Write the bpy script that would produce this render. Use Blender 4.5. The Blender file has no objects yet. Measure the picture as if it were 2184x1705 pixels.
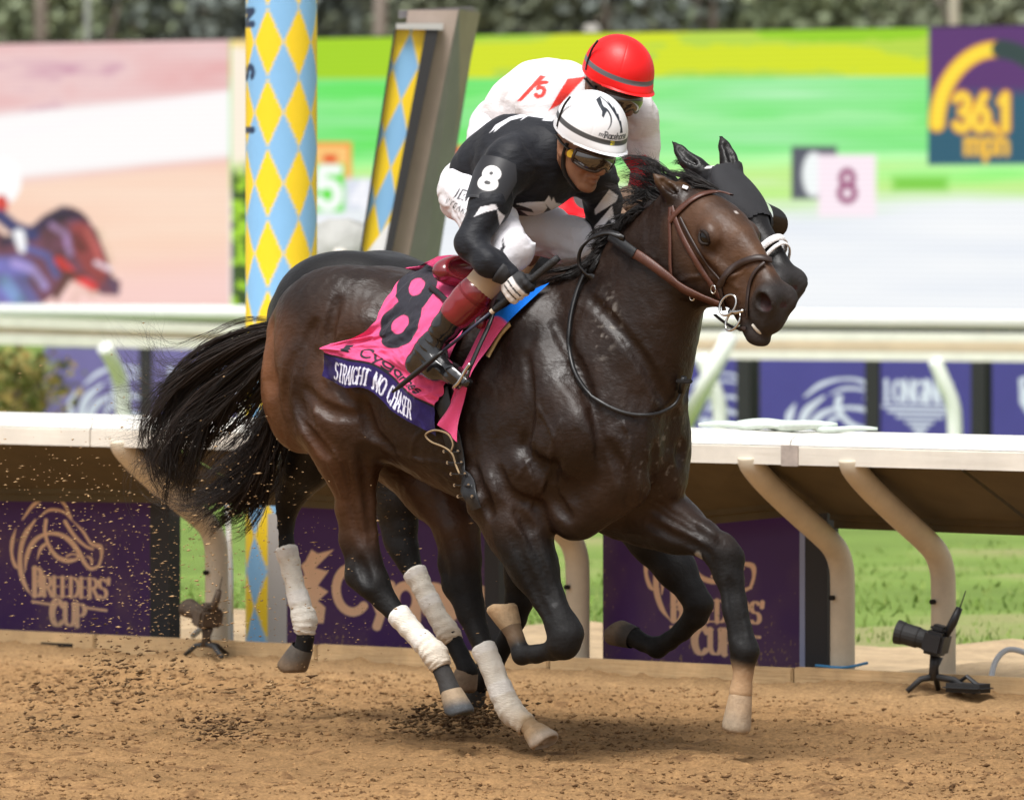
import bpy, bmesh, math, random
import numpy as np
from mathutils import Matrix, Vector
random.seed(7); rng = np.random.default_rng(7)
R = math.radians
sc = bpy.context.scene
COL = sc.collection
# ------------------------------------------------------------------ camera, sky, sun, exposure
FPX, CX, HY, HCAM = 16987.0, 1092.0, 436.0, 1.86      # focal length and principal row in 2184 px units, eye height
cam_d = bpy.data.cameras.new("camera"); cam = bpy.data.objects.new("camera", cam_d); COL.objects.link(cam)
cam.location = (0, 0, HCAM); cam.rotation_euler = (R(90), 0, 0)
cam_d.sensor_width = 36; cam_d.lens = FPX * 36 / 2184
cam_d.shift_y = -(852.5 - HY) / 2184
cam_d.clip_start = 1; cam_d.clip_end = 3000
cam_d.dof.use_dof = True; cam_d.dof.focus_distance = 26.75; cam_d.dof.aperture_fstop = 5.6
sc.camera = cam
SUN_EL, SUN_AZ = R(64), R(205)         # azimuth clockwise from +Y; behind the camera, a little to its left
world = bpy.data.worlds.new("World"); sc.world = world; world.use_nodes = True
wn = world.node_tree; wn.nodes.clear()
sky = wn.nodes.new("ShaderNodeTexSky"); sky.sky_type = 'NISHITA'; sky.sun_disc = False
sky.sun_elevation = SUN_EL; sky.sun_rotation = SUN_AZ; sky.air_density = 1.0; sky.dust_density = 4.0; sky.ozone_density = 1.0
hs = wn.nodes.new("ShaderNodeHueSaturation"); hs.inputs['Saturation'].default_value = 0.22   # overcast: grey-white cloud light
bg = wn.nodes.new("ShaderNodeBackground"); bg.inputs['Strength'].default_value = 0.11
wo = wn.nodes.new("ShaderNodeOutputWorld")
wn.links.new(sky.outputs[0], hs.inputs['Color']); wn.links.new(hs.outputs[0], bg.inputs[0]); wn.links.new(bg.outputs[0], wo.inputs[0])
sun_d = bpy.data.lights.new("sun", 'SUN'); sun_d.energy = 2.4; sun_d.angle = R(28); sun_d.color = (1, .98, .95)
sun = bpy.data.objects.new("sun", sun_d); COL.objects.link(sun)
sun.rotation_euler = Vector((-math.sin(SUN_AZ) * math.cos(SUN_EL), -math.cos(SUN_AZ) * math.cos(SUN_EL), -math.sin(SUN_EL))).to_track_quat('-Z', 'Y').to_euler()
sc.view_settings.view_transform = 'Standard'; sc.view_settings.look = 'None'; sc.view_settings.exposure = 0.60; sc.view_settings.gamma = 1
sc.view_settings.use_curve_mapping = False
sc.render.engine = 'CYCLES'; sc.cycles.max_bounces = 6; sc.cycles.diffuse_bounces = 3

# ------------------------------------------------------------------ frames: the horses run along FW, LF is their left (away from the camera)
TH = R(40)
FW = np.array([math.cos(TH), -math.sin(TH)]); LF = np.array([math.sin(TH), math.cos(TH)])
D0 = HCAM * FPX / (1600 - HY)
C0 = np.array([(1150 - CX) / FPX * D0, D0]) - 0.12 * LF            # origin of the near horse
C1 = C0 + 0.80 * LF - 0.58 * FW; Z1 = 0.045                         # origin of the far horse
RO = np.array([-2.14, 33.29])                                       # a point on the inside kerb
def ray_plane(u, v, C, ang, l, z0=0.0):
    """where the sight line (u, v) meets the vertical plane at lateral offset l of the frame (C, heading ang)"""
    f = np.array([math.cos(ang), -math.sin(ang)]); n = np.array([math.sin(ang), math.cos(ang)])
    t = (u - CX) / FPX; B = C + l * n
    a = (t * B[1] - B[0]) / (f[0] - t * f[1]); d = B[1] + a * f[1]
    return np.array([a, l, HCAM - (v - HY) / FPX * d - z0])
def hp(u, v, s): return ray_plane(u, v, C0, TH, -s)                 # near-horse frame; s = metres towards the camera side
def hq(u, v, s): return ray_plane(u, v, C1, TH, -s, Z1)             # far-horse frame
def rp(u, v, n): return ray_plane(u, v, RO, TH, n)                  # rail frame: (along, back, up)
def rail(t, n, z): p = RO + t * FW + n * LF; return (p[0], p[1], z)

# ------------------------------------------------------------------ scene-graph helpers
def tag(o, label=None, cat=None, group=None, kind=None):
    if label: o["label"] = label
    if cat: o["category"] = cat
    if group: o["group"] = group
    if kind: o["kind"] = kind
    return o
def empty(name, loc=(0, 0, 0), rz=0.0, label=None, cat=None, group=None):
    o = bpy.data.objects.new(name, None); COL.objects.link(o); o.location = loc; o.rotation_euler = (0, 0, rz)
    o.empty_display_size = .1
    return tag(o, label, cat, group)
def mkmesh(name, V, Fc, mat=None, parent=None, col=None, smooth=True, mats=None, midx=None):
    V = np.asarray(V, dtype=np.float32).reshape(-1, 3)
    me = bpy.data.meshes.new(name)
    if isinstance(Fc, np.ndarray):
        k = Fc.shape[1]; n = len(Fc)
        me.vertices.add(len(V)); me.vertices.foreach_set('co', V.ravel())
        me.loops.add(n * k); me.loops.foreach_set('vertex_index', Fc.astype(np.int32).ravel())
        me.polygons.add(n); me.polygons.foreach_set('loop_start', np.arange(0, n * k, k, dtype=np.int32))
        me.update(calc_edges=True)
    else:
        me.from_pydata(V.tolist(), [], Fc); me.update()
    if smooth: me.polygons.foreach_set('use_smooth', np.ones(len(me.polygons), dtype=bool))
    if col is not None:
        col = np.asarray(col); c = np.ones((len(V), 4), dtype=np.float32); c[:, :col.shape[1]] = np.clip(col, 0, 4)
        at = me.color_attributes.new('Col', 'FLOAT_COLOR', 'POINT'); at.data.foreach_set('color', c.ravel())
    for m in (mats or [mat]):
        if m: me.materials.append(m)
    if midx is not None: me.polygons.foreach_set('material_index', np.asarray(midx, dtype=np.int32))
    me.update()
    o = bpy.data.objects.new(name, me); COL.objects.link(o)
    if parent: o.parent = parent
    return o
class MB:
    """collects boxes, tubes and prisms into one mesh"""
    def __init__(s): s.v = []; s.f = []
    def add(s, V, Fc):
        b = len(s.v); s.v += [tuple(map(float, p)) for p in V]; s.f += [tuple(b + int(i) for i in q) for q in Fc]; return s
    def box(s, lo, hi):
        x0, y0, z0 = lo; x1, y1, z1 = hi
        return s.add([(x0,y0,z0),(x1,y0,z0),(x1,y1,z0),(x0,y1,z0),(x0,y0,z1),(x1,y0,z1),(x1,y1,z1),(x0,y1,z1)],
                     [(0,3,2,1),(4,5,6,7),(0,1,5,4),(1,2,6,5),(2,3,7,6),(3,0,4,7)])
    def bevbox(s, lo, hi, b=.01):
        bm = bmesh.new(); bmesh.ops.create_cube(bm, size=1)
        for v in bm.verts:
            v.co = Vector([(lo[i] + hi[i]) / 2 + v.co[i] * (hi[i] - lo[i]) for i in range(3)])
        bmesh.ops.bevel(bm, geom=bm.edges[:] , offset=b, segments=2, affect='EDGES')
        bm.verts.index_update(); s.add([v.co for v in bm.verts], [[v.index for v in f.verts] for f in bm.faces]); bm.free(); return s
    def tube(s, P, r, n=10, cap=True, flat=1.0):
        P = np.asarray(P, float); r = np.broadcast_to(np.asarray(r, float), (len(P),))
        T = np.gradient(P, axis=0); T /= np.linalg.norm(T, axis=1)[:, None] + 1e-9
        up = np.array([0, 0, 1.]) if abs(T[0, 2]) < .9 else np.array([1., 0, 0])
        rings = []
        for i in range(len(P)):
            A = np.cross(T[i], up); A /= np.linalg.norm(A) + 1e-9; B = np.cross(T[i], A); up = -B if i else up
            up = np.cross(A, T[i])
            for k in range(n):
                q = 2 * math.pi * k / n
                rings.append(P[i] + r[i] * (math.cos(q) * A + flat * math.sin(q) * B))
        Fc = [(i*n+k, i*n+(k+1) % n, (i+1)*n+(k+1) % n, (i+1)*n+k) for i in range(len(P)-1) for k in range(n)]
        if cap: Fc += [tuple(range(n))[::-1], tuple((len(P)-1)*n+k for k in range(n))]
        return s.add(rings, Fc)
    def prism(s, prof, y0, y1, ax='xz'):
        """profile polygon (p, q) extruded along the third axis"""
        n = len(prof)
        def pt(p, q, w): return {'xz': (p, w, q), 'yz': (w, p, q), 'xy': (p, q, w)}[ax]
        return s.add([pt(p, q, y0) for p, q in prof] + [pt(p, q, y1) for p, q in prof],
                     [tuple(range(n)), tuple(range(2*n-1, n-1, -1))] + [(i, n+i, n+(i+1) % n, (i+1) % n) for i in range(n)])
    def build(s, name, mat, parent=None, smooth=False, col=None):
        o = mkmesh(name, s.v, s.f, mat, parent, col=col, smooth=smooth)
        bm = bmesh.new(); bm.from_mesh(o.data); bmesh.ops.recalc_face_normals(bm, faces=bm.faces); bm.to_mesh(o.data); bm.free()
        return o
def spline(P, n):
    """Catmull-Rom through rows of P, n samples"""
    P = np.asarray(P, float); m = len(P)
    if m == 2: return P[0] + (P[1] - P[0]) * np.linspace(0, 1, n)[:, None]
    Q = np.vstack([2*P[0]-P[1], P, 2*P[-1]-P[-2]]); t = np.linspace(0, m-1-1e-6, n); i = t.astype(int); x = (t-i)[:, None]
    a, b, c, d = Q[i], Q[i+1], Q[i+2], Q[i+3]
    return .5*((2*b) + (c-a)*x + (2*a-5*b+4*c-d)*x**2 + (3*b-a-3*c+d)*x**3)

# ------------------------------------------------------------------ materials
def NT(name):
    m = bpy.data.materials.new(name); m.use_nodes = True
    nt = m.node_tree; b = nt.nodes.get('Principled BSDF'); return m, nt, b
def mat(name, color=(.5, .5, .5), rough=.5, spec=.5, attr=False, var=.0, vscale=8, bump=0., bscale=60, metal=0., coat=0., sheen=0., bstretch=None, emit=None, rvar=0.):
    m, nt, b = NT(name); L = nt.links.new; N = nt.nodes.new
    b.inputs['Roughness'].default_value = rough; b.inputs['Specular IOR Level'].default_value = spec; b.inputs['Metallic'].default_value = metal
    b.inputs['Coat Weight'].default_value = coat; b.inputs['Coat Roughness'].default_value = .12
    if sheen: b.inputs['Sheen Weight'].default_value = sheen; b.inputs['Sheen Roughness'].default_value = .4
    tc = N('ShaderNodeTexCoord')
    if attr:
        a = N('ShaderNodeAttribute'); a.attribute_name = 'Col'; src = a.outputs['Color']
    else:
        c = N('ShaderNodeRGB'); c.outputs[0].default_value = (*color, 1); src = c.outputs[0]
    if var:
        no = N('ShaderNodeTexNoise'); no.inputs['Scale'].default_value = vscale; no.inputs['Detail'].default_value = 6; no.inputs['Roughness'].default_value = .65
        L(tc.outputs['Object'], no.inputs['Vector'])
        mr = N('ShaderNodeMapRange'); mr.inputs[1].default_value = .25; mr.inputs[2].default_value = .75; mr.inputs[3].default_value = 1 - var; mr.inputs[4].default_value = 1 + var
        L(no.outputs[0], mr.inputs[0])
        mx = N('ShaderNodeMix'); mx.data_type = 'RGBA'; mx.blend_type = 'MULTIPLY'; mx.inputs[0].default_value = 1
        L(src, mx.inputs[6]); L(mr.outputs[0], mx.inputs[7]); src = mx.outputs[2]
        if rvar:
            m2 = N('ShaderNodeMapRange'); m2.inputs[1].default_value = .3; m2.inputs[2].default_value = .7; m2.inputs[3].default_value = rough - rvar; m2.inputs[4].default_value = rough + rvar
            L(no.outputs[0], m2.inputs[0]); L(m2.outputs[0], b.inputs['Roughness'])
    L(src, b.inputs['Base Color'])
    if bump:
        n2 = N('ShaderNodeTexNoise'); n2.inputs['Scale'].default_value = bscale; n2.inputs['Detail'].default_value = 5
        vec = tc.outputs['Object']
        if bstretch:
            mp = N('ShaderNodeMapping'); mp.inputs['Scale'].default_value = bstretch; L(vec, mp.inputs[0]); vec = mp.outputs[0]
        L(vec, n2.inputs['Vector'])
        bp = N('ShaderNodeBump'); bp.inputs['Strength'].default_value = 1; bp.inputs['Distance'].default_value = bump
        L(n2.outputs[0], bp.inputs['Height']); L(bp.outputs[0], b.inputs['Normal'])
    if emit is not None:
        L(src, b.inputs['Emission Color']); b.inputs['Emission Strength'].default_value = emit
    return m

# ------------------------------------------------------------------ value noise (for shapes) and 2-D print painting
def vnoise(P, seed=0):
    P = np.asarray(P, np.float32); i = np.floor(P).astype(np.int64); f = P - i; f = f*f*(3-2*f)
    def h(ix):
        n = ix[..., 0]*73856093 ^ ix[..., 1]*19349663 ^ ix[..., 2]*83492791 ^ (seed*2654435 + 97)
        n = (n ^ (n >> 13)) * 1274126177 & 0x7fffffff; n = (n ^ (n >> 16)) * 668265263 & 0x7fffffff
        return ((n >> 8) & 0xffff) / 65535.0
    out = 0
    for dx in (0, 1):
        for dy in (0, 1):
            for dz in (0, 1):
                w = (f[..., 0] if dx else 1-f[..., 0])*(f[..., 1] if dy else 1-f[..., 1])*(f[..., 2] if dz else 1-f[..., 2])
                out = out + w*h(i + np.array([dx, dy, dz]))
    return out*2-1
def fbm(P, o=4, seed=0, g=.5):
    P = np.asarray(P, np.float32); s = 0; a = 1
    for k in range(o): s = s + a*vnoise(P*(2**k) + 17.3*k, seed+k); a *= g
    return s
def segd(X, Y, p, q):
    dx, dy = q[0]-p[0], q[1]-p[1]; t = np.clip(((X-p[0])*dx+(Y-p[1])*dy)/(dx*dx+dy*dy+1e-12), 0, 1)
    return np.hypot(X-p[0]-t*dx, Y-p[1]-t*dy), t
def stroke(X, Y, P, w, aa):
    """coverage of a polyline of half width w (one value, or one per point)"""
    w = np.broadcast_to(np.asarray(w, float), (len(P),)); m = np.zeros_like(X)
    for i in range(len(P)-1):
        d, t = segd(X, Y, P[i], P[i+1]); ww = w[i]+(w[i+1]-w[i])*t
        m = np.maximum(m, np.clip((ww-d)/aa+.5, 0, 1))
    return m
def poly(X, Y, P, aa):
    ins = np.zeros(X.shape, bool); d = np.full(X.shape, 1e9); n = len(P)
    for i in range(n):
        (x0, y0), (x1, y1) = P[i], P[(i+1) % n]
        c = ((y0 > Y) != (y1 > Y)) & (X < (x1-x0)*(Y-y0)/((y1-y0) if y1 != y0 else 1e-9)+x0); ins ^= c
        d = np.minimum(d, segd(X, Y, (x0, y0), (x1, y1))[0])
    return np.clip(np.where(ins, d, -d)/aa+.5, 0, 1)
def arc(cx, cy, rx, ry, a0, a1, n=14):
    t = np.radians(np.linspace(a0, a1, n)); return [(cx+rx*math.cos(x), cy+ry*math.sin(x)) for x in t]
GL = {  # stroke letters on a cap height of 1: advance width, strokes
 'A': (.78, [[(0.02,0),(.37,1),(.72,0)],[(.15,.35),(.59,.35)]]), 'B': (.68, [[(.08,0),(.08,1)],[(.08,1),(.3,1)]+arc(.3,.76,.26,.24,90,-90)+[(.08,.52)],[(.08,.52),(.32,.52)]+arc(.32,.26,.3,.26,90,-90)+[(.08,0)]]),
 'C': (.76, [arc(.42,.5,.37,.5,45,315,22)]), 'D': (.76, [[(.08,0),(.08,1)],[(.08,1),(.28,1)]+arc(.28,.5,.4,.5,90,-90)+[(.08,0)]]),
 'E': (.62, [[(.08,0),(.08,1)],[(.08,1),(.55,1)],[(.08,.52),(.46,.52)],[(.08,0),(.57,0)]]), 'F': (.58, [[(.08,0),(.08,1)],[(.08,1),(.55,1)],[(.08,.52),(.46,.52)]]),
 'G': (.8, [arc(.42,.5,.37,.5,48,345,22),[(.5,.45),(.78,.45)],[(.76,.45),(.76,.05)]]), 'H': (.78, [[(.08,0),(.08,1)],[(.7,0),(.7,1)],[(.08,.52),(.7,.52)]]),
 'I': (.2, [[(.1,0),(.1,1)]]), 'J': (.5, [[(.4,1),(.4,.25)]+arc(.2,.25,.2,.25,0,-160,8)]), 'K': (.7, [[(.08,0),(.08,1)],[(.08,.4),(.62,1)],[(.25,.58),(.68,0)]]),
 'L': (.6, [[(.08,0),(.08,1)],[(.08,0),(.55,0)]]), 'M': (.95, [[(.08,0),(.08,1),(.46,.15),(.86,1),(.86,0)]]), 'N': (.8, [[(.08,0),(.08,1),(.72,0),(.72,1)]]),
 'O': (.84, [arc(.42,.5,.37,.5,0,360,26)]), 'P': (.66, [[(.08,0),(.08,1)],[(.08,1),(.32,1)]+arc(.32,.74,.28,.26,90,-90)+[(.08,.48)]]),
 'R': (.74, [[(.08,0),(.08,1)],[(.08,1),(.32,1)]+arc(.32,.74,.28,.26,90,-90)+[(.08,.48)],[(.34,.48),(.7,0)]]),
 'S': (.64, [arc(.32,.75,.25,.25,40,270,14)+arc(.32,.25,.27,.25,90,-140,14)]), 'T': (.72, [[(.36,0),(.36,1)],[(.02,1),(.7,1)]]),
 'U': (.76, [[(.08,1),(.08,.3)]+arc(.38,.3,.3,.3,180,360,14)+[(.68,1)]]), 'V': (.74, [[(.02,1),(.37,0),(.72,1)]]), 'Y': (.72, [[(.02,1),(.36,.48),(.7,1)],[(.36,.48),(.36,0)]]),
 'a': (.6, [arc(.28,.32,.24,.32,0,360,20),[(.52,.64),(.52,0)]]), 'c': (.56, [arc(.3,.32,.25,.32,45,315,16)]), 'e': (.6, [[(.05,.34),(.53,.34)]+arc(.29,.32,.25,.32,5,310,18)]),
 'g': (.62, [arc(.28,.32,.24,.32,0,360,20),[(.52,.64),(.52,-.1)]+arc(.28,-.1,.24,.2,0,-150,10)]), 'h': (.58, [[(.07,0),(.07,1)],[(.07,.35)]+arc(.28,.38,.21,.26,170,0,10)+[(.49,0)]]),
 'm': (.9, [[(.07,0),(.07,.64)],[(.07,.4)]+arc(.26,.42,.18,.22,170,0,10)+[(.44,0)],[(.44,.4)]+arc(.63,.42,.18,.22,170,0,10)+[(.81,0)]]),
 'o': (.62, [arc(.3,.32,.25,.32,0,360,22)]), 'r': (.4, [[(.07,0),(.07,.64)],[(.07,.35)]+arc(.27,.38,.2,.26,170,60,8)]), 's': (.5, [arc(.25,.48,.18,.16,40,270,10)+arc(.25,.16,.2,.16,90,-140,10)]),
 'y': (.56, [[(.03,.64),(.28,.02)],[(.52,.64),(.2,-.3)]]), 'p': (.6, [[(.07,-.3),(.07,.64)],arc(.31,.32,.24,.32,0,360,20)]),
 '1': (.45, [[(.08,.8),(.26,1),(.26,0)]]), '2': (.66, [arc(.33,.7,.27,.3,160,-30,12)+[(.06,0),(.62,0)]]), '3': (.64, [arc(.3,.75,.25,.25,150,-90,12),arc(.3,.26,.28,.26,90,-150,12)]),
 '4': (.68, [[(.5,0),(.5,1),(.04,.28),(.66,.28)]]), '5': (.64, [[(.56,1),(.14,1),(.1,.55)]+arc(.3,.32,.27,.32,120,-150,14)]), '6': (.66, [[(.5,1),(.12,.5)],arc(.33,.3,.27,.3,0,360,22)]),
 '7': (.6, [[(.04,1),(.58,1),(.22,0)]]), '8': (.66, [arc(.33,.75,.22,.25,0,360,20),arc(.33,.25,.28,.26,0,360,22)]), '.': (.24, [[(.1,0),(.1,.03)]]), "'": (.2, [[(.1,1),(.07,.78)]]), ' ': (.4, []),
}
def text(X, Y, s, x0, y0, h, w, aa, serif=False, sx=1.0, align='l', gap=0.1, slant=0.0):
    """coverage of a line of writing; h cap height, w half stroke width relative to h"""
    tot = sum(GL[c][0]+gap for c in s)*h*sx
    x = x0 - (tot/2 if align == 'c' else 0); m = np.zeros_like(X)
    for c in s:
        adv, S = GL[c]; near = (X > x-.3*h) & (X < x+(adv*sx+.3)*h+abs(slant)*h) & (Y > y0-.5*h) & (Y < y0+1.3*h)
        if near.any():
            xs, ys = X[near], Y[near]; mm = np.zeros_like(xs)
            for P in S:
                Q = [(x+(p[0]*sx+slant*p[1])*h, y0+p[1]*h) for p in P]
                for i in range(len(Q)-1):
                    d, t = segd(xs, ys, Q[i], Q[i+1]); L = math.hypot(Q[i+1][0]-Q[i][0], Q[i+1][1]-Q[i][1])+1e-9
                    k = abs(Q[i+1][1]-Q[i][1])/L; ww = w*h*((.42+.85*k**1.5) if serif else 1)
                    mm = np.maximum(mm, np.clip((ww-d)/aa+.5, 0, 1))
                if serif:
                    for e in (0, -1):
                        if abs(P[0][0]-P[-1][0])+abs(P[0][1]-P[-1][1]) < .05 and len(P) > 3: continue
                        y = P[e][1]
                        if (y < .02 or y > .98 ) and abs(P[e][1]-P[1 if e == 0 else -2][1]) > .3:
                            q = Q[e]; d, _ = segd(xs, ys, (q[0]-.15*h*sx, q[1]), (q[0]+.15*h*sx, q[1])); mm = np.maximum(mm, np.clip((w*.45*h-d)/aa+.5, 0, 1))
            m[near] = np.maximum(m[near], mm)
        x += (adv*sx+gap*sx)*h
    return m
def lay(C, m, col):
    m = m[..., None]; return C*(1-m)+np.array(col)*m
def lin(r, g, b):
    return tuple(((c/255)/12.92 if c/255 <= .04045 else (((c/255)+.055)/1.055)**2.4) for c in (r, g, b))
def gridfaces(nu, nv):
    i = np.arange(nu*nv).reshape(nv, nu)
    return np.stack([i[:-1, :-1], i[:-1, 1:], i[1:, 1:], i[1:, :-1]], -1).reshape(-1, 4)

# ------------------------------------------------------------------ implicit modelling: smooth unions of muscles and bones on a voxel grid, meshed by surface nets
class SDF:
    def __init__(s, lo, hi, vox):
        s.lo = np.array(lo, np.float32); s.vox = vox; s.n = np.ceil((np.array(hi)-s.lo)/vox).astype(int)+1
        s.g = np.full(tuple(s.n), 1.0, np.float32)
    def _reg(s, lo, hi):
        a = np.clip(np.floor((np.array(lo)-s.lo)/s.vox).astype(int), 0, s.n-1); b = np.clip(np.ceil((np.array(hi)-s.lo)/s.vox).astype(int)+1, 1, s.n)
        sl = tuple(slice(a[i], max(b[i], a[i]+1)) for i in range(3))
        ax = [s.lo[i]+s.vox*np.arange(sl[i].start, sl[i].stop, dtype=np.float32) for i in range(3)]
        return sl, np.meshgrid(*ax, indexing='ij', sparse=True)
    def put(s, fn, lo, hi, k=.03, sub=False):
        m = k+.02; sl, (X, Y, Z) = s._reg(np.array(lo)-m, np.array(hi)+m)
        d = fn(X, Y, Z); g = s.g[sl]
        if sub:
            d = -d; h = np.maximum(k-np.abs(g-d), 0)/k; s.g[sl] = np.maximum(g, d)+h*h*k*.25
        else:
            h = np.maximum(k-np.abs(g-d), 0)/k; s.g[sl] = np.minimum(g, d)-h*h*k*.25
    def cone(s, p, r1, q, r2, k=.03, sub=False):
        p = np.array(p, np.float32); q = np.array(q, np.float32); ba = q-p; l2 = float(ba@ba)+1e-12
        def fn(X, Y, Z):
            x, y, z = X-p[0], Y-p[1], Z-p[2]; t = np.clip((x*ba[0]+y*ba[1]+z*ba[2])/l2, 0, 1)
            return np.sqrt((x-t*ba[0])**2+(y-t*ba[1])**2+(z-t*ba[2])**2)-(r1+(r2-r1)*t)
        r = max(r1, r2); s.put(fn, np.minimum(p, q)-r, np.maximum(p, q)+r, k, sub)
    def chain(s, P, k=.03, sub=False):
        for a, b in zip(P[:-1], P[1:]): s.cone(a[:3], a[3], b[:3], b[3], k, sub)
    def ell(s, c, r, M=None, k=.03, sub=False):
        """ellipsoid, radii r along the rows of M"""
        M = np.eye(3) if M is None else np.asarray(M, float); c = np.array(c, float)
        ext = np.sqrt(((M*np.array(r)[:, None])**2).sum(0))
        def fn(X, Y, Z):
            x, y, z = X-c[0], Y-c[1], Z-c[2]; a = 0; b = 0
            for i in range(3):
                w = (M[i, 0]*x+M[i, 1]*y+M[i, 2]*z)/r[i]; a = a+w*w; b = b+(w/r[i])**2
            a = np.sqrt(a); return a*(a-1)/(np.sqrt(b)+1e-6)
        s.put(fn, c-ext, c+ext, k, sub)
    def loft(s, S, k=.03, n=28, p=2.0, T=None, ext=.5):
        """sections (top x, top z, bottom x, bottom z, half width, lateral centre, egg); T maps grid points into the section frame"""
        S = spline(S, n).astype(np.float32); top = S[:, 0:2]; bot = S[:, 2:4]
        c = (top+bot)/2; dv = top-bot; h = np.linalg.norm(dv, axis=1)/2; dv = dv/(2*h[:, None]); nm = np.stack([dv[:, 1], -dv[:, 0]], -1)
        allp = np.vstack([top, bot]); lo = [allp[:, 0].min()-.03, -ext, allp[:, 1].min()-.03]; hi = [allp[:, 0].max()+.03, ext, allp[:, 1].max()+.03]
        if T is not None:
            cs = np.array([[x, y, z] for x in (lo[0], hi[0]) for y in (lo[1], hi[1]) for z in (lo[2], hi[2])])
            cs = (cs-T[1]) @ T[0]+T[1]; lo, hi = cs.min(0), cs.max(0)
        def fn(X, Y, Z):
            X, Y, Z = np.broadcast_arrays(X, Y, Z)
            if T is not None:
                x, y = X-T[1][0], Y-T[1][1]; A = T[0].astype(np.float32)
                X, Y, Z = A[0, 0]*x+A[0, 1]*y+T[1][0], A[1, 0]*x+A[1, 1]*y+T[1][1], Z
            t = np.zeros(X.shape, np.float32); dprev = (X-c[0, 0])*nm[0, 0]+(Z-c[0, 1])*nm[0, 1]; over = np.maximum(-dprev, 0)
            for i in range(1, n):
                dn = (X-c[i, 0])*nm[i, 0]+(Z-c[i, 1])*nm[i, 1]
                m = dprev >= 0; tt = np.clip(dprev/(dprev-dn+1e-7), 0, 1); tt = np.where(dn >= 0, 1, tt)
                t = np.where(m, i-1+tt, t); last = dn; dprev = dn
            over = np.maximum(over, np.where(t >= n-1.001, np.maximum(last, 0), 0))
            i = np.minimum(t.astype(np.int32), n-2); f = t-i
            def ip(a): return a[i]*(1-f)+a[i+1]*f
            hh = ip(h); v = ((X-ip(c[:, 0]))*ip(dv[:, 0])+(Z-ip(c[:, 1]))*ip(dv[:, 1]))/hh
            w = ip(S[:, 4])*(1-ip(S[:, 6])*np.clip(v, -1.2, 1.2)); q = (Y-ip(S[:, 5]))/w
            rr = (np.abs(v)**p+np.abs(q)**p)**(1/p)
            vv = (rr-1)*np.minimum(hh, w); return np.where(over > 0, np.maximum(vv, over), vv)
        s.put(fn, lo, hi, k)
    def val(s, P):
        q = (np.asarray(P)-s.lo)/s.vox; i = np.clip(np.floor(q).astype(int), 0, s.n-2); f = np.clip(q-i, 0, 1); o = 0
        for a in (0, 1):
            for b in (0, 1):
                for c in (0, 1):
                    o = o+s.g[i[..., 0]+a, i[..., 1]+b, i[..., 2]+c]*(f[..., 0] if a else 1-f[..., 0])*(f[..., 1] if b else 1-f[..., 1])*(f[..., 2] if c else 1-f[..., 2])
        return o
    def grad(s, P):
        e = s.vox*1.5; P = np.asarray(P, float)
        g = np.stack([s.val(P+np.eye(3)[i]*e)-s.val(P-np.eye(3)[i]*e) for i in range(3)], -1)
        return g/(np.linalg.norm(g, axis=-1, keepdims=True)+1e-9)
    def mesh(s, smooth=2):
        g = s.g; neg = g < 0
        c = [neg[a:neg.shape[0]-1+a, b:neg.shape[1]-1+b, d:neg.shape[2]-1+d] for a in (0, 1) for b in (0, 1) for d in (0, 1)]
        cnt = sum(x.astype(np.int8) for x in c); act = (cnt > 0) & (cnt < 8)
        I = np.argwhere(act); idx = np.full(act.shape, -1, np.int32); idx[act] = np.arange(len(I))
        off = np.array([(a, b, d) for a in (0, 1) for b in (0, 1) for d in (0, 1)])
        val = np.stack([g[I[:, 0]+o[0], I[:, 1]+o[1], I[:, 2]+o[2]] for o in off], -1)
        acc = np.zeros((len(I), 3), np.float32); num = np.zeros(len(I), np.float32)
        for e0 in range(8):
            for e1 in range(e0+1, 8):
                if abs(off[e0]-off[e1]).sum() != 1: continue
                v0, v1 = val[:, e0], val[:, e1]; m = (v0 < 0) != (v1 < 0); t = np.where(m, v0/(v0-v1+1e-12), 0)[:, None]
                acc += np.where(m[:, None], off[e0]+t*(off[e1]-off[e0]), 0); num += m
        V = s.lo+s.vox*(I+acc/num[:, None]); Q = []
        for ax in range(3):
            a = neg[tuple(slice(0, -1) if i == ax else slice(1, -1) for i in range(3))]
            b = neg[tuple(slice(1, None) if i == ax else slice(1, -1) for i in range(3))]
            for flip, msk in ((False, a & ~b), (True, ~a & b)):
                E = np.argwhere(msk); o1, o2 = [i for i in range(3) if i != ax]
                base = E.copy(); base[:, o1] += 1; base[:, o2] += 1
                def id_(d1, d2):
                    p = base.copy(); p[:, o1] += d1; p[:, o2] += d2; return idx[p[:, 0], p[:, 1], p[:, 2]]
                q = np.stack([id_(-1, -1), id_(0, -1), id_(0, 0), id_(-1, 0)], -1)
                if (ax == 1) != flip: q = q[:, ::-1]
                Q.append(q)
        Q = np.vstack(Q); Q = Q[(Q >= 0).all(1)]
        for _ in range(smooth):
            for lam in (.5, -.35):
                a0 = np.concatenate([Q[:, i] for i in range(4)]*2); b0 = np.concatenate([Q[:, (i+1) % 4] for i in range(4)]+[Q[:, (i+3) % 4] for i in range(4)])
                nn = np.bincount(a0, minlength=len(V)).astype(np.float32)+1e-6
                A = np.stack([np.bincount(a0, V[b0, i], minlength=len(V)) for i in range(3)], -1)/nn[:, None]
                V = (V+lam*(A-V)).astype(np.float32)
        return V, Q
def flip_ok(V, Q):
    a, b, c = V[Q[:, 0]], V[Q[:, 1]], V[Q[:, 2]]
    return Q if (np.einsum('ij,ij->i', a, np.cross(b, c)).sum() > 0) else Q[:, ::-1]
def sstep(x, a, b): t = np.clip((x-a)/(b-a), 0, 1); return t*t*(3-2*t)
def mix(a, b, t): return a*(1-t[:, None])+np.array(b)*t[:, None]
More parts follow.
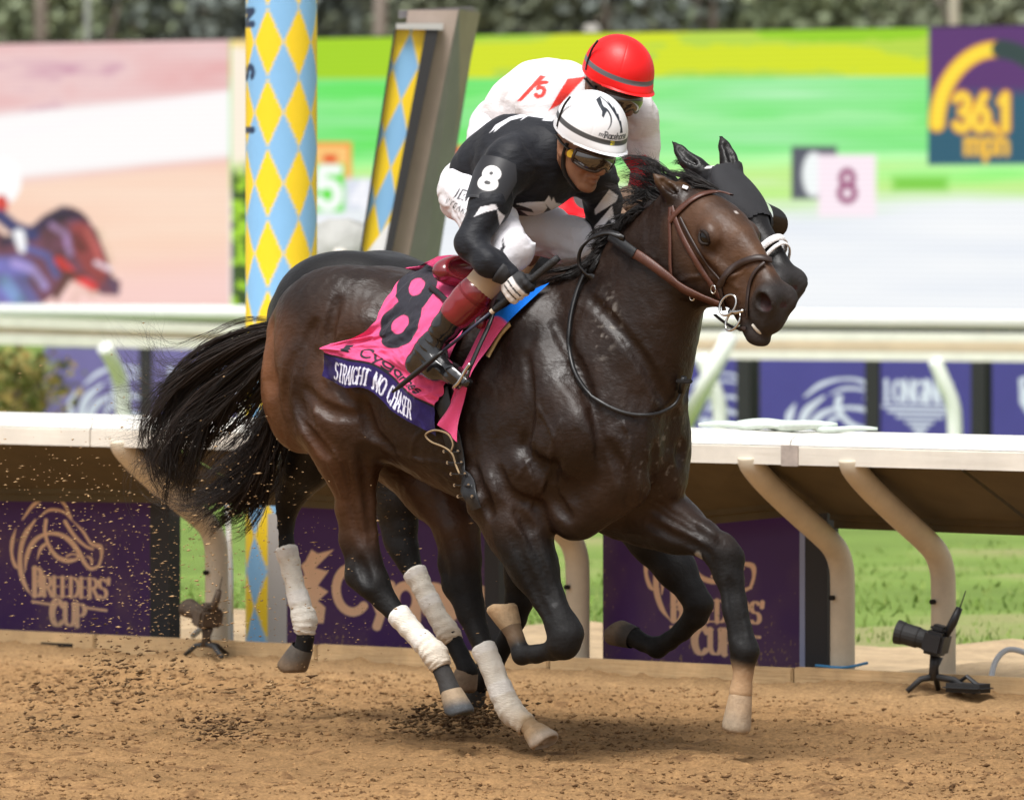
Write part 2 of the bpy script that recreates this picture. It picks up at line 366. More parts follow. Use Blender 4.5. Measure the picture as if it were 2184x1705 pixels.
# ------------------------------------------------------------------ the setting
def railgrid(ts, ns): return np.meshgrid(ts, ns)
RZ = -TH
def at_rail(name, label=None, cat=None, group=None): return empty(name, (RO[0], RO[1], 0), RZ, label, cat, group)
# ground: one sheet to the horizon
M_EARTH = mat('earth', (.20, .16, .09), rough=.95, var=.3, vscale=.2)
tag(MB().add([(-1500, -300, -.06), (1500, -300, -.06), (1500, 2500, -.06), (-1500, 2500, -.06)], [(0, 1, 2, 3)]).build('ground', M_EARTH), kind='structure')
# dirt track
def track_h(t, n):
    P = np.stack([t*1.0, n*1.0, 0*t], -1)
    h = .012*vnoise(P*1.3, 1)+.010*vnoise(P*5.0, 2)
    c1 = fbm(P*np.array([13., 17., 1]), 3, 4); c2 = fbm(P*np.array([34., 40., 1]), 2, 5)
    h = h+.012*np.clip(np.abs(c1)-.22, 0, 1)+.010*np.clip(c2-.1, 0, 1.5)+.005*c1
    h = h+.035*sstep(n, -.5, -.02)**2+.012*np.sin(n*2*math.pi/.55+.4*vnoise(P*.8, 8))*.5      # banked up against the kerb, harrow marks
    return h-.012
ts = np.concatenate([np.linspace(-90, -2.2, 40), np.arange(-2.1, 10.0, .019), np.linspace(10.1, 90, 40)]); ns = np.concatenate([np.linspace(-70, -8.2, 30), np.arange(-8.1, -.001, .019), [0.0]])
TT, NN = railgrid(ts, ns); HH = track_h(TT, NN); fine = (TT > -2.15) & (TT < 10.02) & (NN > -8.15); HH = np.where(fine, HH, -.006)
clod = fbm(np.stack([TT*15, NN*15, 0*TT], -1), 3, 11); wet = fbm(np.stack([TT*1.1, NN*1.6, 0*TT], -1), 3, 12)
base = np.array([.285, .166, .074]); cdirt = base*(1+.16*clod+.14*wet)[..., None]
dk = np.clip((clod-.42)*2.2, 0, 1)*.75*fine; cdirt = cdirt*(1-dk[..., None])+np.array([.11, .056, .026])*dk[..., None]
pale = sstep(NN, -1.0, -.15); cdirt = cdirt*(1-.5*pale[..., None])+np.array([.42, .27, .135])*.5*pale[..., None]
def railpts(T, N, Z): return np.stack([RO[0]+T*FW[0]+N*LF[0], RO[1]+T*FW[1]+N*LF[1], Z], -1).reshape(-1, 3)
M_DIRT = mat('track_dirt', attr=True, rough=.95, spec=.12, var=.42, vscale=70, bump=.006, bscale=160)
tag(mkmesh('dirt_track', railpts(TT, NN, HH), gridfaces(len(ts), len(ns)), M_DIRT, col=cdirt.reshape(-1, 3)), kind='structure')
# clods lying on the track and thrown into the air
def crumbs(C, rad, cols, name, m, st, axis=np.array([.95, -.1, .05])):
    v0 = np.array([(1, 0, 0), (-1, 0, 0), (0, 1, 0), (0, -1, 0), (0, 0, 1), (0, 0, -1)], float); f0 = np.array([(0, 2, 4), (2, 1, 4), (1, 3, 4), (3, 0, 4), (2, 0, 5), (1, 2, 5), (3, 1, 5), (0, 3, 5)])
    n = len(C); axis = axis/np.linalg.norm(axis); V = v0[None]*rng.uniform(.55, 1.35, (n, 6, 1))+rng.normal(size=(n, 6, 3))*.22; V = V*rad[:, None, None]; V = V+(V@axis)[..., None]*axis*(st[:, None, None]-1); V = (V+C[:, None, :]).reshape(-1, 3)
    return mkmesh(name, V, (f0[None]+(np.arange(n)*6)[:, None, None]).reshape(-1, 3), m, col=np.repeat(cols, 6, axis=0), smooth=True)
nc = 100000; ct, cn = rng.uniform(-1.5, 9.6, nc), -.30-rng.random(nc)*7.4; dens = fbm(np.stack([ct*2.2, cn*1.6, 0*ct], -1), 3, 14); kp = rng.random(nc) < .55+.45*dens; ct, cn, dens = ct[kp], cn[kp], dens[kp]; nc = len(ct)
cr = .0024+.0058*rng.random(nc)**2.6; Cp = railpts(ct, cn, track_h(ct, cn)+cr*.25); w = np.clip(rng.random(nc)**1.9*.95+.22*dens, 0, 1)[:, None]
tag(crumbs(Cp, cr, np.array([.33, .192, .088])*(1-w)+np.array([.095, .050, .023])*w, 'loose_crumbs', M_DIRT, rng.uniform(1.0, 2.0, nc)), 'loose crumbs of brown dirt scattered over the track', 'dirt', kind='stuff')
C = []; Rr = []; Cc = []; St = []
def spray(n, us, vs, ss, rr, dark, st=1.5, fx=hp, pw=2.5):
    for _ in range(n):
        u, v, s_ = rng.normal(us[0], us[1]), rng.normal(vs[0], vs[1]), rng.normal(ss[0], ss[1]); p = fx(u, v, s_)
        if p[2] < .01: p[2] = .012*rng.random()+.004
        q = C0+p[0]*FW+p[1]*LF; C.append((q[0], q[1], p[2])); Rr.append(rr[0]+(rr[1]-rr[0])*rng.random()**pw); St.append(rng.uniform(1, st)*1.2)
        k = np.clip(dark+rng.normal()*.18, 0, 1); Cc.append(np.array([.50, .33, .17])*(1-k)+np.array([.060, .032, .017])*k)
spray(700, (150, 190), (1120, 130), (.1, .3), (.0012, .0034), .05, 3.6); spray(600, (330, 200), (1240, 120), (.0, .35), (.0010, .0030), .05, 3.8); spray(320, (560, 130), (1150, 120), (0, .2), (.0010, .0026), .15, 3.4)
spray(150, (820, 90), (1180, 110), (-.2, .2), (.0010, .0026), .1, 3.2); spray(380, (420, 200), (1340, 70), (.1, .3), (.0012, .0034), .35, 3.0)
for (n_, u_, v_, s_, k_) in ((330, (222, 34), (1420, 42), (.2, .1), .85), (170, (330, 34), (1430, 40), (.1, .1), .72), (130, (270, 40), (1470, 26), (.2, .1), .8), (200, (95, 45), (1500, 34), (.25, .12), .8), (130, (415, 34), (1440, 44), (0, .1), .65), (160, (560, 60), (1480, 26), (.1, .15), .6), (520, (470, 52), (1550, 15), (.35, .08), .85), (160, (650, 70), (1495, 24), (.1, .2), .6), (150, (110, 40), (1560, 14), (.3, .1), .75)):
    spray(int(n_*.62), u_, v_, s_, (.0014, .0062), k_, 2.8, pw=2.4)
spray(620, (985, 62), (1530, 20), (-.5, .1), (.0018, .0080), .8, 2.2, pw=2.0); spray(150, (900, 50), (1545, 14), (-.5, .12), (.002, .007), .7, 2.0); spray(160, (1060, 40), (1520, 14), (-.5, .1), (.002, .007), .75, 2.0)
Rr = np.array(Rr)
tag(crumbs(np.array(C), Rr, np.array(Cc), 'flying_dirt', M_DIRT, np.array(St), np.array([.93, 0, .10])), 'clods and grains of dirt thrown up behind the horses', 'dirt', kind='stuff')
# verge of sandy soil behind the kerb, then turf
M_SAND = mat('sandy_soil', (.40, .29, .17), rough=.95, var=.3, vscale=7, bump=.02, bscale=18)
ts2 = np.linspace(-20, 26, 160); ns2 = np.linspace(.03, 3.1, 34); T2, N2 = railgrid(ts2, ns2); z2 = -.02+.04*sstep(N2, 0, .6)+.035*fbm(np.stack([T2*2, N2*2, 0*T2], -1), 3, 31)*sstep(N2, .05, .3)
z2 = z2+.10*np.exp(-((T2-5.2)/.7)**2-((N2-.8)/.4)**2); z2[0] = -.03; z2 = z2-.12*sstep(N2, 2.5, 3.1)
tag(mkmesh('verge', railpts(T2, N2, z2), gridfaces(160, 34), M_SAND), kind='structure')
ts3 = np.concatenate([np.linspace(-60, -6, 20), np.linspace(-5.5, 45, 300), np.linspace(46, 160, 20)]); ns3 = np.concatenate([np.linspace(2.35, 14, 160), np.linspace(14.3, 60, 40)])
T3, N3 = railgrid(ts3, ns3); gz = fbm(np.stack([T3*.9, N3*.9, 0*T3], -1), 4, 41); gf = fbm(np.stack([T3*5, N3*5, 0*T3], -1), 3, 42)
z3 = .008*gf+.02*gz+.01; gc = np.array([.175, .265, .055])*(1+.22*gz+.08*gf)[..., None]; dry = np.clip(gz*1.1-.1+.9*sstep(N3, 4.2, 2.6), 0, 1)[..., None]*.75; gc = gc*(1-dry)+np.array([.30, .27, .13])*dry
M_TURF = mat('turf', attr=True, rough=.9, spec=.2, var=.2, vscale=40, bump=.02, bscale=60)
tag(mkmesh('turf', railpts(T3, N3, z3), gridfaces(len(ts3), len(ns3)), M_TURF, col=gc.reshape(-1, 3)), kind='structure')
nb = 26000; bt = rng.uniform(-3, 26, nb); bn = 2.6+rng.random(nb)**1.6*13; bh = rng.uniform(.008, .028, nb)*(1+.5*vnoise(np.stack([bt, bn, 0*bt], -1)*.8, 3)); bz = np.zeros(nb)
p0 = railpts(bt, bn, bz+.0); dr = rng.normal(size=(nb, 2))*.006; lean = rng.normal(size=(nb, 2))*.02
Vb = np.stack([p0+np.c_[dr, bz], p0-np.c_[dr, bz], p0+np.c_[lean, bh+.025]], 1).reshape(-1, 3)
wv = rng.random((nb, 1)); cb = np.array([.15, .25, .045])*(1-wv)+np.array([.26, .33, .09])*wv
tag(mkmesh('grass_blades', Vb, np.arange(nb*3).reshape(-1, 3), M_TURF, col=np.repeat(cb, 3, 0)), 'short green blades of the turf course', 'grass', kind='stuff')
# kerb of planks along the inside of the track
M_PLANK = mat('kerb_plank', (.52, .36, .19), rough=.85, var=.3, vscale=5, bump=.004, bscale=30, bstretch=(.2, 3, 3))
M_DARK = mat('dark_slot', (.012, .010, .008), rough=.9)
kerb = at_rail('kerb', 'low kerb of tan planks along the inside of the dirt track', 'kerb')
tk = -8.0; i = 0
while tk < 16:
    ln = 1.22; MB().bevbox((tk+.004, 0, -.05), (tk+ln-.004, .045, .084+.006*vnoise(np.array([tk*3, 1., 1.]))), .006).build('plank', M_PLANK, kerb); tk += ln
for u in (120, 1015): 
    t_ = rp(u, 1390, -.004)[0]; MB().bevbox((t_-.09, -.006, .026), (t_+.09, .004, .041), .002).build('drain_slot', M_DARK, kerb)
# safety rail over the track edge
M_CREAM = mat('cream_paint', (.78, .73, .64), rough=.45, var=.14, vscale=3, bump=.0015, bscale=14, bstretch=(.3, 3, 3))
M_CAP = mat('white_cap', (.78, .76, .70), rough=.4, var=.1, vscale=4)
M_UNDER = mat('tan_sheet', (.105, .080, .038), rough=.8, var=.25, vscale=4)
M_POST = mat('post_paint', (.64, .56, .43), rough=.5, var=.18, vscale=5)
srail = at_rail('safety_rail', 'cream overhanging safety rail on bent posts beside the dirt track', 'rail')
j0, j1 = rp(192, 925, -.43)[0], rp(1683, 975, -.43)[0]; step = j1-j0
for k in range(-3, 5):
    a, b = j0+k*step+.004, j0+(k+1)*step-.004
    face = [(-.43, .878), (-.43, .945), (-.418, .950), (-.40, .945), (-.40, .885), (-.415, .878)]
    MB().prism([(n, z) for n, z in face], a, b, 'yz').build('rail_face', M_CREAM, srail)
    cap = [(-.425, .951), (-.415, .972), (-.385, .990), (-.32, 1.0), (-.1, .998), (.16, .985), (.18, .965), (.16, .955), (-.30, .975), (-.39, .955)]
    MB().prism(cap, a-.001, b+.001, 'yz').build('rail_cap', M_CAP, srail)
    if k in (0, 1):
        MB().prism([(-.437, .874), (-.437, .953), (-.431, .953), (-.431, .874)], b-.03, b+.05, 'yz').build('splice_plate', mat('splice', (.42, .36, .32), .5, var=.3, vscale=20), srail)
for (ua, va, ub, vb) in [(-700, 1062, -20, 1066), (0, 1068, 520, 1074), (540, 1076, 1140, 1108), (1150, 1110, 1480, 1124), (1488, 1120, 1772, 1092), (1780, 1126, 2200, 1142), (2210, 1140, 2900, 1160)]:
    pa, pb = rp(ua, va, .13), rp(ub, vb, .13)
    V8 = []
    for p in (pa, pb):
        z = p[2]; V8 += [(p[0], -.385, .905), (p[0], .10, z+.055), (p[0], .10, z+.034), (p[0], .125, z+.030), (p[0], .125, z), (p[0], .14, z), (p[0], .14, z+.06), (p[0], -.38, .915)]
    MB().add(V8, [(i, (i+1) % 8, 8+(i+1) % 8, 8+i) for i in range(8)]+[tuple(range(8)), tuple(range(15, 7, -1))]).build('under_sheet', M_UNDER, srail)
tpost = [rp(462, 1300, .17)[0], rp(1232, 1300, .17)[0], rp(1797, 1300, .17)[0], rp(2012, 1300, .17)[0]]; sp = tpost[1]-tpost[0]
for t_ in [tpost[0]-2*sp, tpost[0]-sp]+tpost+[tpost[3]+sp]:
    P = [(t_, .17, -.1), (t_, .17, .2), (t_, .17, .40), (t_, .16, .475), (t_, .125, .535), (t_, .05, .59), (t_, -.13, .695), (t_, -.30, .80), (t_, -.392, .872), (t_, -.405, .905)]
    MB().tube(spline(P, 30), .048, 16).build('post', M_POST, srail, smooth=True)
    MB().tube([(t_-.005, .118, .35), (t_-.005, .10, .35)], .010, 8).build('bolt', M_DARK, srail)
# cloths and cable lying on the rail cap
M_HOSE = mat('pale_hose', (.60, .68, .62), rough=.6, var=.15, vscale=10)
for i, (ua, ub, v, r, lab) in enumerate([(1490, 1680, 938, .022, 'thin pale green hose lying along the rail cap'), (1560, 1790, 934, .032, 'fat pale green roll of cloth on the rail cap'), (1700, 1860, 942, .018, 'flat pale wrap at the end of the cloth roll on the rail')]):
    a = rp(ua, v, -.28); b = rp(ub, v, -.28); P = [(a[0]+(b[0]-a[0])*x, -.28+.05*math.sin(x*5+i), 1.0+r*.75+.004*math.sin(9*x)) for x in np.linspace(0, 1, 16)]
    o = MB().tube([rail(*p) for p in P], [r*(.35+.65*math.sin(math.pi*min(max(x, .02), .98))**.6) for x in np.linspace(0, 1, 16)], 10, flat=.7).build('cloth_roll' if i else 'hose', M_HOSE, smooth=True); tag(o, lab, 'hose' if i == 0 else 'cloth')
# purple advertising boards under the rail
PUR = np.array(lin(64, 28, 92)); PEACH = lin(238, 196, 160)
M_PRINT = mat('printed_board', attr=True, rough=.45, spec=.4, var=.06, vscale=6)
M_BDARK = mat('board_edge', (.022, .022, .025), rough=.6)
def horse_logo(X, Y, aa, w=1.0):
    """the line-drawn horse head with its two lines of writing; X, Y in the logo's own units, y up"""
    m = np.zeros_like(X)
    def S(P, ws): 
        nonlocal m
        Q = spline(np.array(P, float), 8*len(P)); ww = np.interp(np.linspace(0, 1, len(Q)), np.linspace(0, 1, len(ws)), ws)*w
        m = np.maximum(m, stroke(X, Y, [(q[0], -q[1]) for q in Q], ww, aa))
    S([(105,330),(82,410),(78,490),(100,560),(130,585)], [3,14,10,12,2]); S([(235,270),(170,360),(138,460),(135,580),(165,680),(212,745)], [6,17,14,17,14,2])
    S([(150,270),(225,175),(320,130),(410,150),(470,250)], [5,12,7,10,8]); S([(262,250),(330,205),(420,215),(480,270)], [3,10,8,4])
    S([(165,600),(178,500),(225,405),(310,355),(400,358),(470,400),(525,470),(560,530),(600,562),(650,545)], [3,15,15,10,13,17,15,13,12,8])
    S([(305,270),(298,340),(320,420),(370,490),(440,518),(500,508),(525,490)], [12,12,11,14,15,10,3]); S([(440,490),(480,475),(520,490),(470,520)], [7,6,6,5]); S([(300,420),(270,450),(245,520)], [10,12,2])
    S([(430,275),(490,360),(560,420),(610,440)], [12,12,9,8]); S([(480,268),(545,330),(600,405),(660,425),(668,480),(650,545)], [3,9,10,16,9,9]); S([(570,485),(600,500),(605,530)], [4,10,8])
    m = np.maximum(m, text(X, Y, "BREEDERS'", 225, -742, 118, .085, aa, serif=True, sx=.72, gap=.03)); m = np.maximum(m, text(X, Y, "B", 222, -745, 172, .075, aa, serif=True, sx=.52))
    m = np.maximum(m, text(X, Y, "CUP", 345, -922, 135, .09, aa, serif=True, sx=.72, gap=.04)); m = np.maximum(m, text(X, Y, "C", 335, -926, 165, .075, aa, serif=True, sx=.62))
    for p, q in (((215, -782), (338, -796)), ((565, -806), (700, -818))): m = np.maximum(m, stroke(X, Y, [p, q], 8, aa))
    return m
def spatter(C, X, Z):
    n = fbm(np.stack([X*95, Z*95, 0*X], -1), 3, 33); big = fbm(np.stack([X*7, Z*5, 0*X+3], -1), 3, 34); m = np.clip((n-.75+.35*big-.9*Z)*4, 0, 1)*.75+np.clip(.10+.12*big-.25*Z, 0, .3); return lay(C, m, (.30, .19, .10))
def board(u0, u1, vt, vb, n, painter, name, label, edge=45, strip=False, step=.004):
    root = at_rail(name, label, 'board'); a, b = rp(u0, vb, n), rp(u1, vb, n); z0 = max(.02, min(a[2], b[2])); z1 = rp((u0+u1)/2, vt, n)[2]
    nu = int((b[0]-a[0])/step)+1; nv = int((z1-z0)/step)+1; X, Z = np.meshgrid(np.linspace(a[0], b[0], nu), np.linspace(z0, z1, nv))
    V = np.stack([X, np.full_like(X, n), Z], -1).reshape(-1, 3)
    mkmesh('printed_face', V, gridfaces(nu, nv), M_PRINT, root, col=spatter(painter((X-a[0]), Z-z0, b[0]-a[0], z1-z0), X, Z-z0).reshape(-1, 3), smooth=False)
    MB().box((a[0]-.004, n+.004, z0-.02), (b[0]+.002, n+.06, z1)).build('backing', M_BDARK, root)
    e = rp(u1+edge, vb, n)[0]; MB().box((b[0]+.004, n-.01, z0-.03), (e, n+.06, z1)).build('side_frame', M_BDARK, root)
    MB().box((a[0]-.004, n-.008, z0-.06), (b[0]+.002, n+.05, z0-.004)).build('base_strip', mat('board_base', (.12, .105, .085), .8), root)
    if strip: MB().box((b[0]-.02, n-.012, z0-.02), (b[0]+.006, n-.004, z1-.05)).build('edge_strip', mat('pale_blue_strip', (.30, .34, .52), .5), root)
    return root
def paint_bc(ox, oy, s):
    def f(X, Z, W, H): C = np.tile(PUR, X.shape+(1,)); return lay(C, horse_logo((X-ox)/s, (Z-oy)/s, .005/s), PEACH)
    return f
# the logo's units are pixels of a photo enlargement: 1 unit = 1/(2.436*1.2637) image units
def bc_board(u0, u1, vt, vb, n, du, label, vref=1012, k=1.0, **kw):
    a = rp(u0, vb, n); z0 = max(.02, min(a[2], rp(u1, vb, n)[2])); s = (rp(u1, vb, n)[0]-a[0])/(u1-u0)/3.0785*k
    o = rp(du, vb, n)[0]-a[0]; s_z = s*math.cos(TH)
    def f(X, Z, W, H):
        C = np.tile(PUR, X.shape+(1,)); top = H
        return lay(C, horse_logo((X-o)/s, ((Z-(rp(u0, vref, n)[2]-z0))/s_z), .005/s), PEACH)
    return board(u0, u1, vt, vb, n, f, 'advertising_board', label, **kw)
bc_board(-60, 322, 1045, 1358, .30, 0, 'purple board with a pale horse head logo, beside the camera spattered with dirt', edge=42)
def paint_cy(X, Z, W, H):
    C = np.tile(PUR, X.shape+(1,)); k = W/415.; x = X/k; y = Z/k/math.cos(TH)*1.0
    m = np.zeros_like(X); Q = spline(np.array([(20,55),(55,80),(75,70),(58,105),(80,112),(45,140),(62,165),(30,185),(50,215)], float), 40)
    m = np.maximum(m, poly(x, y, [(28,60),(78,62),(82,95),(66,108),(88,128),(66,140),(88,170),(60,176),(100,216),(66,206),(52,214),(40,190),(30,180),(38,160),(20,150),(36,130),(22,110),(40,95)], 2.0))
    m = np.maximum(m, text(x, y, "Cygames", 100, 88, 92, .10, 2.0, gap=.02)); return lay(C, m, PEACH)
board(612, 1035, 1060, 1388, .30, paint_cy, 'advertising_board', 'purple board with a pale mane emblem and sponsor name', edge=32)
bc_board(1286, 1718, 1080, 1412,   .30, 1348, 'purple board with a pale horse head logo, pale blue strip on its edge', edge=50, strip=True, vref=1034, k=1.2)
# finish post wrapped in diamonds
YEL, BLU, CRM = np.array(lin(243, 208, 40)), np.array(lin(134, 186, 228)), np.array(lin(226, 204, 130))
def argyle(a, z, nd, hz, aa=.06):
    x = a*nd; y = z/hz; fx = (x % 1)-.5; fy = (y % 1)-.5; d = np.abs(fx)*2*1.0+np.abs(fy)*2
    t = np.clip((d-1)/.10, -1, 1); C = np.where(d[..., None] < .93, YEL, BLU); line = np.clip(1-np.abs(d-.98)/.075, 0, 1)[..., None]; return C*(1-line*.85)+CRM*line*.85
pc = rp(600, 1390, .62); pole = empty('finish_post', rail(pc[0], .62, 0), 0, 'tall round post wrapped in yellow and blue diamonds', 'post')
nq, nz = 96, 520; q = np.linspace(0, 2*math.pi, nq+1); zz = np.linspace(0, 3.3, nz); QQ, ZZ = np.meshgrid(q, zz); rad = .149+.0*ZZ
ang = QQ-math.pi/2                      # 0 faces the camera
C = argyle(.5+(QQ-math.radians(-20.6)-math.pi*1.5)/(2*math.pi)+20, ZZ-.05, 7, .292)
side = np.arctan2(np.sin(QQ), np.cos(QQ))   # angle from +x
letm = np.zeros_like(QQ); ax = -(QQ-(1.5*math.pi-math.radians(62)))*.149
for (z0, ch, h) in ((2.60, 'N', .11), (2.38, 'S', .12), (2.16, 'I', .11)):
    letm = np.maximum(letm, text(ZZ-z0, ax+.0, ch, 0, -.03, .085, .17, .008))
C = lay(C, letm, lin(40, 60, 90)); grey = (ZZ < .58) & (QQ > math.pi*1.5-.35); C[grey] = lin(176, 172, 168)
C = C*(1-.0)
Vp = np.stack([rad*np.cos(QQ), rad*np.sin(QQ), ZZ], -1).reshape(-1, 3)
mkmesh('wrapped_shaft', Vp, gridfaces(nq+1, nz), mat('vinyl_wrap', attr=True, rough=.4, spec=.45, var=.05, vscale=3), pole, col=C.reshape(-1, 3))
MB().tube([(0, 0, 3.3), (0, 0, 3.36)], [.155, .12], 24).build('cap', M_CREAM, pole); MB().tube([(0, 0, -.02), (0, 0, .03)], .19, 24).build('base_ring', mat('grey_base', (.35, .34, .33), .6), pole)
# thin white conduit and bracket beside the post
cp = rp(492, 1350, .5); tag(MB().tube([rail(cp[0], .5, -.05), rail(cp[0], .5, .30), rail(cp[0]+.01, .48, .45), rail(cp[0]-.02, .5, .62)], .012, 8).build('conduit', mat('white_pipe', (.75, .74, .70), .5), smooth=True), 'thin white conduit beside the diamond wrapped post', 'pipe')
# leaning mirror frame on a grey pillar
def PX(u, v, d): return np.array([(u-CX)/FPX*d, d, HCAM-(v-HY)/FPX*d])
dm = 37.0; mir = empty('finish_mirror', (PX(800, 436, dm)[0], dm, 0), 0, 'leaning finish line mirror on a grey and brown tapered pillar', 'mirror'); mo = np.array(mir.location)
def quadbox(P, dvec_, name, m, col=None):
    P = [np.array(p)-mo for p in P]; V = P+[p+np.array(dvec_) for p in P]; n = len(P)
    return MB().add(V, [tuple(range(n)), tuple(range(2*n-1, n-1, -1))]+[(i, n+i, n+(i+1) % n, (i+1) % n) for i in range(n)]).build(name, m, mir)
def lean(u, v, dd=0.0): return PX(u, v, dm+dd)
low = 860  # below the rump the pillar runs on down to the ground
M_PBR = mat('pillar_brown', (.37, .295, .25), .7, var=.15, vscale=5); M_PGR = mat('pillar_grey', (.25, .235, .245), .7, var=.15, vscale=5)
def ext(u0, v0, u1, v1, v): return u0+(u1-u0)*(v-v0)/(v1-v0)
vg = 1285
quadbox([lean(870,22), lean(978,22), lean(ext(978,22,872,545,vg),vg), lean(ext(870,22,800,545,vg),vg)], (.10,.40,0), 'pillar_face', M_PBR)
quadbox([lean(979,18,.0), lean(1012,16,.35), lean(ext(1012,16,928,545,vg),vg,.35), lean(ext(979,18,873,545,vg),vg,.0)], (.02,.2,0), 'pillar_side', M_PGR)
quadbox([lean(850,22,-.02), lean(1010,14,.3), lean(1006,28,.3), lean(850,40,-.02)], (0,.3,0), 'pillar_top', M_PGR)
nu, nv = 60, 300; U, Vv = np.meshgrid(np.linspace(0, 1, nu), np.linspace(0, 1, nv)); vv = 62+(vg-62)*Vv; ul = np.interp(vv, [62, 545, vg], [845, 770, ext(845,62,770,545,vg)]); ur = np.interp(vv, [62, 545, vg], [909, 818, ext(909,62,818,545,vg)])
uu = ul+(ur-ul)*U; Vm = np.stack([(uu-CX)/FPX*(dm-.08), np.full_like(uu, dm-.08), HCAM-(vv-HY)/FPX*(dm-.08)], -1).reshape(-1, 3)-mo
Cm = argyle((U*1.15+.42)/2.3+ (vv*0.00)-Vv*.25, -(vv/260.)*.3, 2.3, .165); white = poly(uu, vv, [(903,376),(775,548),(600,1300),(900,1300),(842,548)], 2.0); Cm = lay(Cm, white, (.85,.86,.86))  # reflected diamond post and white wedge of reflection painted into the mirror's colour
mkmesh('painted_mirror_face', Vm, gridfaces(nu, nv)[:, ::-1], mat('painted_mirror_face', attr=True, rough=.25, spec=.6), mir, col=Cm.reshape(-1, 3))
quadbox([lean(909,60,-.12), lean(936,60,-.12), lean(ext(936,60,834,545,vg),vg,-.12), lean(ext(909,60,818,545,vg),vg,-.12)], (.0,.1,0), 'frame_side', M_BDARK)
quadbox([lean(841,60,-.12), lean(845,60,-.12), lean(ext(845,60,770,545,vg),vg,-.12), lean(ext(841,60,766,545,vg),vg,-.12)], (0,.06,0), 'frame_edge', M_BDARK)
quadbox([lean(845,50,-.13), lean(945,50,-.13), lean(945,64,-.13), lean(845,62,-.13)], (0,.12,0), 'frame_top', mat('pale_grey_metal', (.45,.45,.44), .4))
# tarpaulin covered stand behind the post
tp = PX(728, 500, 44.); tarp = empty('covered_stand', (tp[0], tp[1], 0), 0, 'stand under a creased grey tarpaulin behind the diamond post', 'stand')
GT = SDF((-.5, -.4, 0), (.5, .4, 2.0), .025); GT.ell((0, 0, 1.6), (.22, .2, .19), k=.05); GT.cone((0, 0, 1.5), .19, (0, 0, .15), .30, k=.1)
Vt, Qt = GT.mesh(1); Vt = Vt+.03*fbm(Vt*np.array([9, 9, 5.]), 3, 77)[:, None]*np.array([1, 1, .5]); mkmesh('tarpaulin', Vt, flip_ok(Vt, Qt), mat('grey_tarpaulin', (.36, .36, .34), .6, var=.15, vscale=8, bump=.02, bscale=9), tarp)
MB().tube([(.0, -.34, 0), (.0, -.34, 1.62)], .035, 10).build('upright', mat('pale_post', (.62, .58, .52), .5), tarp, smooth=True)
# rails of the turf course
M_WHITE = mat('white_rail', (.80, .82, .80), rough=.35, var=.06, vscale=3)
NF = 21.8
frail = at_rail('course_rail', 'white tubular rail with cream boards on hooped posts by the right banners', 'rail')
def rz_(u, v, n): return rp(u, v, n)
a, b = rp(-500, 661, NF), rp(2700, 686, NF); MB().tube([(a[0], NF, a[2]), (b[0], NF, b[2])], .064, 14).build('top_tube', M_WHITE, frail, smooth=True)
a, b = rp(640, 690, NF+.05), rp(2700, 709, NF+.05); 
def strip(root, u0, u1, n, vt0, vb0, vt1, vb1, name, m, th=.05):
    pa, pb, qa, qb = rp(u0, vt0, n), rp(u1, vt1, n), rp(u0, vb0, n), rp(u1, vb1, n)
    V = [(pa[0], n, qa[2]), (pb[0], n, qb[2]), (pb[0], n+th, qb[2]), (pa[0], n+th, qa[2]), (pa[0], n, pa[2]), (pb[0], n, pb[2]), (pb[0], n+th, pb[2]), (pa[0], n+th, pa[2])]
    return MB().add(V, [(0,3,2,1),(4,5,6,7),(0,1,5,4),(1,2,6,5),(2,3,7,6),(3,0,4,7)]).build(name, m, root)
M_BOARD = mat('cream_board', (.72, .58, .43), rough=.55, var=.14, vscale=2)
strip(frail, 640, 2700, NF-.3, 699, 717, 715, 733, 'upper_board', M_CAP, .10); strip(frail, 640, 2700, NF-.12, 716, 742, 732, 757, 'inset_board', M_BOARD); strip(frail, 640, 2700, NF-.3, 740, 757, 757, 776, 'lower_board', M_CAP, .10)
for u, v0, v1 in ((1520, 770, 945), (2020, 772, 975), (2600, 775, 1000), (1000, 765, 950)):
    b_ = rp(u+16, v1, NF-.2); P = [(b_[0], NF-.2, -.05), (b_[0], NF-.2, .3), (b_[0]-.01, NF-.22, .45), (b_[0]-.05, NF-.27, .60), (b_[0]-.10, NF-.3, .75)]
    MB().tube(spline(P, 16), .055, 12).build('post', M_WHITE, frail, smooth=True)
a, b = rp(1558, 715, NF-.6), rp(1462, 905, NF-.6); MB().tube([a, b], .06, 12).build('brace', M_WHITE, frail, smooth=True)
# steeper-running cream rail on the left
dl0, dl1 = 58.0, 52.9; pl0, pl1 = PX(-260, 662, 60.3), PX(1000, 709, 50.0)
lr = empty('cream_rail', (pl0[0], pl0[1], 0), 0, 'cream two board rail running behind the flowing tails to the diamond post', 'rail'); lo_ = np.array([pl0[0], pl0[1], 0])
def lb(va0, vb0, va1, vb1, th, name, m, off=0.0):
    P = [PX(0, va0, 58+off), PX(640, va1, 52.7+off), PX(640, vb1, 52.7+off), PX(0, vb0, 58+off)]; d1, d2 = (P[1]-P[0]), (P[2]-P[3]); P[0] = P[0]-.5*d1; P[3] = P[3]-.5*d2; P = [p-lo_ for p in P]
    V = P+[p+np.array([.0, th, 0]) for p in P]; return MB().add(V, [(0,1,2,3),(7,6,5,4)]+[(i, 4+i, 4+(i+1) % 4, (i+1) % 4) for i in range(4)]).build(name, m, lr)
lb(676, 697, 698, 717, .12, 'upper_board', M_CAP); lb(697, 712, 717, 731, .06, 'inset_board', M_BOARD, .15); lb(711, 734, 730, 751, .12, 'lower_board', M_CAP)
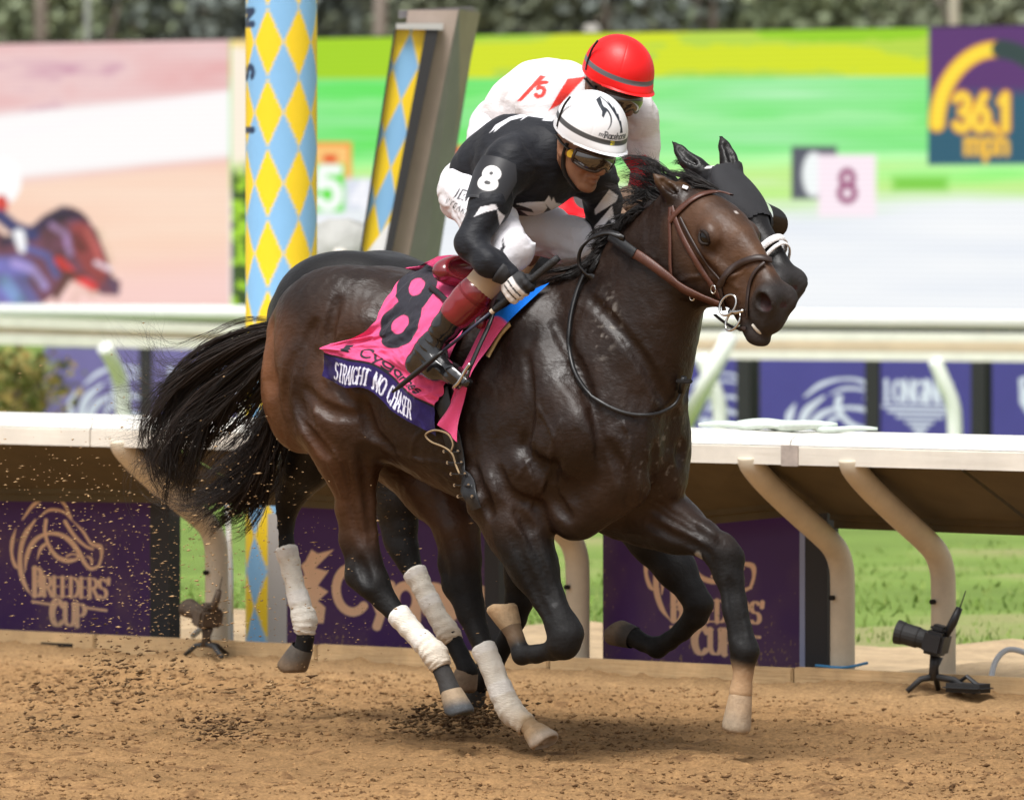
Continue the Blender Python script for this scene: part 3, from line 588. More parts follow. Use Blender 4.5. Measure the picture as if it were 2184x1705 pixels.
P = [PX(264, 905, 56.)-lo_, PX(262, 860, 56.)-lo_, PX(256, 810, 56.)-lo_, PX(240, 770, 55.8)-lo_, PX(222, 740, 55.7)-lo_]; P[0][2] = -.05
MB().tube(spline(P, 14), .055, 12).build('post', M_WHITE, lr, smooth=True)
for uu_ in (-60, 520): 
    x = PX(uu_, 900, 58-5.3*uu_/640)-lo_; MB().tube([(x[0], x[1]+.2, -.05), (x[0], x[1]+.2, .86)], .05, 10).build('post', M_CREAM, lr, smooth=True)
# banners behind the course rail
NB = 23.2; NAVY = np.array(lin(70, 66, 140)); PALE = lin(205, 212, 232)
M_BAN = mat('banner_vinyl', attr=True, rough=.5, var=.08, vscale=3)
def banner(u0, u1, kind, label, edge=True, n=NB):
    root = at_rail('course_banner', label, 'banner'); a, b = rp(u0, 940, n), rp(u1, 940, n); z0, z1 = .02, .70; nu, nv = int((b[0]-a[0])/.008)+1, 86
    X, Z = np.meshgrid(np.linspace(a[0], b[0], nu), np.linspace(z0, z1, nv)); W = b[0]-a[0]; C = np.tile(NAVY if u0 > 700 else np.array(lin(112, 104, 160)), X.shape+(1,)); x = (X-a[0])/W; z = (Z-z0)/(z1-z0)
    if kind == 'horse':
        s = W*.0021; m = horse_logo((X-a[0]-W*.24+60*s)/s, (Z-z0-.66)/(s*.46), .012/s, 1.3); C = lay(C, m, PALE)
    elif kind == 'wing':
        m = text(X-a[0], (Z-z0)/1.0, "LONGINES", W*.5, .375, .15, .10, .012, serif=True, sx=W/1.30, align='c', gap=.06)
        for (dy, hw) in ((.335, .36), (.30, .30), (.262, .22), (.222, .13), (.19, .08), (.16, .05), (.135, .03)):
            m = np.maximum(m, stroke(X-a[0], Z-z0, [(W*(.5-hw), dy), (W*(.5+hw), dy)], .010, .012))
        C = lay(C, m, PALE)
    elif kind == 'shield':
        cx = W*.42; m = poly(X-a[0], Z-z0, [(cx-.14, .56), (cx, .6), (cx+.14, .56), (cx+.13, .38), (cx, .22), (cx-.13, .38)], .012); C = lay(C, m, PALE); C = lay(C, text(X-a[0], Z-z0, '7', cx-.07, .32, .2, .14, .012, sx=1.2), NAVY)
    V = np.stack([X, np.full_like(X, n), Z], -1).reshape(-1, 3); mkmesh('printed_face', V, gridfaces(nu, nv), M_BAN, root, col=C.reshape(-1, 3), smooth=False)
    MB().box((a[0], n+.01, 0), (b[0], n+.08, z1)).build('backing', M_BDARK, root); MB().box((b[0]+.01, n-.02, 0), (b[0]+.14, n+.1, z1+.03)).build('upright', M_BDARK, root)
    return root
banner(95, 298, 'horse', 'purple banner with a pale horse head behind the left cream rail'); banner(322, 560, 'wing', 'purple banner with pale winged wordmark behind the flowing tails', n=NB)
banner(1395, 1572, 'horse', 'purple banner with horse head partly behind the white slanted brace'); banner(1621, 1846, 'horse', 'purple banner with whole horse head logo beside the winged wordmark banner'); banner(1852, 2072, 'wing', 'purple banner with pale winged wordmark crossed by a white hooped post'); banner(2116, 2330, 'shield', 'purple banner with a pale shield emblem')
# shrubs in the gaps
M_LEAF = mat('leaf', attr=True, rough=.6, spec=.3, var=.2, vscale=3)
def leaf_cloud(C, size, cols, name, parent, m=None):
    n = len(C); a = rng.normal(size=(n, 3)); a /= np.linalg.norm(a, axis=1)[:, None]; b = np.cross(a, rng.normal(size=(n, 3))); b /= np.linalg.norm(b, axis=1)[:, None]; s = np.asarray(size).reshape(-1, 1)
    V = np.stack([C-a*s, C+b*s*.55, C+a*s, C-b*s*.55], 1).reshape(-1, 3); return mkmesh(name, V, np.arange(n*4).reshape(-1, 4), m or M_LEAF, parent, col=np.repeat(cols, 4, 0), smooth=False)
def shrub(x, y, r, h, label, tint, n=700, name='shrub', group=None):
    root = empty(name, (x, y, 0), 0, label, 'shrub', group); P = rng.normal(size=(n, 3)); P /= np.linalg.norm(P, axis=1)[:, None]; P *= (.55+.45*rng.random((n, 1)))*np.array([r, r, h*.5]); P[:, 2] += h*.5; P *= (1+.2*vnoise(P*4/r, 5))[:, None]; P[:, 2] = np.maximum(P[:, 2], .02)
    k = rng.random((n, 1)); leaf_cloud(P, rng.uniform(.03, .06, n), np.array(tint[0])*(1-k)+np.array(tint[1])*k, 'foliage', root)
    for i in range(5): q = i*1.256; MB().tube([(0, 0, -.03), (.3*r*math.cos(q), .3*r*math.sin(q), h*.4), (.55*r*math.cos(q), .55*r*math.sin(q), h*.75)], [.02, .014, .006], 6).build('stem', mat('bark', (.10, .07, .045), .9), root, smooth=True)
for (u, d, r, h, lab, tint) in [(1600, 64, .28, .85, 'orange and green shrub between the two purple banners at the slanted brace', ((.10, .12, .03), (.42, .22, .06))), (2093, 62, .25, .8, 'rusty green shrub beside the shield banner', ((.09, .11, .03), (.40, .2, .07))),
      (20, 64, .55, .75, 'wide olive shrub behind the end of the left cream rail', ((.10, .14, .03), (.35, .24, .07))), (75, 66, .4, .7, 'green shrub at the edge of the left horse head banner', ((.07, .13, .03), (.22, .22, .06))), (310, 65, .3, .7, 'dark green shrub in the gap between the left banners', ((.03, .05, .02), (.09, .11, .04)))]:
    p = PX(u, 900, d); shrub(p[0], p[1], r, h, lab, tint)
# ------------------------------------------------------------------ video screen
NS = 36.0
M_LED = mat('led_picture', attr=True, rough=.6, spec=.2, emit=.70)
M_LED.node_tree.nodes['Principled BSDF'].inputs['Base Color'].links and M_LED.node_tree.links.remove(M_LED.node_tree.nodes['Principled BSDF'].inputs['Base Color'].links[0])
M_LED.node_tree.nodes['Principled BSDF'].inputs['Base Color'].default_value = (.02, .02, .02, 1)
scr = at_rail('video_screen', 'long bright video screen showing a race behind the course', 'screen')
sa, sb = rp(-320, 640, NS)[0], rp(2560, 640, NS)[0]; zb, zt = rp(1092, 668, NS)[2]-.05, rp(1092, 75, NS)[2]
nu, nv = 900, 200; X, Z = np.meshgrid(np.linspace(sa, sb, nu), np.linspace(zb, zt, nv)); PT = railpts(X, np.full_like(X, NS), Z).reshape(nv, nu, 3)
U = CX+FPX*PT[..., 0]/PT[..., 1]; W = HY-FPX*(PT[..., 2]-HCAM)/PT[..., 1]           # layout of the picture on the panel
N1 = fbm(np.stack([U/260, W/60, 0*U], -1), 4, 61); N2 = fbm(np.stack([U/420, W/38, 0*U+4], -1), 4, 62); N3_ = fbm(np.stack([U/110, W/50, 0*U], -1), 3, 63)
C = np.zeros(U.shape+(3,)); 
def band(c): return np.array(lin(*c))
skew = W-(U-675)*.0+28*N2
g = np.clip((W-165+(U-700)*.004)/6, 0, 1)[..., None]
top = np.where((N1 > .12)[..., None], band((212, 226, 20)), band((184, 216, 66))); top = np.where((N1 < -.35)[..., None], band((150, 208, 20)), top); top = np.where(((U < 900) & (N1 > -.4))[..., None], band((165, 212, 10)), top)
midc = band((138, 234, 140))+(N2[..., None])*np.array([.14, .04, .16]); midc = midc*(1-sstep(skew, 330, 400)[..., None])+band((196, 240, 140))*sstep(skew, 320, 400)[..., None]
lowc = band((240, 243, 248))+N2[..., None]*np.array([.05, .04, .02]); midc = midc*(1-sstep(skew, 395, 455)[..., None])+lowc*sstep(skew, 395, 455)[..., None]
streak = np.clip(np.sin((W+.05*U)/17+3*N2)-.55, 0, 1)[..., None]*(1-sstep(W, 330, 400))[..., None]; midc = midc+streak*np.array([.15, .1, .12])
C = top*(1-g)+midc*g
def blk(u0, u1, v0, v1, col, aa=5): 
    global C
    C = lay(C, poly(U, W, [(u0, v0), (u1, v0), (u1, v1), (u0, v1)], aa), band(col))
blk(660, 750, 303, 382, (250, 150, 50)); blk(668, 742, 312, 375, (252, 200, 120)); blk(690, 718, 330, 348, (230, 70, 10), 10); blk(655, 735, 350, 452, (80, 225, 20)); C = lay(C, text(U, -W, '5', 676, -440, 78, .14, 6), band((250, 255, 250)))
blk(735, 820, 380, 450, (222, 226, 240), 12); C = lay(C, text(U, -W, '4', 750, -444, 56, .12, 10), band((250, 250, 255)))
blk(945, 1000, 312, 330, (240, 70, 30)); blk(930, 1010, 330, 380, (235, 225, 230))
blk(1688, 1785, 312, 425, (84, 86, 100), 6); C = lay(C, poly(U, W, arc(1735, 372, 24, 48, 0, 350, 20), 8), band((245, 250, 250))); blk(1745, 1868, 330, 462, (253, 236, 246), 10); C = lay(C, text(U, -W, '8', 1788, -428, 64, .10, 6, sx=.9), band((150, 50, 110)))
blk(1905, 2020, 378, 405, (120, 205, 60), 20)
# speed dial
pm = poly(U, W, [(1981, 40), (2700, 40), (2700, 345), (1979, 352)], 4); sp_ = np.array(band((88, 40, 110)))[None, None]*(1-sstep(W, 180, 215))[..., None]+np.array(band((30, 88, 112)))*sstep(W, 180, 215)[..., None]; C = C*(1-pm[..., None])+sp_*pm[..., None]
C = lay(C, stroke(U, W, arc(2128, 270, 130, 165, 182, 268, 16), 18, 5), band((250, 175, 40))); C = lay(C, stroke(U, W, arc(2128, 270, 130, 165, 182, 268, 16), 12, 5), band((255, 225, 60)))
C = lay(C, stroke(U, W, arc(2128, 270, 130, 165, 273, 355, 16), 20, 5), band((40, 62, 62)))
for c_, w_ in (((240, 150, 30), .16), ((255, 218, 70), .10)): C = lay(C, text(U, -W, '36.1', 2036, -275, 72, w_, 4, sx=.72), band(c_))
C = lay(C, text(U, -W, 'mph', 2058, -328, 48, .12, 6, sx=.85), band((245, 190, 60)))
# left picture
Lm = np.clip((490-U)/5+.5, 0, 1)[..., None]; Wl = W-(-.10*(U-240)); base_l = np.ones_like(C)*band((236, 196, 196))
base_l = base_l+N3_[..., None]*np.array([.03, .10, .10]); v1 = sstep(Wl, 205, 235)*(1-sstep(Wl, 345, 375)); base_l = base_l*(1-v1[..., None])+band((253, 250, 250))*v1[..., None]
v2 = sstep(Wl, 350, 385); base_l = base_l*(1-v2[..., None])+(np.array(band((250, 214, 192)))+(N2*.06)[..., None]*np.array([.2, 1, 1]))*v2[..., None]; v3 = sstep(Wl, 520, 640); base_l = base_l*(1-v3[..., None]*.7)+np.array(band((248, 206, 206)))*v3[..., None]*.7
base_l = base_l*(1-(.8*np.clip(N3_*1.4-.45, 0, 1)*(Wl < 220))[..., None])+np.array(band((196, 130, 160)))*(.8*np.clip(N3_*1.4-.45, 0, 1)*(Wl < 220))[..., None]
base_l = lay(base_l, stroke(U, W, [(-40, 300), (120, 268), (300, 230), (490, 200)], 7, 6)*.8, band((255, 248, 250)))
hc = lambda c: band(c)
base_l = lay(base_l, poly(U, W, [(-300,500),(-80,470),(-30,470),(20,510),(60,505),(100,470),(122,448),(150,440),(176,452),(205,490),(225,540),(240,590),(258,600),(252,630),(215,628),(190,600),(165,585),(140,590),(120,625),(95,645),(-300,645)], 4), hc((112, 66, 84)))
nzz = np.clip(N3_*1.3, -1, 1)[..., None]; hm = poly(U, W, [(-300,560),(40,545),(70,560),(60,600),(95,660),(-300,660)], 12)*.75; base_l = lay(base_l, hm, hc((112, 118, 190)))
base_l = lay(base_l, poly(U, W, [(150,480),(180,470),(212,520),(232,580),(215,610),(180,580),(160,540)], 10)*.9, hc((150, 62, 60))); base_l = lay(base_l, stroke(U, W, [(125,555),(160,590),(200,612)], 9, 6), hc((225, 60, 60)))
base_l = lay(base_l, stroke(U, W, [(10,515),(60,500),(100,470),(135,452),(165,462)], [10,10,13,13,6], 8), hc((60, 42, 72))); base_l = lay(base_l, poly(U, W, [(110,625),(140,575),(185,585),(150,600),(120,645)], 8), hc((92, 52, 48)))
base_l = lay(base_l, poly(U, W, arc(10, 385, 36, 50, 0, 350, 18), 6), hc((255, 255, 255))); base_l = lay(base_l, poly(U, W, arc(2, 435, 16, 20, 0, 350, 14), 6), hc((215, 70, 60))); base_l = lay(base_l, stroke(U, W, [(0,460),(30,485),(70,500)], 14, 8), hc((60, 60, 110))); base_l = lay(base_l, stroke(U, W, [(40,500),(48,530)], [12, 9], 6), hc((250, 250, 255)))

for P_, w__, c_ in (([(30,560),(70,575),(95,610)], 9, (168,150,205)), ([(60,530),(100,545),(120,585)], 8, (92,98,160)), ([(110,480),(140,500),(150,540)], 7, (176,140,190)), ([(185,490),(205,530),(222,575)], 6, (196,96,90)), ([(205,560),(235,575)], 5, (240,225,235)), ([(160,500),(178,535)], 6, (92,40,44)), ([(130,470),(160,452),(185,470)], 6, (48,30,52)), ([(238,598),(250,622)], 6, (90,70,100)), ([(10,600),(40,640)], 14, (120,150,190))): base_l = lay(base_l, stroke(U, W, P_, w__, 5)*.85, hc(c_))
hz_ = fbm(np.stack([U/26, W/26, 0*U+9], -1), 3, 65); hs_ = poly(U, W, [(-300,480),(20,505),(100,460),(160,438),(215,490),(260,600),(240,640),(-300,660)], 10)[..., None]; base_l = np.clip(base_l*(1+hs_*hz_[..., None]*np.array([.30, .30, .40])), 0, 1)
C = C*(1-Lm)+base_l*Lm
gp = (np.clip((U-492)/3, 0, 1)*np.clip((660-U)/3, 0, 1))[..., None]; strip_c = np.ones_like(C)*band((253, 240, 222)); leafm = sstep(W+14*N3_, 335, 375)[..., None]; lc = np.where((fbm(np.stack([U/16, W/16, 0*U], -1), 2, 71) > .05)[..., None], band((165, 215, 40)), band((50, 76, 24))); strip_c = strip_c*(1-leafm)+lc*leafm; strip_c = np.where((W < 103)[..., None], band((250, 222, 150)), strip_c)
C = C*(1-gp)+strip_c*gp
C = C*(.93+.07*np.sin(Z*2*math.pi/.052))[..., None]
mkmesh('led_panel', np.stack([X, np.full_like(X, NS), Z], -1).reshape(-1, 3), gridfaces(nu, nv), M_LED, scr, col=np.clip(C, 0, 1).reshape(-1, 3), smooth=False)
MB().box((sa-.05, NS+.01, zb-.1), (sb+.05, NS+.4, zt+.02)).build('cabinet', M_BDARK, scr)
for t_ in np.linspace(sa+.5, sb-.5, 6): MB().box((t_-.1, NS+.05, -.05), (t_+.1, NS+.25, zb-.1)).build('leg', M_BDARK, scr)
# ------------------------------------------------------------------ trees, poles and hillside beyond the screen
M_BARK = mat('tree_bark', (.16, .13, .11), .9, var=.3, vscale=2)
def tree(x, y, h, r, label, tint, n=4200, trunk_h=None, group='trees beyond the screen'):
    root = empty('tree', (x, y, 0), rng.random()*6, label, 'tree', group); th = trunk_h or h*.22; k = []
    MB().tube(spline([(0, 0, -.2), (.08*r, 0, th*.5), (-.05*r, .05*r, th), (.05*r, 0, h*.75)], 10), np.linspace(.045*h, .012*h, 10), 9).build('trunk', M_BARK, root, smooth=True)
    for i in range(6):
        q = rng.random()*6.28; a = th*rng.uniform(.7, 1.3); MB().tube([(0, 0, a), (.4*r*math.cos(q), .4*r*math.sin(q), a+.2*h), (.75*r*math.cos(q), .75*r*math.sin(q), a+.33*h)], [.018*h, .011*h, .004*h], 6).build('limb', M_BARK, root, smooth=True)
    nc_ = 26; cc_ = rng.normal(size=(nc_, 3)); cc_ /= np.linalg.norm(cc_, axis=1)[:, None]; cc_ *= rng.random((nc_, 1))**.4*np.array([r*.75, r*.75, (h-th)*.42]); cc_[:, 2] += th+(h-th)*.5
    P = cc_[rng.integers(0, nc_, n)]+rng.normal(size=(n, 3))*np.array([.17*r, .17*r, .10*h]); tone = vnoise(P*1.1, 4)[:, None]*.5+.5; kk = np.clip(tone+rng.normal(size=(n, 1))*.15, 0, 1)
    leaf_cloud(P, rng.uniform(.07, .17, n)*h/9, np.array(tint[0])*(1-kk)+np.array(tint[1])*kk, 'crown', root)
TINT = [((.17, .195, .13), (.30, .33, .22)), ((.135, .16, .145), (.24, .275, .25)), ((.29, .255, .20), (.43, .375, .30)), ((.18, .22, .13), (.31, .36, .21))]
TL = [('dark green rounded tree', 1), ('olive leafy tree', 0), ('dry yellowish tree', 2), ('bright green bushy tree', 3)]
spec_t = [(-60,150,3),(60,165,0),(170,150,3),(300,160,1),(390,150,1),(470,170,2),(600,155,2),(720,150,1),(830,165,2),(930,150,0),(1020,160,3),(1130,150,0),(1250,165,1),(1330,150,1),(1430,160,2),(1530,150,3),(1630,165,0),(1730,150,3),(1830,160,2),(1930,150,0),(2030,160,1),(2130,150,0),(2240,165,3)]
SPOT = [(0, 'behind the end of the left picture'), (130, 'beside the thick palm trunk'), (250, 'behind the slim grey light pole'), (350, 'above the dark haired picture horse'), (430, 'above the right part of the left picture'), (540, 'close behind the left edge of the diamond post'), (660, 'hidden behind the diamond post'), (780, 'in the gap before the leaning mirror'), (880, 'behind the leaning mirror'), (980, 'behind the grey pillar'), (1080, 'just past the grey pillar'), (1190, 'behind the white silks of the far rider'), (1290, 'at the small pale floodlight'), (1380, 'above the red helmet'), (1480, 'past the red helmet over yellow green stripes'), (1580, 'over the widest yellow patch'), (1680, 'over the dark numbered box'), (1780, 'over the pale card numbered 8'), (1880, 'at the end of the green picture'), (1980, 'at the corner of the speed dial'), (2080, 'behind the pale cream pole'), (2190, 'over the right of the speed dial'), (9999, 'beyond the speed dial')]
for (u, d, k) in spec_t:
    p = PX(u, 300, d); tree(p[0], p[1], rng.uniform(8.2, 11.5), rng.uniform(2.3, 3.3), TL[[1, 0, 2, 3][k]][0]+' '+[w for lim, w in SPOT if u < lim][0], TINT[k])
def polething(u, d, h, r, label, m, name, cat, lean_=0.):
    p = PX(u, 300, d); return tag(MB().tube([(p[0], p[1], -.2), (p[0]+lean_*h*.5, p[1], h*.6), (p[0]+lean_*h, p[1], h)], [r, r*.9, r*.8], 12).build(name, m, smooth=True), label, cat)
polething(88, 140, 12, .13, 'thick grey brown palm trunk above the left picture of the screen', mat('palm_trunk', (.26, .22, .19), .9, var=.3, vscale=3), 'palm_trunk', 'tree')
polething(187, 120, 11, .055, 'slim pale grey light pole above the left picture of the screen', mat('pole_grey', (.42, .44, .44), .5), 'light_pole', 'pole')
polething(805, 135, 11, .12, 'pale leaning trunk beside the leaning mirror', mat('pale_trunk', (.32, .27, .24), .9, var=.2), 'bare_trunk', 'tree', .012)
polething(2035, 125, 11, .085, 'pale cream pole above the speed dial of the screen', mat('pole_cream', (.60, .56, .46), .6), 'light_pole', 'pole')
p = PX(1262, 66, 130); tag(MB().bevbox((p[0]-.12, p[1], p[2]-.12), (p[0]+.12, p[1]+.3, p[2]+.1), .03).tube([(p[0], p[1]+.15, 0), (p[0], p[1]+.15, p[2]-.1)], .05, 8).build('floodlight', mat('lamp_grey', (.6, .58, .55), .5)), 'small pale floodlight on a pole above the green picture of the screen', 'lamp')
xs, ys = np.linspace(-320, 320, 150), np.linspace(190, 420, 60); XX, YY = np.meshgrid(xs, ys); hz = 46*sstep(YY, 185, 400)+5*fbm(np.stack([XX*.03, YY*.03, 0*XX], -1), 4, 81)*sstep(YY, 190, 260)-.8*sstep(YY, 215, 190); hn = fbm(np.stack([XX*.09, YY*.09, 0*XX], -1), 4, 82)
hcol = np.where((hn > .0)[..., None], np.array([.10, .125, .065]), np.array([.21, .18, .115]))*(1+.3*hn)[..., None]
tag(mkmesh('hillside', np.stack([XX, YY, hz], -1).reshape(-1, 3), gridfaces(150, 60), mat('hill_scrub', attr=True, rough=.95, var=.35, vscale=.4), col=hcol.reshape(-1, 3)), kind='structure')
# ------------------------------------------------------------------ remote cameras by the kerb
M_BLK = mat('black_plastic', (.014, .014, .016), .45, var=.2, vscale=30); M_BLK2 = mat('black_rubber', (.020, .020, .021), .7); M_GLASS = mat('lens_glass', (.02, .02, .03), .05, spec=.9)
def remote_camera(u, v, label, yaw, dirty=False):
    m = mat('dusty_camera', (.075, .052, .035), .8, var=.5, vscale=40) if dirty else M_BLK
    b = rp(u, v, -.14); root = empty('remote_camera', rail(b[0], -.14, .03), yaw, label, 'camera', 'remote cameras by the kerb')
    for q in ((-.09, -.05), (.17, -.03), (-.02, .12)):
        MB().tube([(0, 0, .055), (q[0]*.5, q[1]*.5, .045), (q[0], q[1], .0)], [.014, .012, .010], 8).build('leg', M_BLK2, root, smooth=True)
    MB().tube([(0, 0, .04), (.0, 0, .09), (.01, 0, .13)], [.022, .018, .026], 12).build('ball_head', m, root, smooth=True)
    ca, sa_ = math.cos(R(-14)), math.sin(R(-14))
    def rot(bm_):
        bm_.v = [(x*ca-z*sa_, y, x*sa_+z*ca+.185) for x, y, z in bm_.v]; return bm_
    rot(MB().bevbox((-.03, -.06, -.045), (.05, .06, .045), .012).bevbox((-.02, -.035, .04), (.04, .035, .068), .01)).build('camera_body', m, root)
    rot(MB().tube([(-.03, 0, 0), (-.06, 0, 0), (-.065, 0, 0), (-.12, 0, 0), (-.125, 0, 0), (-.15, 0, 0)], [.036, .038, .041, .041, .044, .047], 20)).build('lens', M_BLK2 if not dirty else m, root, smooth=False)
    rot(MB().tube([(-.146, 0, 0), (-.152, 0, 0)], .040, 20)).build('lens_glass', M_GLASS, root)
    MB().tube([(.04, 0, .20), (.075, 0, .26), (.10, 0, .315)], [.013, .017, .013], 10).build('transmitter', m, root, smooth=True)
    MB().tube([(.10, 0, .31), (.125, 0, .38)], [.003, .002], 6).build('aerial', M_BLK, root)
    if dirty: root.scale = (.95, .95, .85)
    return root
remote_camera(1992, 1512, 'clean black camera on a small tripod beside the right bent posts', -TH+R(20)); remote_camera(440, 1432, 'camera spattered with brown dirt beside the left purple board', -TH+R(-15), True)
b = rp(2060, 1500, -.10); sb_ = empty('sandbag', rail(b[0]+.02, -.12, .03), -TH, 'flat black weight bag holding the clean black camera', 'bag'); MB().bevbox((-.09, -.05, 0), (.10, .05, .035), .016).build('bag', M_BLK2, sb_); MB().tube([(-.05, 0, .03), (0, 0, .06), (.05, 0, .03)], .008, 6).build('strap', M_BLK, sb_)
P = [rail(*x) for x in [(rp(2110, 1470, .2)[0], .2, .03), (rp(2125, 1430, .25)[0], .25, .13), (rp(2160, 1410, .3)[0], .3, .17), (rp(2230, 1420, .35)[0], .35, .12), (rp(2300, 1440, .4)[0], .4, .03)]]
tag(MB().tube(spline(P, 24), .011, 8).build('cable', mat('pale_cable', (.62, .66, .70), .5), smooth=True), 'pale looped cable behind the kerb, right of the clean camera', 'cable')
P = [rail(rp(360, 1330, .35)[0], .5, .06), rail(rp(400, 1335, .35)[0], .45, .10), rail(rp(440, 1345, .3)[0], .3, .06), rail(rp(470, 1380, .2)[0], .15, .05)]
tag(MB().tube(spline(P, 20), .012, 8).build('cable', mat('white_cable', (.72, .74, .74), .5), smooth=True), 'white cable lying beside the dirt spattered camera', 'cable')
P = [rail(rp(1740, 1450, .1)[0], .10, .088), rail(rp(1800, 1452, .09)[0], .09, .086), rail(rp(1850, 1440, .2)[0], .2, .10)]
tag(MB().tube(spline(P, 12), .006, 6).build('cable', mat('blue_cable', (.05, .25, .50), .5), smooth=True), 'thin blue cable at the foot of the bent post', 'cable')
# ------------------------------------------------------------------ horses
HA = R(9)                                       # the head is turned this much towards the camera side
HD0 = np.array([0.772, 0.0, 1.918]); HDT = np.array([.714, -.70]); HDP = np.array([-.70, -.714])
def bend(t, p):
    """shortens the face below the eye and lets the nose drop"""
    return (t if t < .25 else .25+(t-.25)*.83), p+.11*max(0, t-.40)
def hd(t, p, l):
    """head frame: t along the face from the poll to the nose, p from the face line towards the jaw, l to the horse's left"""
    t, p = bend(t, p); d = HDT*t+HDP*p; c, s_ = math.cos(HA), math.sin(HA)
    return np.array([HD0[0]+c*d[0]+s_*l, HD0[1]-s_*d[0]+c*l, HD0[2]+d[1]])
HDM = np.array([[HDT[0]*math.cos(HA), -HDT[0]*math.sin(HA), HDT[1]], [HDP[0]*math.cos(HA), -HDP[0]*math.sin(HA), HDP[1]], [math.sin(HA), math.cos(HA), 0]])
HTR = (np.array([[math.cos(HA), -math.sin(HA), 0], [math.sin(HA), math.cos(HA), 0], [0, 0, 1]]), HD0)
def to_head(V):
    h = (V-HD0) @ HDM.T; t = np.where(h[:, 0] < .25, h[:, 0], .25+(h[:, 0]-.25)/.83); h[:, 0] = t; h[:, 1] -= .11*np.maximum(0, t-.40); return h      # columns t, p, l
def L4(f, pts): return [(*f(u, v, s), r) for u, v, s, r in pts]
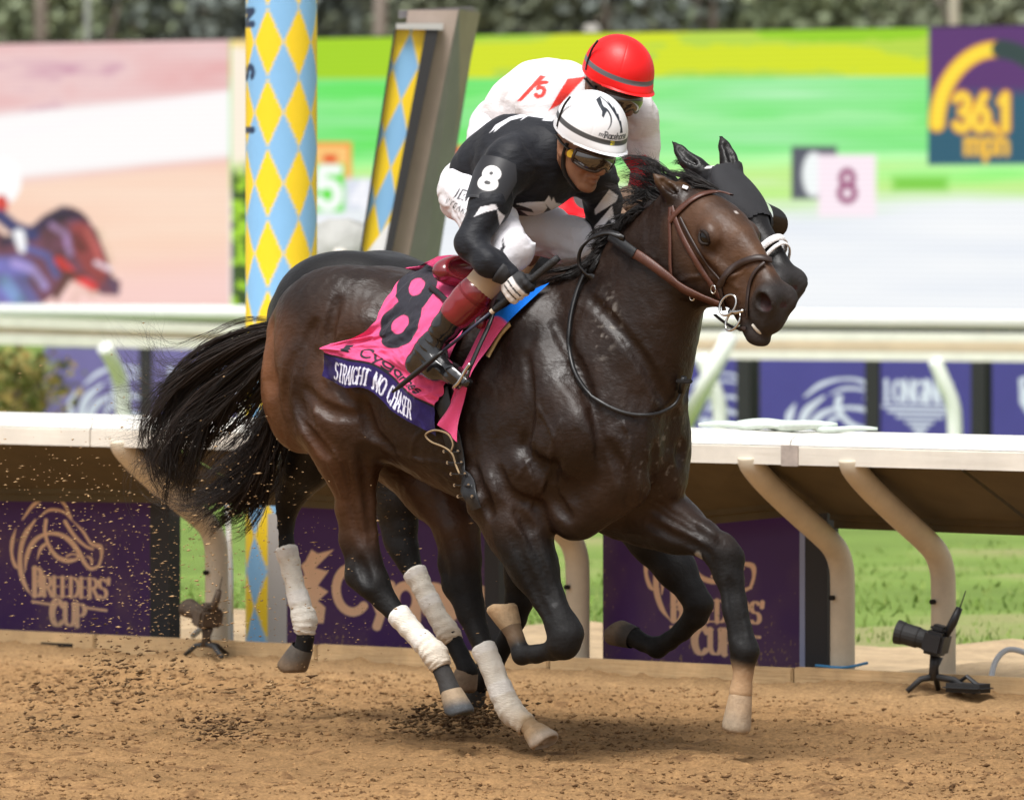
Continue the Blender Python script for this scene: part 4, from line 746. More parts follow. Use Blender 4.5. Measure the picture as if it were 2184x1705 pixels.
def horse_sdf(vox, legs, ears, fx, fine=True, dx=0.0, hood=False):
    G = SDF((-1.3, -.5, -.02), (1.45, .5, 2.14), vox)
    # trunk: top x,z / bottom x,z / half width / lateral / egg
    T = [(-1.03,1.36,-1.02,1.22,.05,0,0), (-1.0,1.47,-.98,1.15,.14,0,.1), (-.93,1.555,-.9,1.08,.205,0,.15), (-.8,1.612,-.78,1.02,.245,0,.18), (-.64,1.640,-.62,.99,.262,0,.2),
         (-.48,1.625,-.46,.955,.27,0,.18), (-.3,1.585,-.28,.885,.285,0,.12), (-.1,1.56,-.1,.825,.285,0,.12), (.08,1.585,.08,.79,.262,0,.2), (.2,1.60,.22,.765,.245,0,.3),
         (.34,1.54,.36,.775,.235,0,.25), (.48,1.42,.48,.83,.21,0,.05), (.58,1.30,.58,.90,.17,0,0), (.64,1.2,.64,.99,.10,0,0)]
    T = [(r[0]+dx, r[1], r[2]+dx)+r[3:] for r in T]; G.loft(T, k=.02, n=44, p=2.25)
    # neck
    N = [(.02,1.58,.42,.93,.20,0,.1), (.18,1.625,.62,1.06,.195,0,.2), (.32,1.69,.70,1.21,.16,0,.25), (.46,1.775,.735,1.335,.128,0,.25), (.59,1.86,.765,1.45,.108,0,.2), (.69,1.915,.80,1.53,.095,0,.12), (.75,1.93,.84,1.58,.085,0,.1)]
    N = [(r[0]+dx*w, r[1], r[2]+dx*w)+r[3:] for r, w in zip(N, (1, 1, .8, .55, .3, .12, 0))]; G.loft(N, k=.07, n=30, p=2.1)
    for q in (-1, 1):
        # hindquarters
        G.ell((dx-.70, q*.13, 1.45), (.26, .145, .19), k=.08); G.ell((dx-.79, q*.155, 1.24), (.21, .125, .24), k=.07)
        G.cone((dx-.945, q*.085, 1.42), .085, (dx-.87, q*.13, 1.10), .075, k=.05); G.ell((dx-.56, q*.20, 1.16), (.13, .09, .22), k=.06)
        G.ell((dx-.50, q*.21, 1.45), (.07, .05, .05), k=.06)
        # shoulder and upper arm
        G.cone((dx+.13, q*.125, 1.50), .10, (dx+.43, q*.185, 1.13), .115, k=.06); G.ell((dx+.22, q*.20, 1.12), (.20, .085, .20), k=.06); G.ell((dx+.44, q*.175, 1.08), (.12, .095, .15), k=.05)
        G.cone((dx+.42, q*.185, 1.06), .10, (dx+.17, q*.205, .93), .10, k=.06)
        G.ell((dx+.57, q*.095, 1.05), (.085, .10, .17), k=.045); G.cone((dx+.55, q*.09, .93), .085, (dx+.36, q*.12, .82), .09, k=.05)
        G.cone((dx+.02, q*.19, 1.2), .06, (dx+.1, q*.235, .95), .05, k=.05)
    for P in legs:
        c = L4(fx, P); G.chain(c[:4], k=.05); G.chain(c[3:], k=.012)
    if fine:
        for q in (-1, 1):   # shallow grooves between the muscles
            G.chain([(.30, q*.262, 1.50, .012), (.47, q*.262, 1.30, .014), (.58, q*.245, 1.14, .012)], k=.07, sub=True)
            G.chain([(.04, q*.30, 1.25, .008), (.02, q*.315, 1.08, .010), (.07, q*.325, .93, .012)], k=.06, sub=True)
            G.chain([(-.93, q*.225, 1.44, .010), (-.885, q*.275, 1.25, .014), (-.83, q*.285, 1.02, .012)], k=.06, sub=True)
            G.chain([(-.66, q*.305, 1.34, .006), (-.70, q*.325, 1.18, .012), (-.60, q*.325, 1.03, .012)], k=.06, sub=True)
            G.chain([(-.41, q*.315, 1.30, .03), (-.43, q*.315, 1.12, .028)], k=.09, sub=True)
            G.chain([(.27, q*.295, 1.05, .008), (.36, q*.285, .97, .012), (.42, q*.255, .90, .012)], k=.06, sub=True)
        G.chain([(.70, 0, 1.14, .016), (.70, 0, 1.0, .020), (.62, 0, .87, .018), (.45, 0, .765, .016)], k=.06, sub=True)
        def side(a, z, q, dep=.001):
            for l in np.arange(.48, 0, -.004):
                if G.val(np.array([a, q*l, z])) < 0: break
            return (a, q*(l-dep), z)
        for q in (-1, 1):
            for vein, r in (([(-.38, 1.04), (-.26, 1.0), (-.14, .99), (-.02, .97), (.08, .95)], .0055), ([(-.64, 1.16), (-.615, 1.06), (-.60, .96), (-.595, .86)], .006), ([(-.72, 1.22), (-.68, 1.12), (-.615, 1.06)], .0045), ([(.30, 1.28), (.34, 1.16), (.31, 1.04), (.26, .95)], .0045), ([(.44, 1.14), (.40, 1.04), (.35, .95)], .005), ([(-.56, 1.42), (-.62, 1.34), (-.60, 1.25)], .004), ([(-.1, 1.12), (-.2, 1.08), (-.26, 1.0)], .004)):
                P = [side(a, z, q) for a, z in vein]; P = spline(P, 5*len(P)); P = [side(p[0], p[2], q) for p in P]; G.chain([(*p, r) for p in P], k=.010)
    # head
    def S(t, top, bot, w, e):
        (t1, top), (t1, bot) = bend(t, top), bend(t, bot); a, b = HDT*t1+HDP*top, HDT*t1+HDP*bot; return (HD0[0]+a[0], HD0[2]+a[1], HD0[0]+b[0], HD0[2]+b[1], w, 0, e)
    G.loft([S(-.03,.02,.16,.06,0), S(.02,-.02,.195,.08,0), S(.1,-.055,.225,.094,-.05), S(.19,-.083,.25,.098,-.1), S(.27,-.088,.262,.092,-.05), S(.34,-.086,.238,.078,.05), S(.42,-.084,.17,.064,.1),
            S(.5,-.085,.118,.055,.12), S(.57,-.086,.098,.057,0), S(.62,-.078,.08,.055,0), S(.655,-.045,.05,.04,0)], k=.045, n=34, p=2.35, T=HTR, ext=.2)
    for q in (-1, 1):
        G.ell(hd(.235, -.012, q*.09), (.046, .036, .028), HDM, k=.03)
        G.ell(hd(.225, .15, q*.07), (.105, .10, .032), HDM, k=.03)
        G.cone(hd(.26, .05, q*.09), .010, hd(.41, .035, q*.064), .007, k=.03)
        G.ell(hd(.605, -.040, q*.046), (.050, .044, .034), HDM, k=.025)
        G.ell(hd(.622, -.040, q*.070), (.034, .027, .030), HDM, k=.010, sub=True)
        G.cone(hd(.30, .09, q*.10), .012, hd(.36, .2, q*.09), .012, k=.04, sub=True)
        G.cone(hd(.42, -.02, q*.075), .012, hd(.52, -.01, q*.075), .010, k=.04, sub=True)
    if fine:
        for q in (-1, 1):
            for vein in ([(.30, .13), (.36, .085), (.42, .05), (.47, .035)], [(.40, .06), (.43, .01), (.44, -.03)], [(.30, .0), (.34, .035), (.39, .06)], [(.24, .2), (.28, .15), (.30, .13)]):
                P = []
                for t, p in spline(vein, 14):
                    for l in np.arange(.14, .0, -.003):
                        if G.val(hd(t, p, q*l)) < 0: break
                    P.append((*hd(t, p, q*(l-.001)), .0042))
                G.chain(P, k=.008)
    G.ell(hd(.648, .020, 0), (.040, .052, .045), HDM, k=.03)
    G.ell(hd(.628, .097, 0), (.056, .031, .036), HDM, k=.02); G.cone(hd(.50, .115, 0), .030, hd(.62, .112, 0), .032, k=.03)
    G.chain([(*hd(.67, .068, -.06), .007), (*hd(.70, .068, 0), .007), (*hd(.67, .068, .06), .007)], k=.008, sub=True)
    for q in (-1, 1): G.chain([(*hd(.69, .068, q*.045), .008), (*hd(.63, .068, q*.05), .008), (*hd(.55, .064, q*.06), .004)], k=.008, sub=True)
    if hood: G.ell(hd(.15, -.066, 0), (.13, .027, .076), HDM, k=.04)
    for (b, m, t) in ears:
        G.chain([(*b, .034), (*(np.array(b)*.5+np.array(m)*.5), .032), (*m, .026), (*(np.array(t)*.5+np.array(m)*.5), .018), (*t, .006)], k=.02)
        o = (np.array(m)-np.array(b)); o /= np.linalg.norm(o); fwd = np.array([.75, -.55, .1]); fwd = fwd-o*(fwd@o); fwd /= np.linalg.norm(fwd); mm = np.array(b)*.35+np.array(m)*.65
        G.chain([(*(mm+fwd*.028-o*.015), .007), (*(np.array(m)+fwd*.026), .010), (*(np.array(t)*.5+np.array(m)*.5+fwd*.019), .008)], k=.008, sub=True)
    G.g += 0
    return G
M_COAT = mat('horse_coat', rough=.45, spec=.32, attr=True, var=.25, vscale=9, bump=.0022, bscale=105, bstretch=(.45, 1, .8), coat=.03, rvar=.12)
nt_ = M_COAT.node_tree; b_ = nt_.nodes['Principled BSDF']; at_ = [n for n in nt_.nodes if n.type == 'ATTRIBUTE'][0]; mu_ = nt_.nodes.new('ShaderNodeMath'); mu_.operation = 'MULTIPLY'; nt_.links.new(b_.inputs['Roughness'].links[0].from_socket, mu_.inputs[0]); nt_.links.new(at_.outputs['Alpha'], mu_.inputs[1]); nt_.links.new(mu_.outputs[0], b_.inputs['Roughness'])
M_HOOF = mat('hoof_horn', attr=True, rough=.75, var=.25, vscale=40, bump=.002, bscale=120)
M_HAIR = mat('horse_hair', attr=True, rough=.5, spec=.35)
M_EYE = mat('horse_eye', (.006, .004, .003), rough=.08, spec=.45)
M_WRAP = mat('bandage_cotton', attr=True, rough=.9, var=.12, vscale=30, bump=.003, bscale=70, bstretch=(1, 1, 3))
M_TOOTH = mat('teeth', (.62, .58, .5), rough=.35)
def coat_colour(V, bay=True):
    h = to_head(V); t, p, l = h[:, 0], h[:, 1], h[:, 2]
    n1 = fbm(V*5, 4, 3); n2 = fbm(V*16, 3, 9)
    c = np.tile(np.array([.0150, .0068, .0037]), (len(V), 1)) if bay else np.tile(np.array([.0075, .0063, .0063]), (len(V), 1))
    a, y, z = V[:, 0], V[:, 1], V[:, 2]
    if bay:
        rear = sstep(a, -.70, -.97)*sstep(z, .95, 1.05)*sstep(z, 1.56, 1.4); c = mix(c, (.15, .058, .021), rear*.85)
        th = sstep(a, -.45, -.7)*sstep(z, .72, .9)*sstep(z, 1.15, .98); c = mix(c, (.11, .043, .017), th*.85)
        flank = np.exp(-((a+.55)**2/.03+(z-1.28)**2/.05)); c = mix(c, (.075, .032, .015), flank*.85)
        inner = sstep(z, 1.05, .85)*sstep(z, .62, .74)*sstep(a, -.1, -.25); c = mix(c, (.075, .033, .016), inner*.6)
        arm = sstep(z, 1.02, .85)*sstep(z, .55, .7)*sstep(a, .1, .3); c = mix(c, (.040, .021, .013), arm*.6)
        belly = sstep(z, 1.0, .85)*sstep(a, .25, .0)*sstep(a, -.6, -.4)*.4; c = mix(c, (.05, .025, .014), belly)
    head = sstep(t, .02, .12)*(h[:, 0] > -.05)*(a > .7)
    if bay:
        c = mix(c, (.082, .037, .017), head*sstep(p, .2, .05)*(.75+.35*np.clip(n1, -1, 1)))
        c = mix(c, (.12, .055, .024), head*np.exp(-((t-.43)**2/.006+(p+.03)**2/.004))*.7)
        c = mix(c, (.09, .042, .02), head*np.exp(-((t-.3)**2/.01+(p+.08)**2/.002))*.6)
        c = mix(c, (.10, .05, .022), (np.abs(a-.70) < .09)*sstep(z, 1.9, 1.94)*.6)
    mz = sstep(t, .52, .60)*(a > .9); c = mix(c, (.030, .025, .024) if bay else (.036, .032, .032), mz*.9)
    eye = np.exp(-((t-.24)**2/.0022+(p+.0)**2/.0012))*(a > .7); c = mix(c, (.012, .009, .008), eye*.9)
    nos = ((t-.622)/.037)**2+((p+.040)/.025)**2; c = mix(c, (.030, .005, .005), ((nos < 1.0) & (np.abs(l) < .072) & (a > .9)).astype(float)*.9)
    # black points: lower legs
    leg = np.maximum(sstep(z, .74, .54), sstep(z, .84, .66)*(a > .15))*(a < 1.0); c = mix(c, (.0055, .0050, .0052), leg)
    c = c*(1+.22*np.clip(n1, -1, 1)+.10*n2)[:, None]
    return c
def gloss(V):
    """relative roughness of the coat: matt legs and muzzle, sleek body"""
    h = to_head(V); return np.maximum(1+.6*sstep(V[:, 2], .85, .55)*(V[:, 0] < 1.05), np.where(V[:, 0] > .8, 1.12+.5*sstep(h[:, 0], .5, .6), 1))
def strands(name, polys, r0, parent, m, cols, flat=False):
    """tapered hair strands, three-sided; polys (n, k, 3)"""
    P = np.asarray(polys, np.float32); n, k, _ = P.shape
    T = np.gradient(P, axis=1); T /= np.linalg.norm(T, axis=2, keepdims=True)+1e-9
    up = rng.normal(size=(n, 1, 3)); A = np.cross(T, up); A /= np.linalg.norm(A, axis=2, keepdims=True)+1e-9; B = np.cross(T, A)
    x = np.linspace(0, 1, k); taper = (np.minimum(1, .5+x*4)*(1-x**2.2)+.06)[None, :, None]; r = np.asarray(r0).reshape(-1, 1, 1)*taper
    ring = np.stack([P+r*(math.cos(q)*A+math.sin(q)*B) for q in (0, 2.094, 4.189)], 2)
    V = ring.reshape(-1, 3); base = (np.arange(n)[:, None]*k+np.arange(k-1)[None, :])[..., None]*3
    Fq = np.concatenate([np.stack([base[..., 0]+i, base[..., 0]+(i+1) % 3, base[..., 0]+3+(i+1) % 3, base[..., 0]+3+i], -1).reshape(-1, 4) for i in range(3)])
    return mkmesh(name, V, Fq, m, parent, col=np.repeat(cols, k*3, axis=0))
def hair(name, guides, fx, count, parent, k=14, r=(.0012, .0028), spread=.035, wig=.03, col=((.006, .005, .005), (.022, .014, .011)), groups=None, clump=18):
    """strands interpolated between neighbouring guide curves (pixel, pixel, lateral) and gathered in locks"""
    Gd = np.array([spline([fx(*p) for p in g], k) for g in guides]); n = len(Gd); out = []; x = np.linspace(0, 1, k)
    nl = max(1, count//clump); lc = rng.random(nl)*(n-1-1e-6); ltw = rng.normal(size=(nl, 3)); lcol = rng.random(nl); ln = rng.uniform(.55, 1.08, nl)
    li = rng.integers(0, nl, count); cols = []; lph = rng.random((nl, 3))*6.28; lfr = rng.uniform(3.5, 7.5, nl)
    pairs = groups
    for j in range(count):
        q = lc[li[j]]+rng.normal()*.05; q = min(max(q, 0), n-1-1e-6); i = int(q); f = q-i
        if pairs and (i, i+1) in pairs: f = round(f)
        c = Gd[i]*(1-f)+Gd[i+1]*f
        s_ = ln[li[j]]*rng.uniform(.85, 1.05); tt = np.clip(x*s_, 0, 1.06)*(k-1); ii = np.minimum(tt.astype(int), k-2); ff = (tt-ii)[:, None]; c = c[ii]*(1-ff)+c[ii+1]*ff
        off = ltw[li[j]][None, :]*spread*1.2*(.3+.7*x[:, None])*np.array([.6, 1, .9])+rng.normal(size=3)[None, :]*spread*.22*(.25+x[:, None]**1.3)
        ph = rng.random(3)*6.28+ltw[li[j]]; wv = wig*.55*x[:, None]**1.3*np.sin(x[:, None]*lfr[li[j]]+lph[li[j]][None, :])+wig*.16*x[:, None]*np.sin(x[:, None]*11+ph[None, :])
        out.append(c+off+wv); w = lcol[li[j]]*.7+rng.random()*.3; cols.append(np.array(col[0])*(1-w)+np.array(col[1])*w)
    return strands(name, out, rng.uniform(r[0], r[1], count), parent, M_HAIR, np.array(cols))
def limb_tube(P, n=20, m=40):
    """rings round a polyline of (x, y, z, r) -> positions, with frames"""
    S = spline(P, m); C = S[:, :3]; r = S[:, 3]; T = np.gradient(C, axis=0); T /= np.linalg.norm(T, axis=1)[:, None]
    A = np.cross(T, np.array([0, 1., 0])); A /= np.linalg.norm(A, axis=1)[:, None]; B = np.cross(T, A)
    q = np.linspace(0, 2*math.pi, n, endpoint=False)
    return C, T, A, B, r, q
def bandage(P, parent, dirt=.5, seed=0, hi=.003):
    m, n = 46, 30; C, T, A, B, r, q = limb_tube(P, n, m); x = np.linspace(0, 1, m)[:, None]
    ridge = hi*np.sin((x*9+q[None, :]/6.283*1.0+seed)*6.283)*.35+hi*.9*fbm(np.stack(np.broadcast_arrays(x*14, np.cos(q)[None, :]*2.2+seed, np.sin(q)[None, :]*2.2), -1), 3, seed)
    band = ((x > .015) & (x < .10)) | ((x > .34) & (x < .46)); rr = r[:, None]+ridge*(1-.7*band)+.0025*band
    rr[0] -= .006; rr[-1] -= .006
    V = C[:, None]+rr[..., None]*(np.cos(q)[None, :, None]*A[:, None]+np.sin(q)[None, :, None]*B[:, None])
    c = np.tile(np.array([.74, .70, .62]), (m, n, 1)); nz = fbm(V*14, 4, seed+5)
    dm = np.clip(dirt*(.9*x**2.2+.12)+.5*dirt*np.clip(nz, -.3, 1)*sstep(x, .25, .8), 0, 1); c = c*(1-dm[..., None])+np.array([.42, .29, .16])*dm[..., None]
    c[np.broadcast_to(band, (m, n))] = .5*c[np.broadcast_to(band, (m, n))]+.5*np.array([.80, .78, .76])
    i = np.arange(m*n).reshape(m, n); Fq = np.stack([i[:-1], np.roll(i, -1, 1)[:-1], np.roll(i, -1, 1)[1:], i[1:]], -1).reshape(-1, 4)
    return mkmesh('leg_bandage', V.reshape(-1, 3), Fq, M_WRAP, parent, col=c.reshape(-1, 3))
def hoof(cor, sole, toe, parent, col1, col2, r=.041, R2=.057):
    """cor, sole: centres of the coronet and of the sole; toe: direction the toe points"""
    cor, sole, toe = (np.array(x, float) for x in (cor, sole, toe)); ax = sole-cor; H = np.linalg.norm(ax); ax /= H
    toe = toe-ax*(toe@ax); toe /= np.linalg.norm(toe); sd = np.cross(ax, toe); n, m = 32, 14; V = []; C = []
    for j in range(m):
        x = j/(m-1); c = cor+ax*H*x; rr = (r+(R2-r)*x**.8)*(1-.14*max(0, (x-.82)/.18)**2)
        for k in range(n):
            q = 2*math.pi*k/n; cx, sy = math.cos(q), math.sin(q)
            rad = rr*(1+.16*cx*x) if cx > 0 else rr*(1-.10*abs(cx)); hl = -ax*H*.20*x*max(0, -cx)
            V.append(c+toe*(rad*cx+.010*x)+sd*rad*sy*.93+hl)
            w = sstep(np.array(x+.12*vnoise(np.array([cx*1.5, sy*1.5, x*2.]), 3)), .25, .8); C.append(np.array(col1)*(1-w)+np.array(col2)*w)
    for j, (sc_, dp) in enumerate(((.86, 0.0), (.80, .010), (.4, .012), (.02, .004))):
        for k in range(n):
            p = V[(m-1)*n+k]; ctr = sole+toe*.008; V.append(ctr+(p-ctr)*sc_-ax*dp); C.append(np.array(col2)*(.9 if j else 1))
    M_ = m+4; i = np.arange(M_*n).reshape(M_, n); Fq = np.stack([i[:-1], np.roll(i, -1, 1)[:-1], np.roll(i, -1, 1)[1:], i[1:]], -1).reshape(-1, 4)
    V = np.array(V); Fq = np.vstack([Fq, ])
    return mkmesh('hoof', V, flip_ok(V-V.mean(0), Fq), M_HOOF, parent, col=np.array(C))
def add_head_parts(root, G, teeth=True):
    for q in (-1, 1):
        bm = bmesh.new(); bmesh.ops.create_uvsphere(bm, u_segments=20, v_segments=12, radius=.027); me = bpy.data.meshes.new('eye'); bm.to_mesh(me); bm.free()
        for p in me.polygons: p.use_smooth = True
        me.materials.append(M_EYE); o = bpy.data.objects.new('eye', me); COL.objects.link(o); o.parent = root; o.location = hd(.243, -.003, q*.100); o.scale = (1.12, .8, .95); o.rotation_euler = (0, R(44), 0)
        # lids
        for sgn in (-1, 1):
            pts = [hd(.243-.033+.066*i/8, -.003+sgn*.020*math.sin(math.pi*i/8), q*(.118-.008*abs(i/4-1)**2)) for i in range(9)]
            MB().tube(pts, [.003+.004*math.sin(math.pi*i/8) for i in range(9)], 8).build('eyelid', M_LID, root, smooth=True)
    if teeth:
        P = [hd(.615+.050*math.sin(math.pi*i/10), .068, .036*math.cos(math.pi*i/10)) for i in range(11)]
        MB().tube(P, .0085, 8, flat=1.0).build('teeth', M_TOOTH, root, smooth=True)
M_LID = mat('eyelid_skin', (.018, .011, .008), rough=.65, spec=.2)
def surf(u, v, off=.008, G=None, fx=hp, smax=.5):
    G = G or GN; u = np.atleast_1d(np.asarray(u, float)); v = np.atleast_1d(np.asarray(v, float)); ss = np.arange(smax, -.35, -.006); out = []
    for uu, vv in zip(u.ravel(), v.ravel()):
        a, b = fx(uu, vv, ss[0]), fx(uu, vv, ss[-1]); P = a+(b-a)*np.linspace(0, 1, len(ss))[:, None]; d = G.val(P)-off; i = np.argmax(d < 0)
        if d[i] >= 0: out.append(fx(uu, vv, .0)); continue
        if i > 0 and d[i-1] < .2: t = d[i-1]/(d[i-1]-d[i]); out.append(P[i-1]+(P[i]-P[i-1])*t)
        else: out.append(P[i])
    return np.array(out)
# ---- the leading (camera-side) horse
LEG_N = [
 [(700,800,.15,.15),(728,905,.17,.14),(745,965,.165,.105),(752,1015,.15,.085),(761,1070,.14,.066),(775,1140,.13,.050),(786,1195,.12,.047),(800,1238,.12,.047),(820,1278,.115,.040),(854,1318,.11,.033),(890,1355,.11,.030),(924,1392,.105,.037),(948,1440,.10,.029),(960,1472,.10,.036)],
 [(738,1090,.14,.035),(742,1150,.13,.022),(758,1230,.12,.025),(785,1250,.12,.03)],
 [(800,870,-.10,.15),(860,960,-.11,.125),(925,1040,-.12,.10),(975,1120,-.12,.078),(990,1190,-.12,.060),(993,1245,-.12,.055),(1005,1310,-.12,.045),(1033,1385,-.12,.035),(1060,1450,-.12,.031),(1087,1512,-.12,.037),(1118,1538,-.12,.030),(1140,1560,-.12,.036)],
 [(952,1150,-.12,.03),(955,1205,-.12,.022),(968,1250,-.12,.026),(1000,1290,-.12,.03)],
 [(1075,1060,.20,.13),(1105,1130,.19,.100),(1138,1206,.175,.076),(1168,1272,.165,.056),(1195,1325,.16,.050),(1208,1352,.16,.052),(1204,1372,.16,.044),(1180,1386,.16,.032),(1145,1394,.16,.030),(1113,1395,.155,.034),(1100,1360,.15,.028),(1090,1335,.15,.036)],
 [(1205,1350,.145,.045),(1200,1372,.17,.040)],
 [(1320,1040,-.14,.13),(1390,1095,-.15,.105),(1440,1122,-.15,.085),(1495,1148,-.15,.062),(1535,1168,-.15,.052),(1553,1192,-.15,.050),(1560,1232,-.15,.041),(1570,1282,-.15,.034),(1582,1342,-.15,.033),(1592,1388,-.15,.041),(1585,1438,-.15,.031),(1580,1475,-.15,.040)],
 [(1527,1196,-.15,.024),(1540,1225,-.15,.022)],
 [(1576,1402,-.15,.020),(1583,1388,-.15,.026)], [(1546,1170,-.13,.030),(1556,1190,-.17,.030)],
 [(1090,1120,.235,.06),(1118,1185,.22,.045)], [(770,1225,.135,.03),(795,1250,.14,.03)],
 [(1550,1222,-.13,.020),(1562,1300,-.13,.016),(1574,1360,-.13,.020)],
]
EAR_N = [(hp(1448,425,.045), hp(1424,402,.075), hp(1394,372,.11)), (hp(1500,420,-.045), hp(1478,400,-.08), hp(1452,385,-.12))]
GN = horse_sdf(.0065, LEG_N, EAR_N, hp)
for P, r in (([(1120,1120),(1150,1200),(1180,1280)], .008), ([(1092,1140),(1128,1230),(1163,1310)], .007), ([(1400,1085),(1470,1122),(1525,1155)], .008), ([(1385,1118),(1450,1150),(1508,1180)], .007), ([(1557,1240),(1568,1300),(1579,1362)], .006),
    ([(735,1000),(750,1080),(768,1150)], .008), ([(772,960),(786,1050),(794,1150)], .008), ([(766,1195),(782,1240)], .007), ([(668,690),(640,760),(632,840),(650,910),(690,968)], .010), ([(716,640),(700,720),(712,800),(742,858)], .010), ([(650,830),(692,872),(752,888)], .009), ([(620,760),(605,840),(622,910)], .007),
    ([(1185,690),(1235,790),(1272,890),(1282,985)], .010), ([(1300,950),(1332,1020),(1342,1085)], .010), ([(1402,950),(1394,1040)], .009), ([(1058,1000),(1088,1058),(1150,1078)], .009), ([(1182,985),(1172,1050),(1212,1105)], .010), ([(1262,640),(1330,715),(1385,790),(1415,850)], .009), ([(770,862),(790,920),(832,962)], .012), ([(1120,760),(1130,860),(1120,950)], .007), ([(1105,1090),(1130,1130)], .008), ([(1010,1000),(1030,1060),(1042,1095)], .009)):
    q_ = spline(np.array(P, float), 4*len(P)); p_ = surf(q_[:, 0], q_[:, 1], .005, GN)
    for _ in range(2): p_[1:-1] = .25*p_[:-2]+.5*p_[1:-1]+.25*p_[2:]
    GN.chain([(*p, r) for p in p_], k=.028, sub=True); GN.chain([(p[0], -p[1], p[2], r) for p in p_ if p[2] > .98], k=.028, sub=True)
for P in ([(1150,870),(1182,935),(1172,1000),(1186,1060)], [(1172,1000),(1150,1050)], [(1120,980),(1140,1040),(1128,1085)], [(1390,1070),(1430,1098),(1480,1130)], [(1108,1130),(1140,1190),(1168,1262)], [(640,880),(690,930),(725,990),(742,1060)], [(980,1030),(930,1000),(880,975)], [(1330,900),(1345,950),(1335,1010)], [(748,985),(757,1060),(772,1130)]):
    q_ = spline(np.array(P, float), 5*len(P)); p_ = surf(q_[:, 0], q_[:, 1], -.001, GN); GN.chain([(*p, .0045) for p in p_], k=.009)
V, Q = GN.mesh(2); Q = flip_ok(V, Q)
nearhorse = empty('racehorse', (C0[0], C0[1], 0), -TH, 'dark bay galloping racehorse in a brown leather bridle and pink saddlecloth', 'horse', 'galloping racehorses')
cc = coat_colour(V)
star = np.linalg.norm((V-hd(.205, -.088, .0))*np.array([1, 1, .6]), axis=1); cc = mix(cc, (.5, .45, .42), sstep(star, .010, .004)*.8)
nk = np.linalg.norm((V-hp(1300, 700, .13))*np.array([1.6, 1, .7]), axis=1); sw = sstep(nk, .13, .03)*sstep(fbm(V*55, 3, 21), .15, .9)
ch = np.linalg.norm((V-np.array([.60, .0, 1.06]))*np.array([1, .8, .8]), axis=1); sw = np.maximum(sw, sstep(ch, .2, .05)*sstep(fbm(V*70, 3, 22), .45, 1.1)*.8)
cc = mix(cc, (.30, .27, .24), np.clip(sw, 0, 1)*.55)
kn = np.linalg.norm(V-hp(1492, 1183, -.12), axis=1); cc = mix(cc, (.36, .33, .28), sstep(kn, .022, .014)*.8)
lf = to_px = None
ft = np.linalg.norm((V-hp(1580, 1462, -.15))*np.array([1, 1, .8]), axis=1); cc = mix(cc, (.42, .27, .15), sstep(ft, .09, .045)*.95)
ft = np.linalg.norm((V-hp(1096, 1345, .15)), axis=1); cc = mix(cc, (.20, .13, .075), sstep(ft, .07, .03)*.7)
ft = np.linalg.norm((V-hp(1125, 1545, -.12)), axis=1); cc = mix(cc, (.36, .24, .13), sstep(ft, .10, .05)*.95)
ft = np.linalg.norm((V-hp(955, 1460, .10)), axis=1); cc = mix(cc, (.045, .042, .040), sstep(ft, .09, .04)*.9)
Nv = GN.grad(V); trunk = sstep(V[:, 2], .5, .8)*sstep(V[:, 0], .86, .70); amp = (.0035*fbm(V*np.array([9, 9, 6.]), 3, 51)+.0016*fbm(V*np.array([30, 30, 14.]), 2, 52))*trunk+.0009*fbm(V*40, 2, 53)
V = V+Nv*amp[:, None]
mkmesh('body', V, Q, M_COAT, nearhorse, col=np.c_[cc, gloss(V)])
add_head_parts(nearhorse, GN)
def dvec(f, a, b): return np.array(f(*b))-np.array(f(*a))
DUST = (.40, .27, .15)
hoof(hp(961,1472,.10), hp(976,1528,.10), dvec(hp, (961,1472,.10), (1000,1500,.10)), nearhorse, (.34,.25,.16), (.055,.060,.066), r=.039, R2=.053)
hoof(hp(1136,1556,-.12), hp(1160,1592,-.12), np.array([1,0,-.25]), nearhorse, DUST, (.50,.40,.30), r=.040, R2=.055)
hoof(hp(1091,1336,.15), hp(1074,1284,.15), np.array([-.9,0,.1]), nearhorse, (.30,.21,.12), DUST, r=.038, R2=.055)
hoof(hp(1580,1478,-.15), hp(1568,1556,-.15), np.array([.5,-.6,-.6]), nearhorse, (.38,.27,.17), (.31,.24,.165), r=.040, R2=.054)
bandage([(*hp(846,1305,.11),.040),(*hp(868,1332,.11),.039),(*hp(892,1357,.11),.037),(*hp(912,1378,.107),.042),(*hp(926,1393,.105),.047),(*hp(936,1412,.103),.042),(*hp(942,1424,.102),.036)], nearhorse, .45, 1)
bandage([(*hp(1028,1375,-.12),.041),(*hp(1045,1412,-.12),.041),(*hp(1062,1455,-.12),.040),(*hp(1078,1495,-.12),.044),(*hp(1090,1516,-.12),.046),(*hp(1106,1531,-.12),.041),(*hp(1126,1547,-.12),.039)], nearhorse, .85, 2)
TAIL_N = [[(618,700,0),(545,712,.03),(460,742,.06),(392,790,.08),(340,850,.1),(312,910,.12),(318,975,.12),(345,1010,.12)],
 [(616,705,0),(540,730,.03),(465,775,.06),(408,832,.08),(375,890,.10),(355,945,.10),(362,990,.1),(390,1015,.1)],
 [(614,712,0),(548,752,.03),(485,805,.05),(440,868,.06),(412,935,.08),(395,990,.08),(385,1030,.08),(388,1060,.08)],
 [(614,716,0),(562,765,.02),(510,812,.03),(466,858,.04),(428,900,.05),(398,945,.05),(380,985,.05),(378,1010,.05)],
 [(614,722,0),(578,785,.02),(540,835,.02),(500,868,.02),(462,892,.03),(425,912,.03),(390,945,.03),(370,985,.03)]]
hair('tail', TAIL_N, hp, 1150, nearhorse, k=20, spread=.044, wig=.085, r=(.0008, .0022), col=((.005, .0045, .0045), (.034, .023, .018)), clump=22)
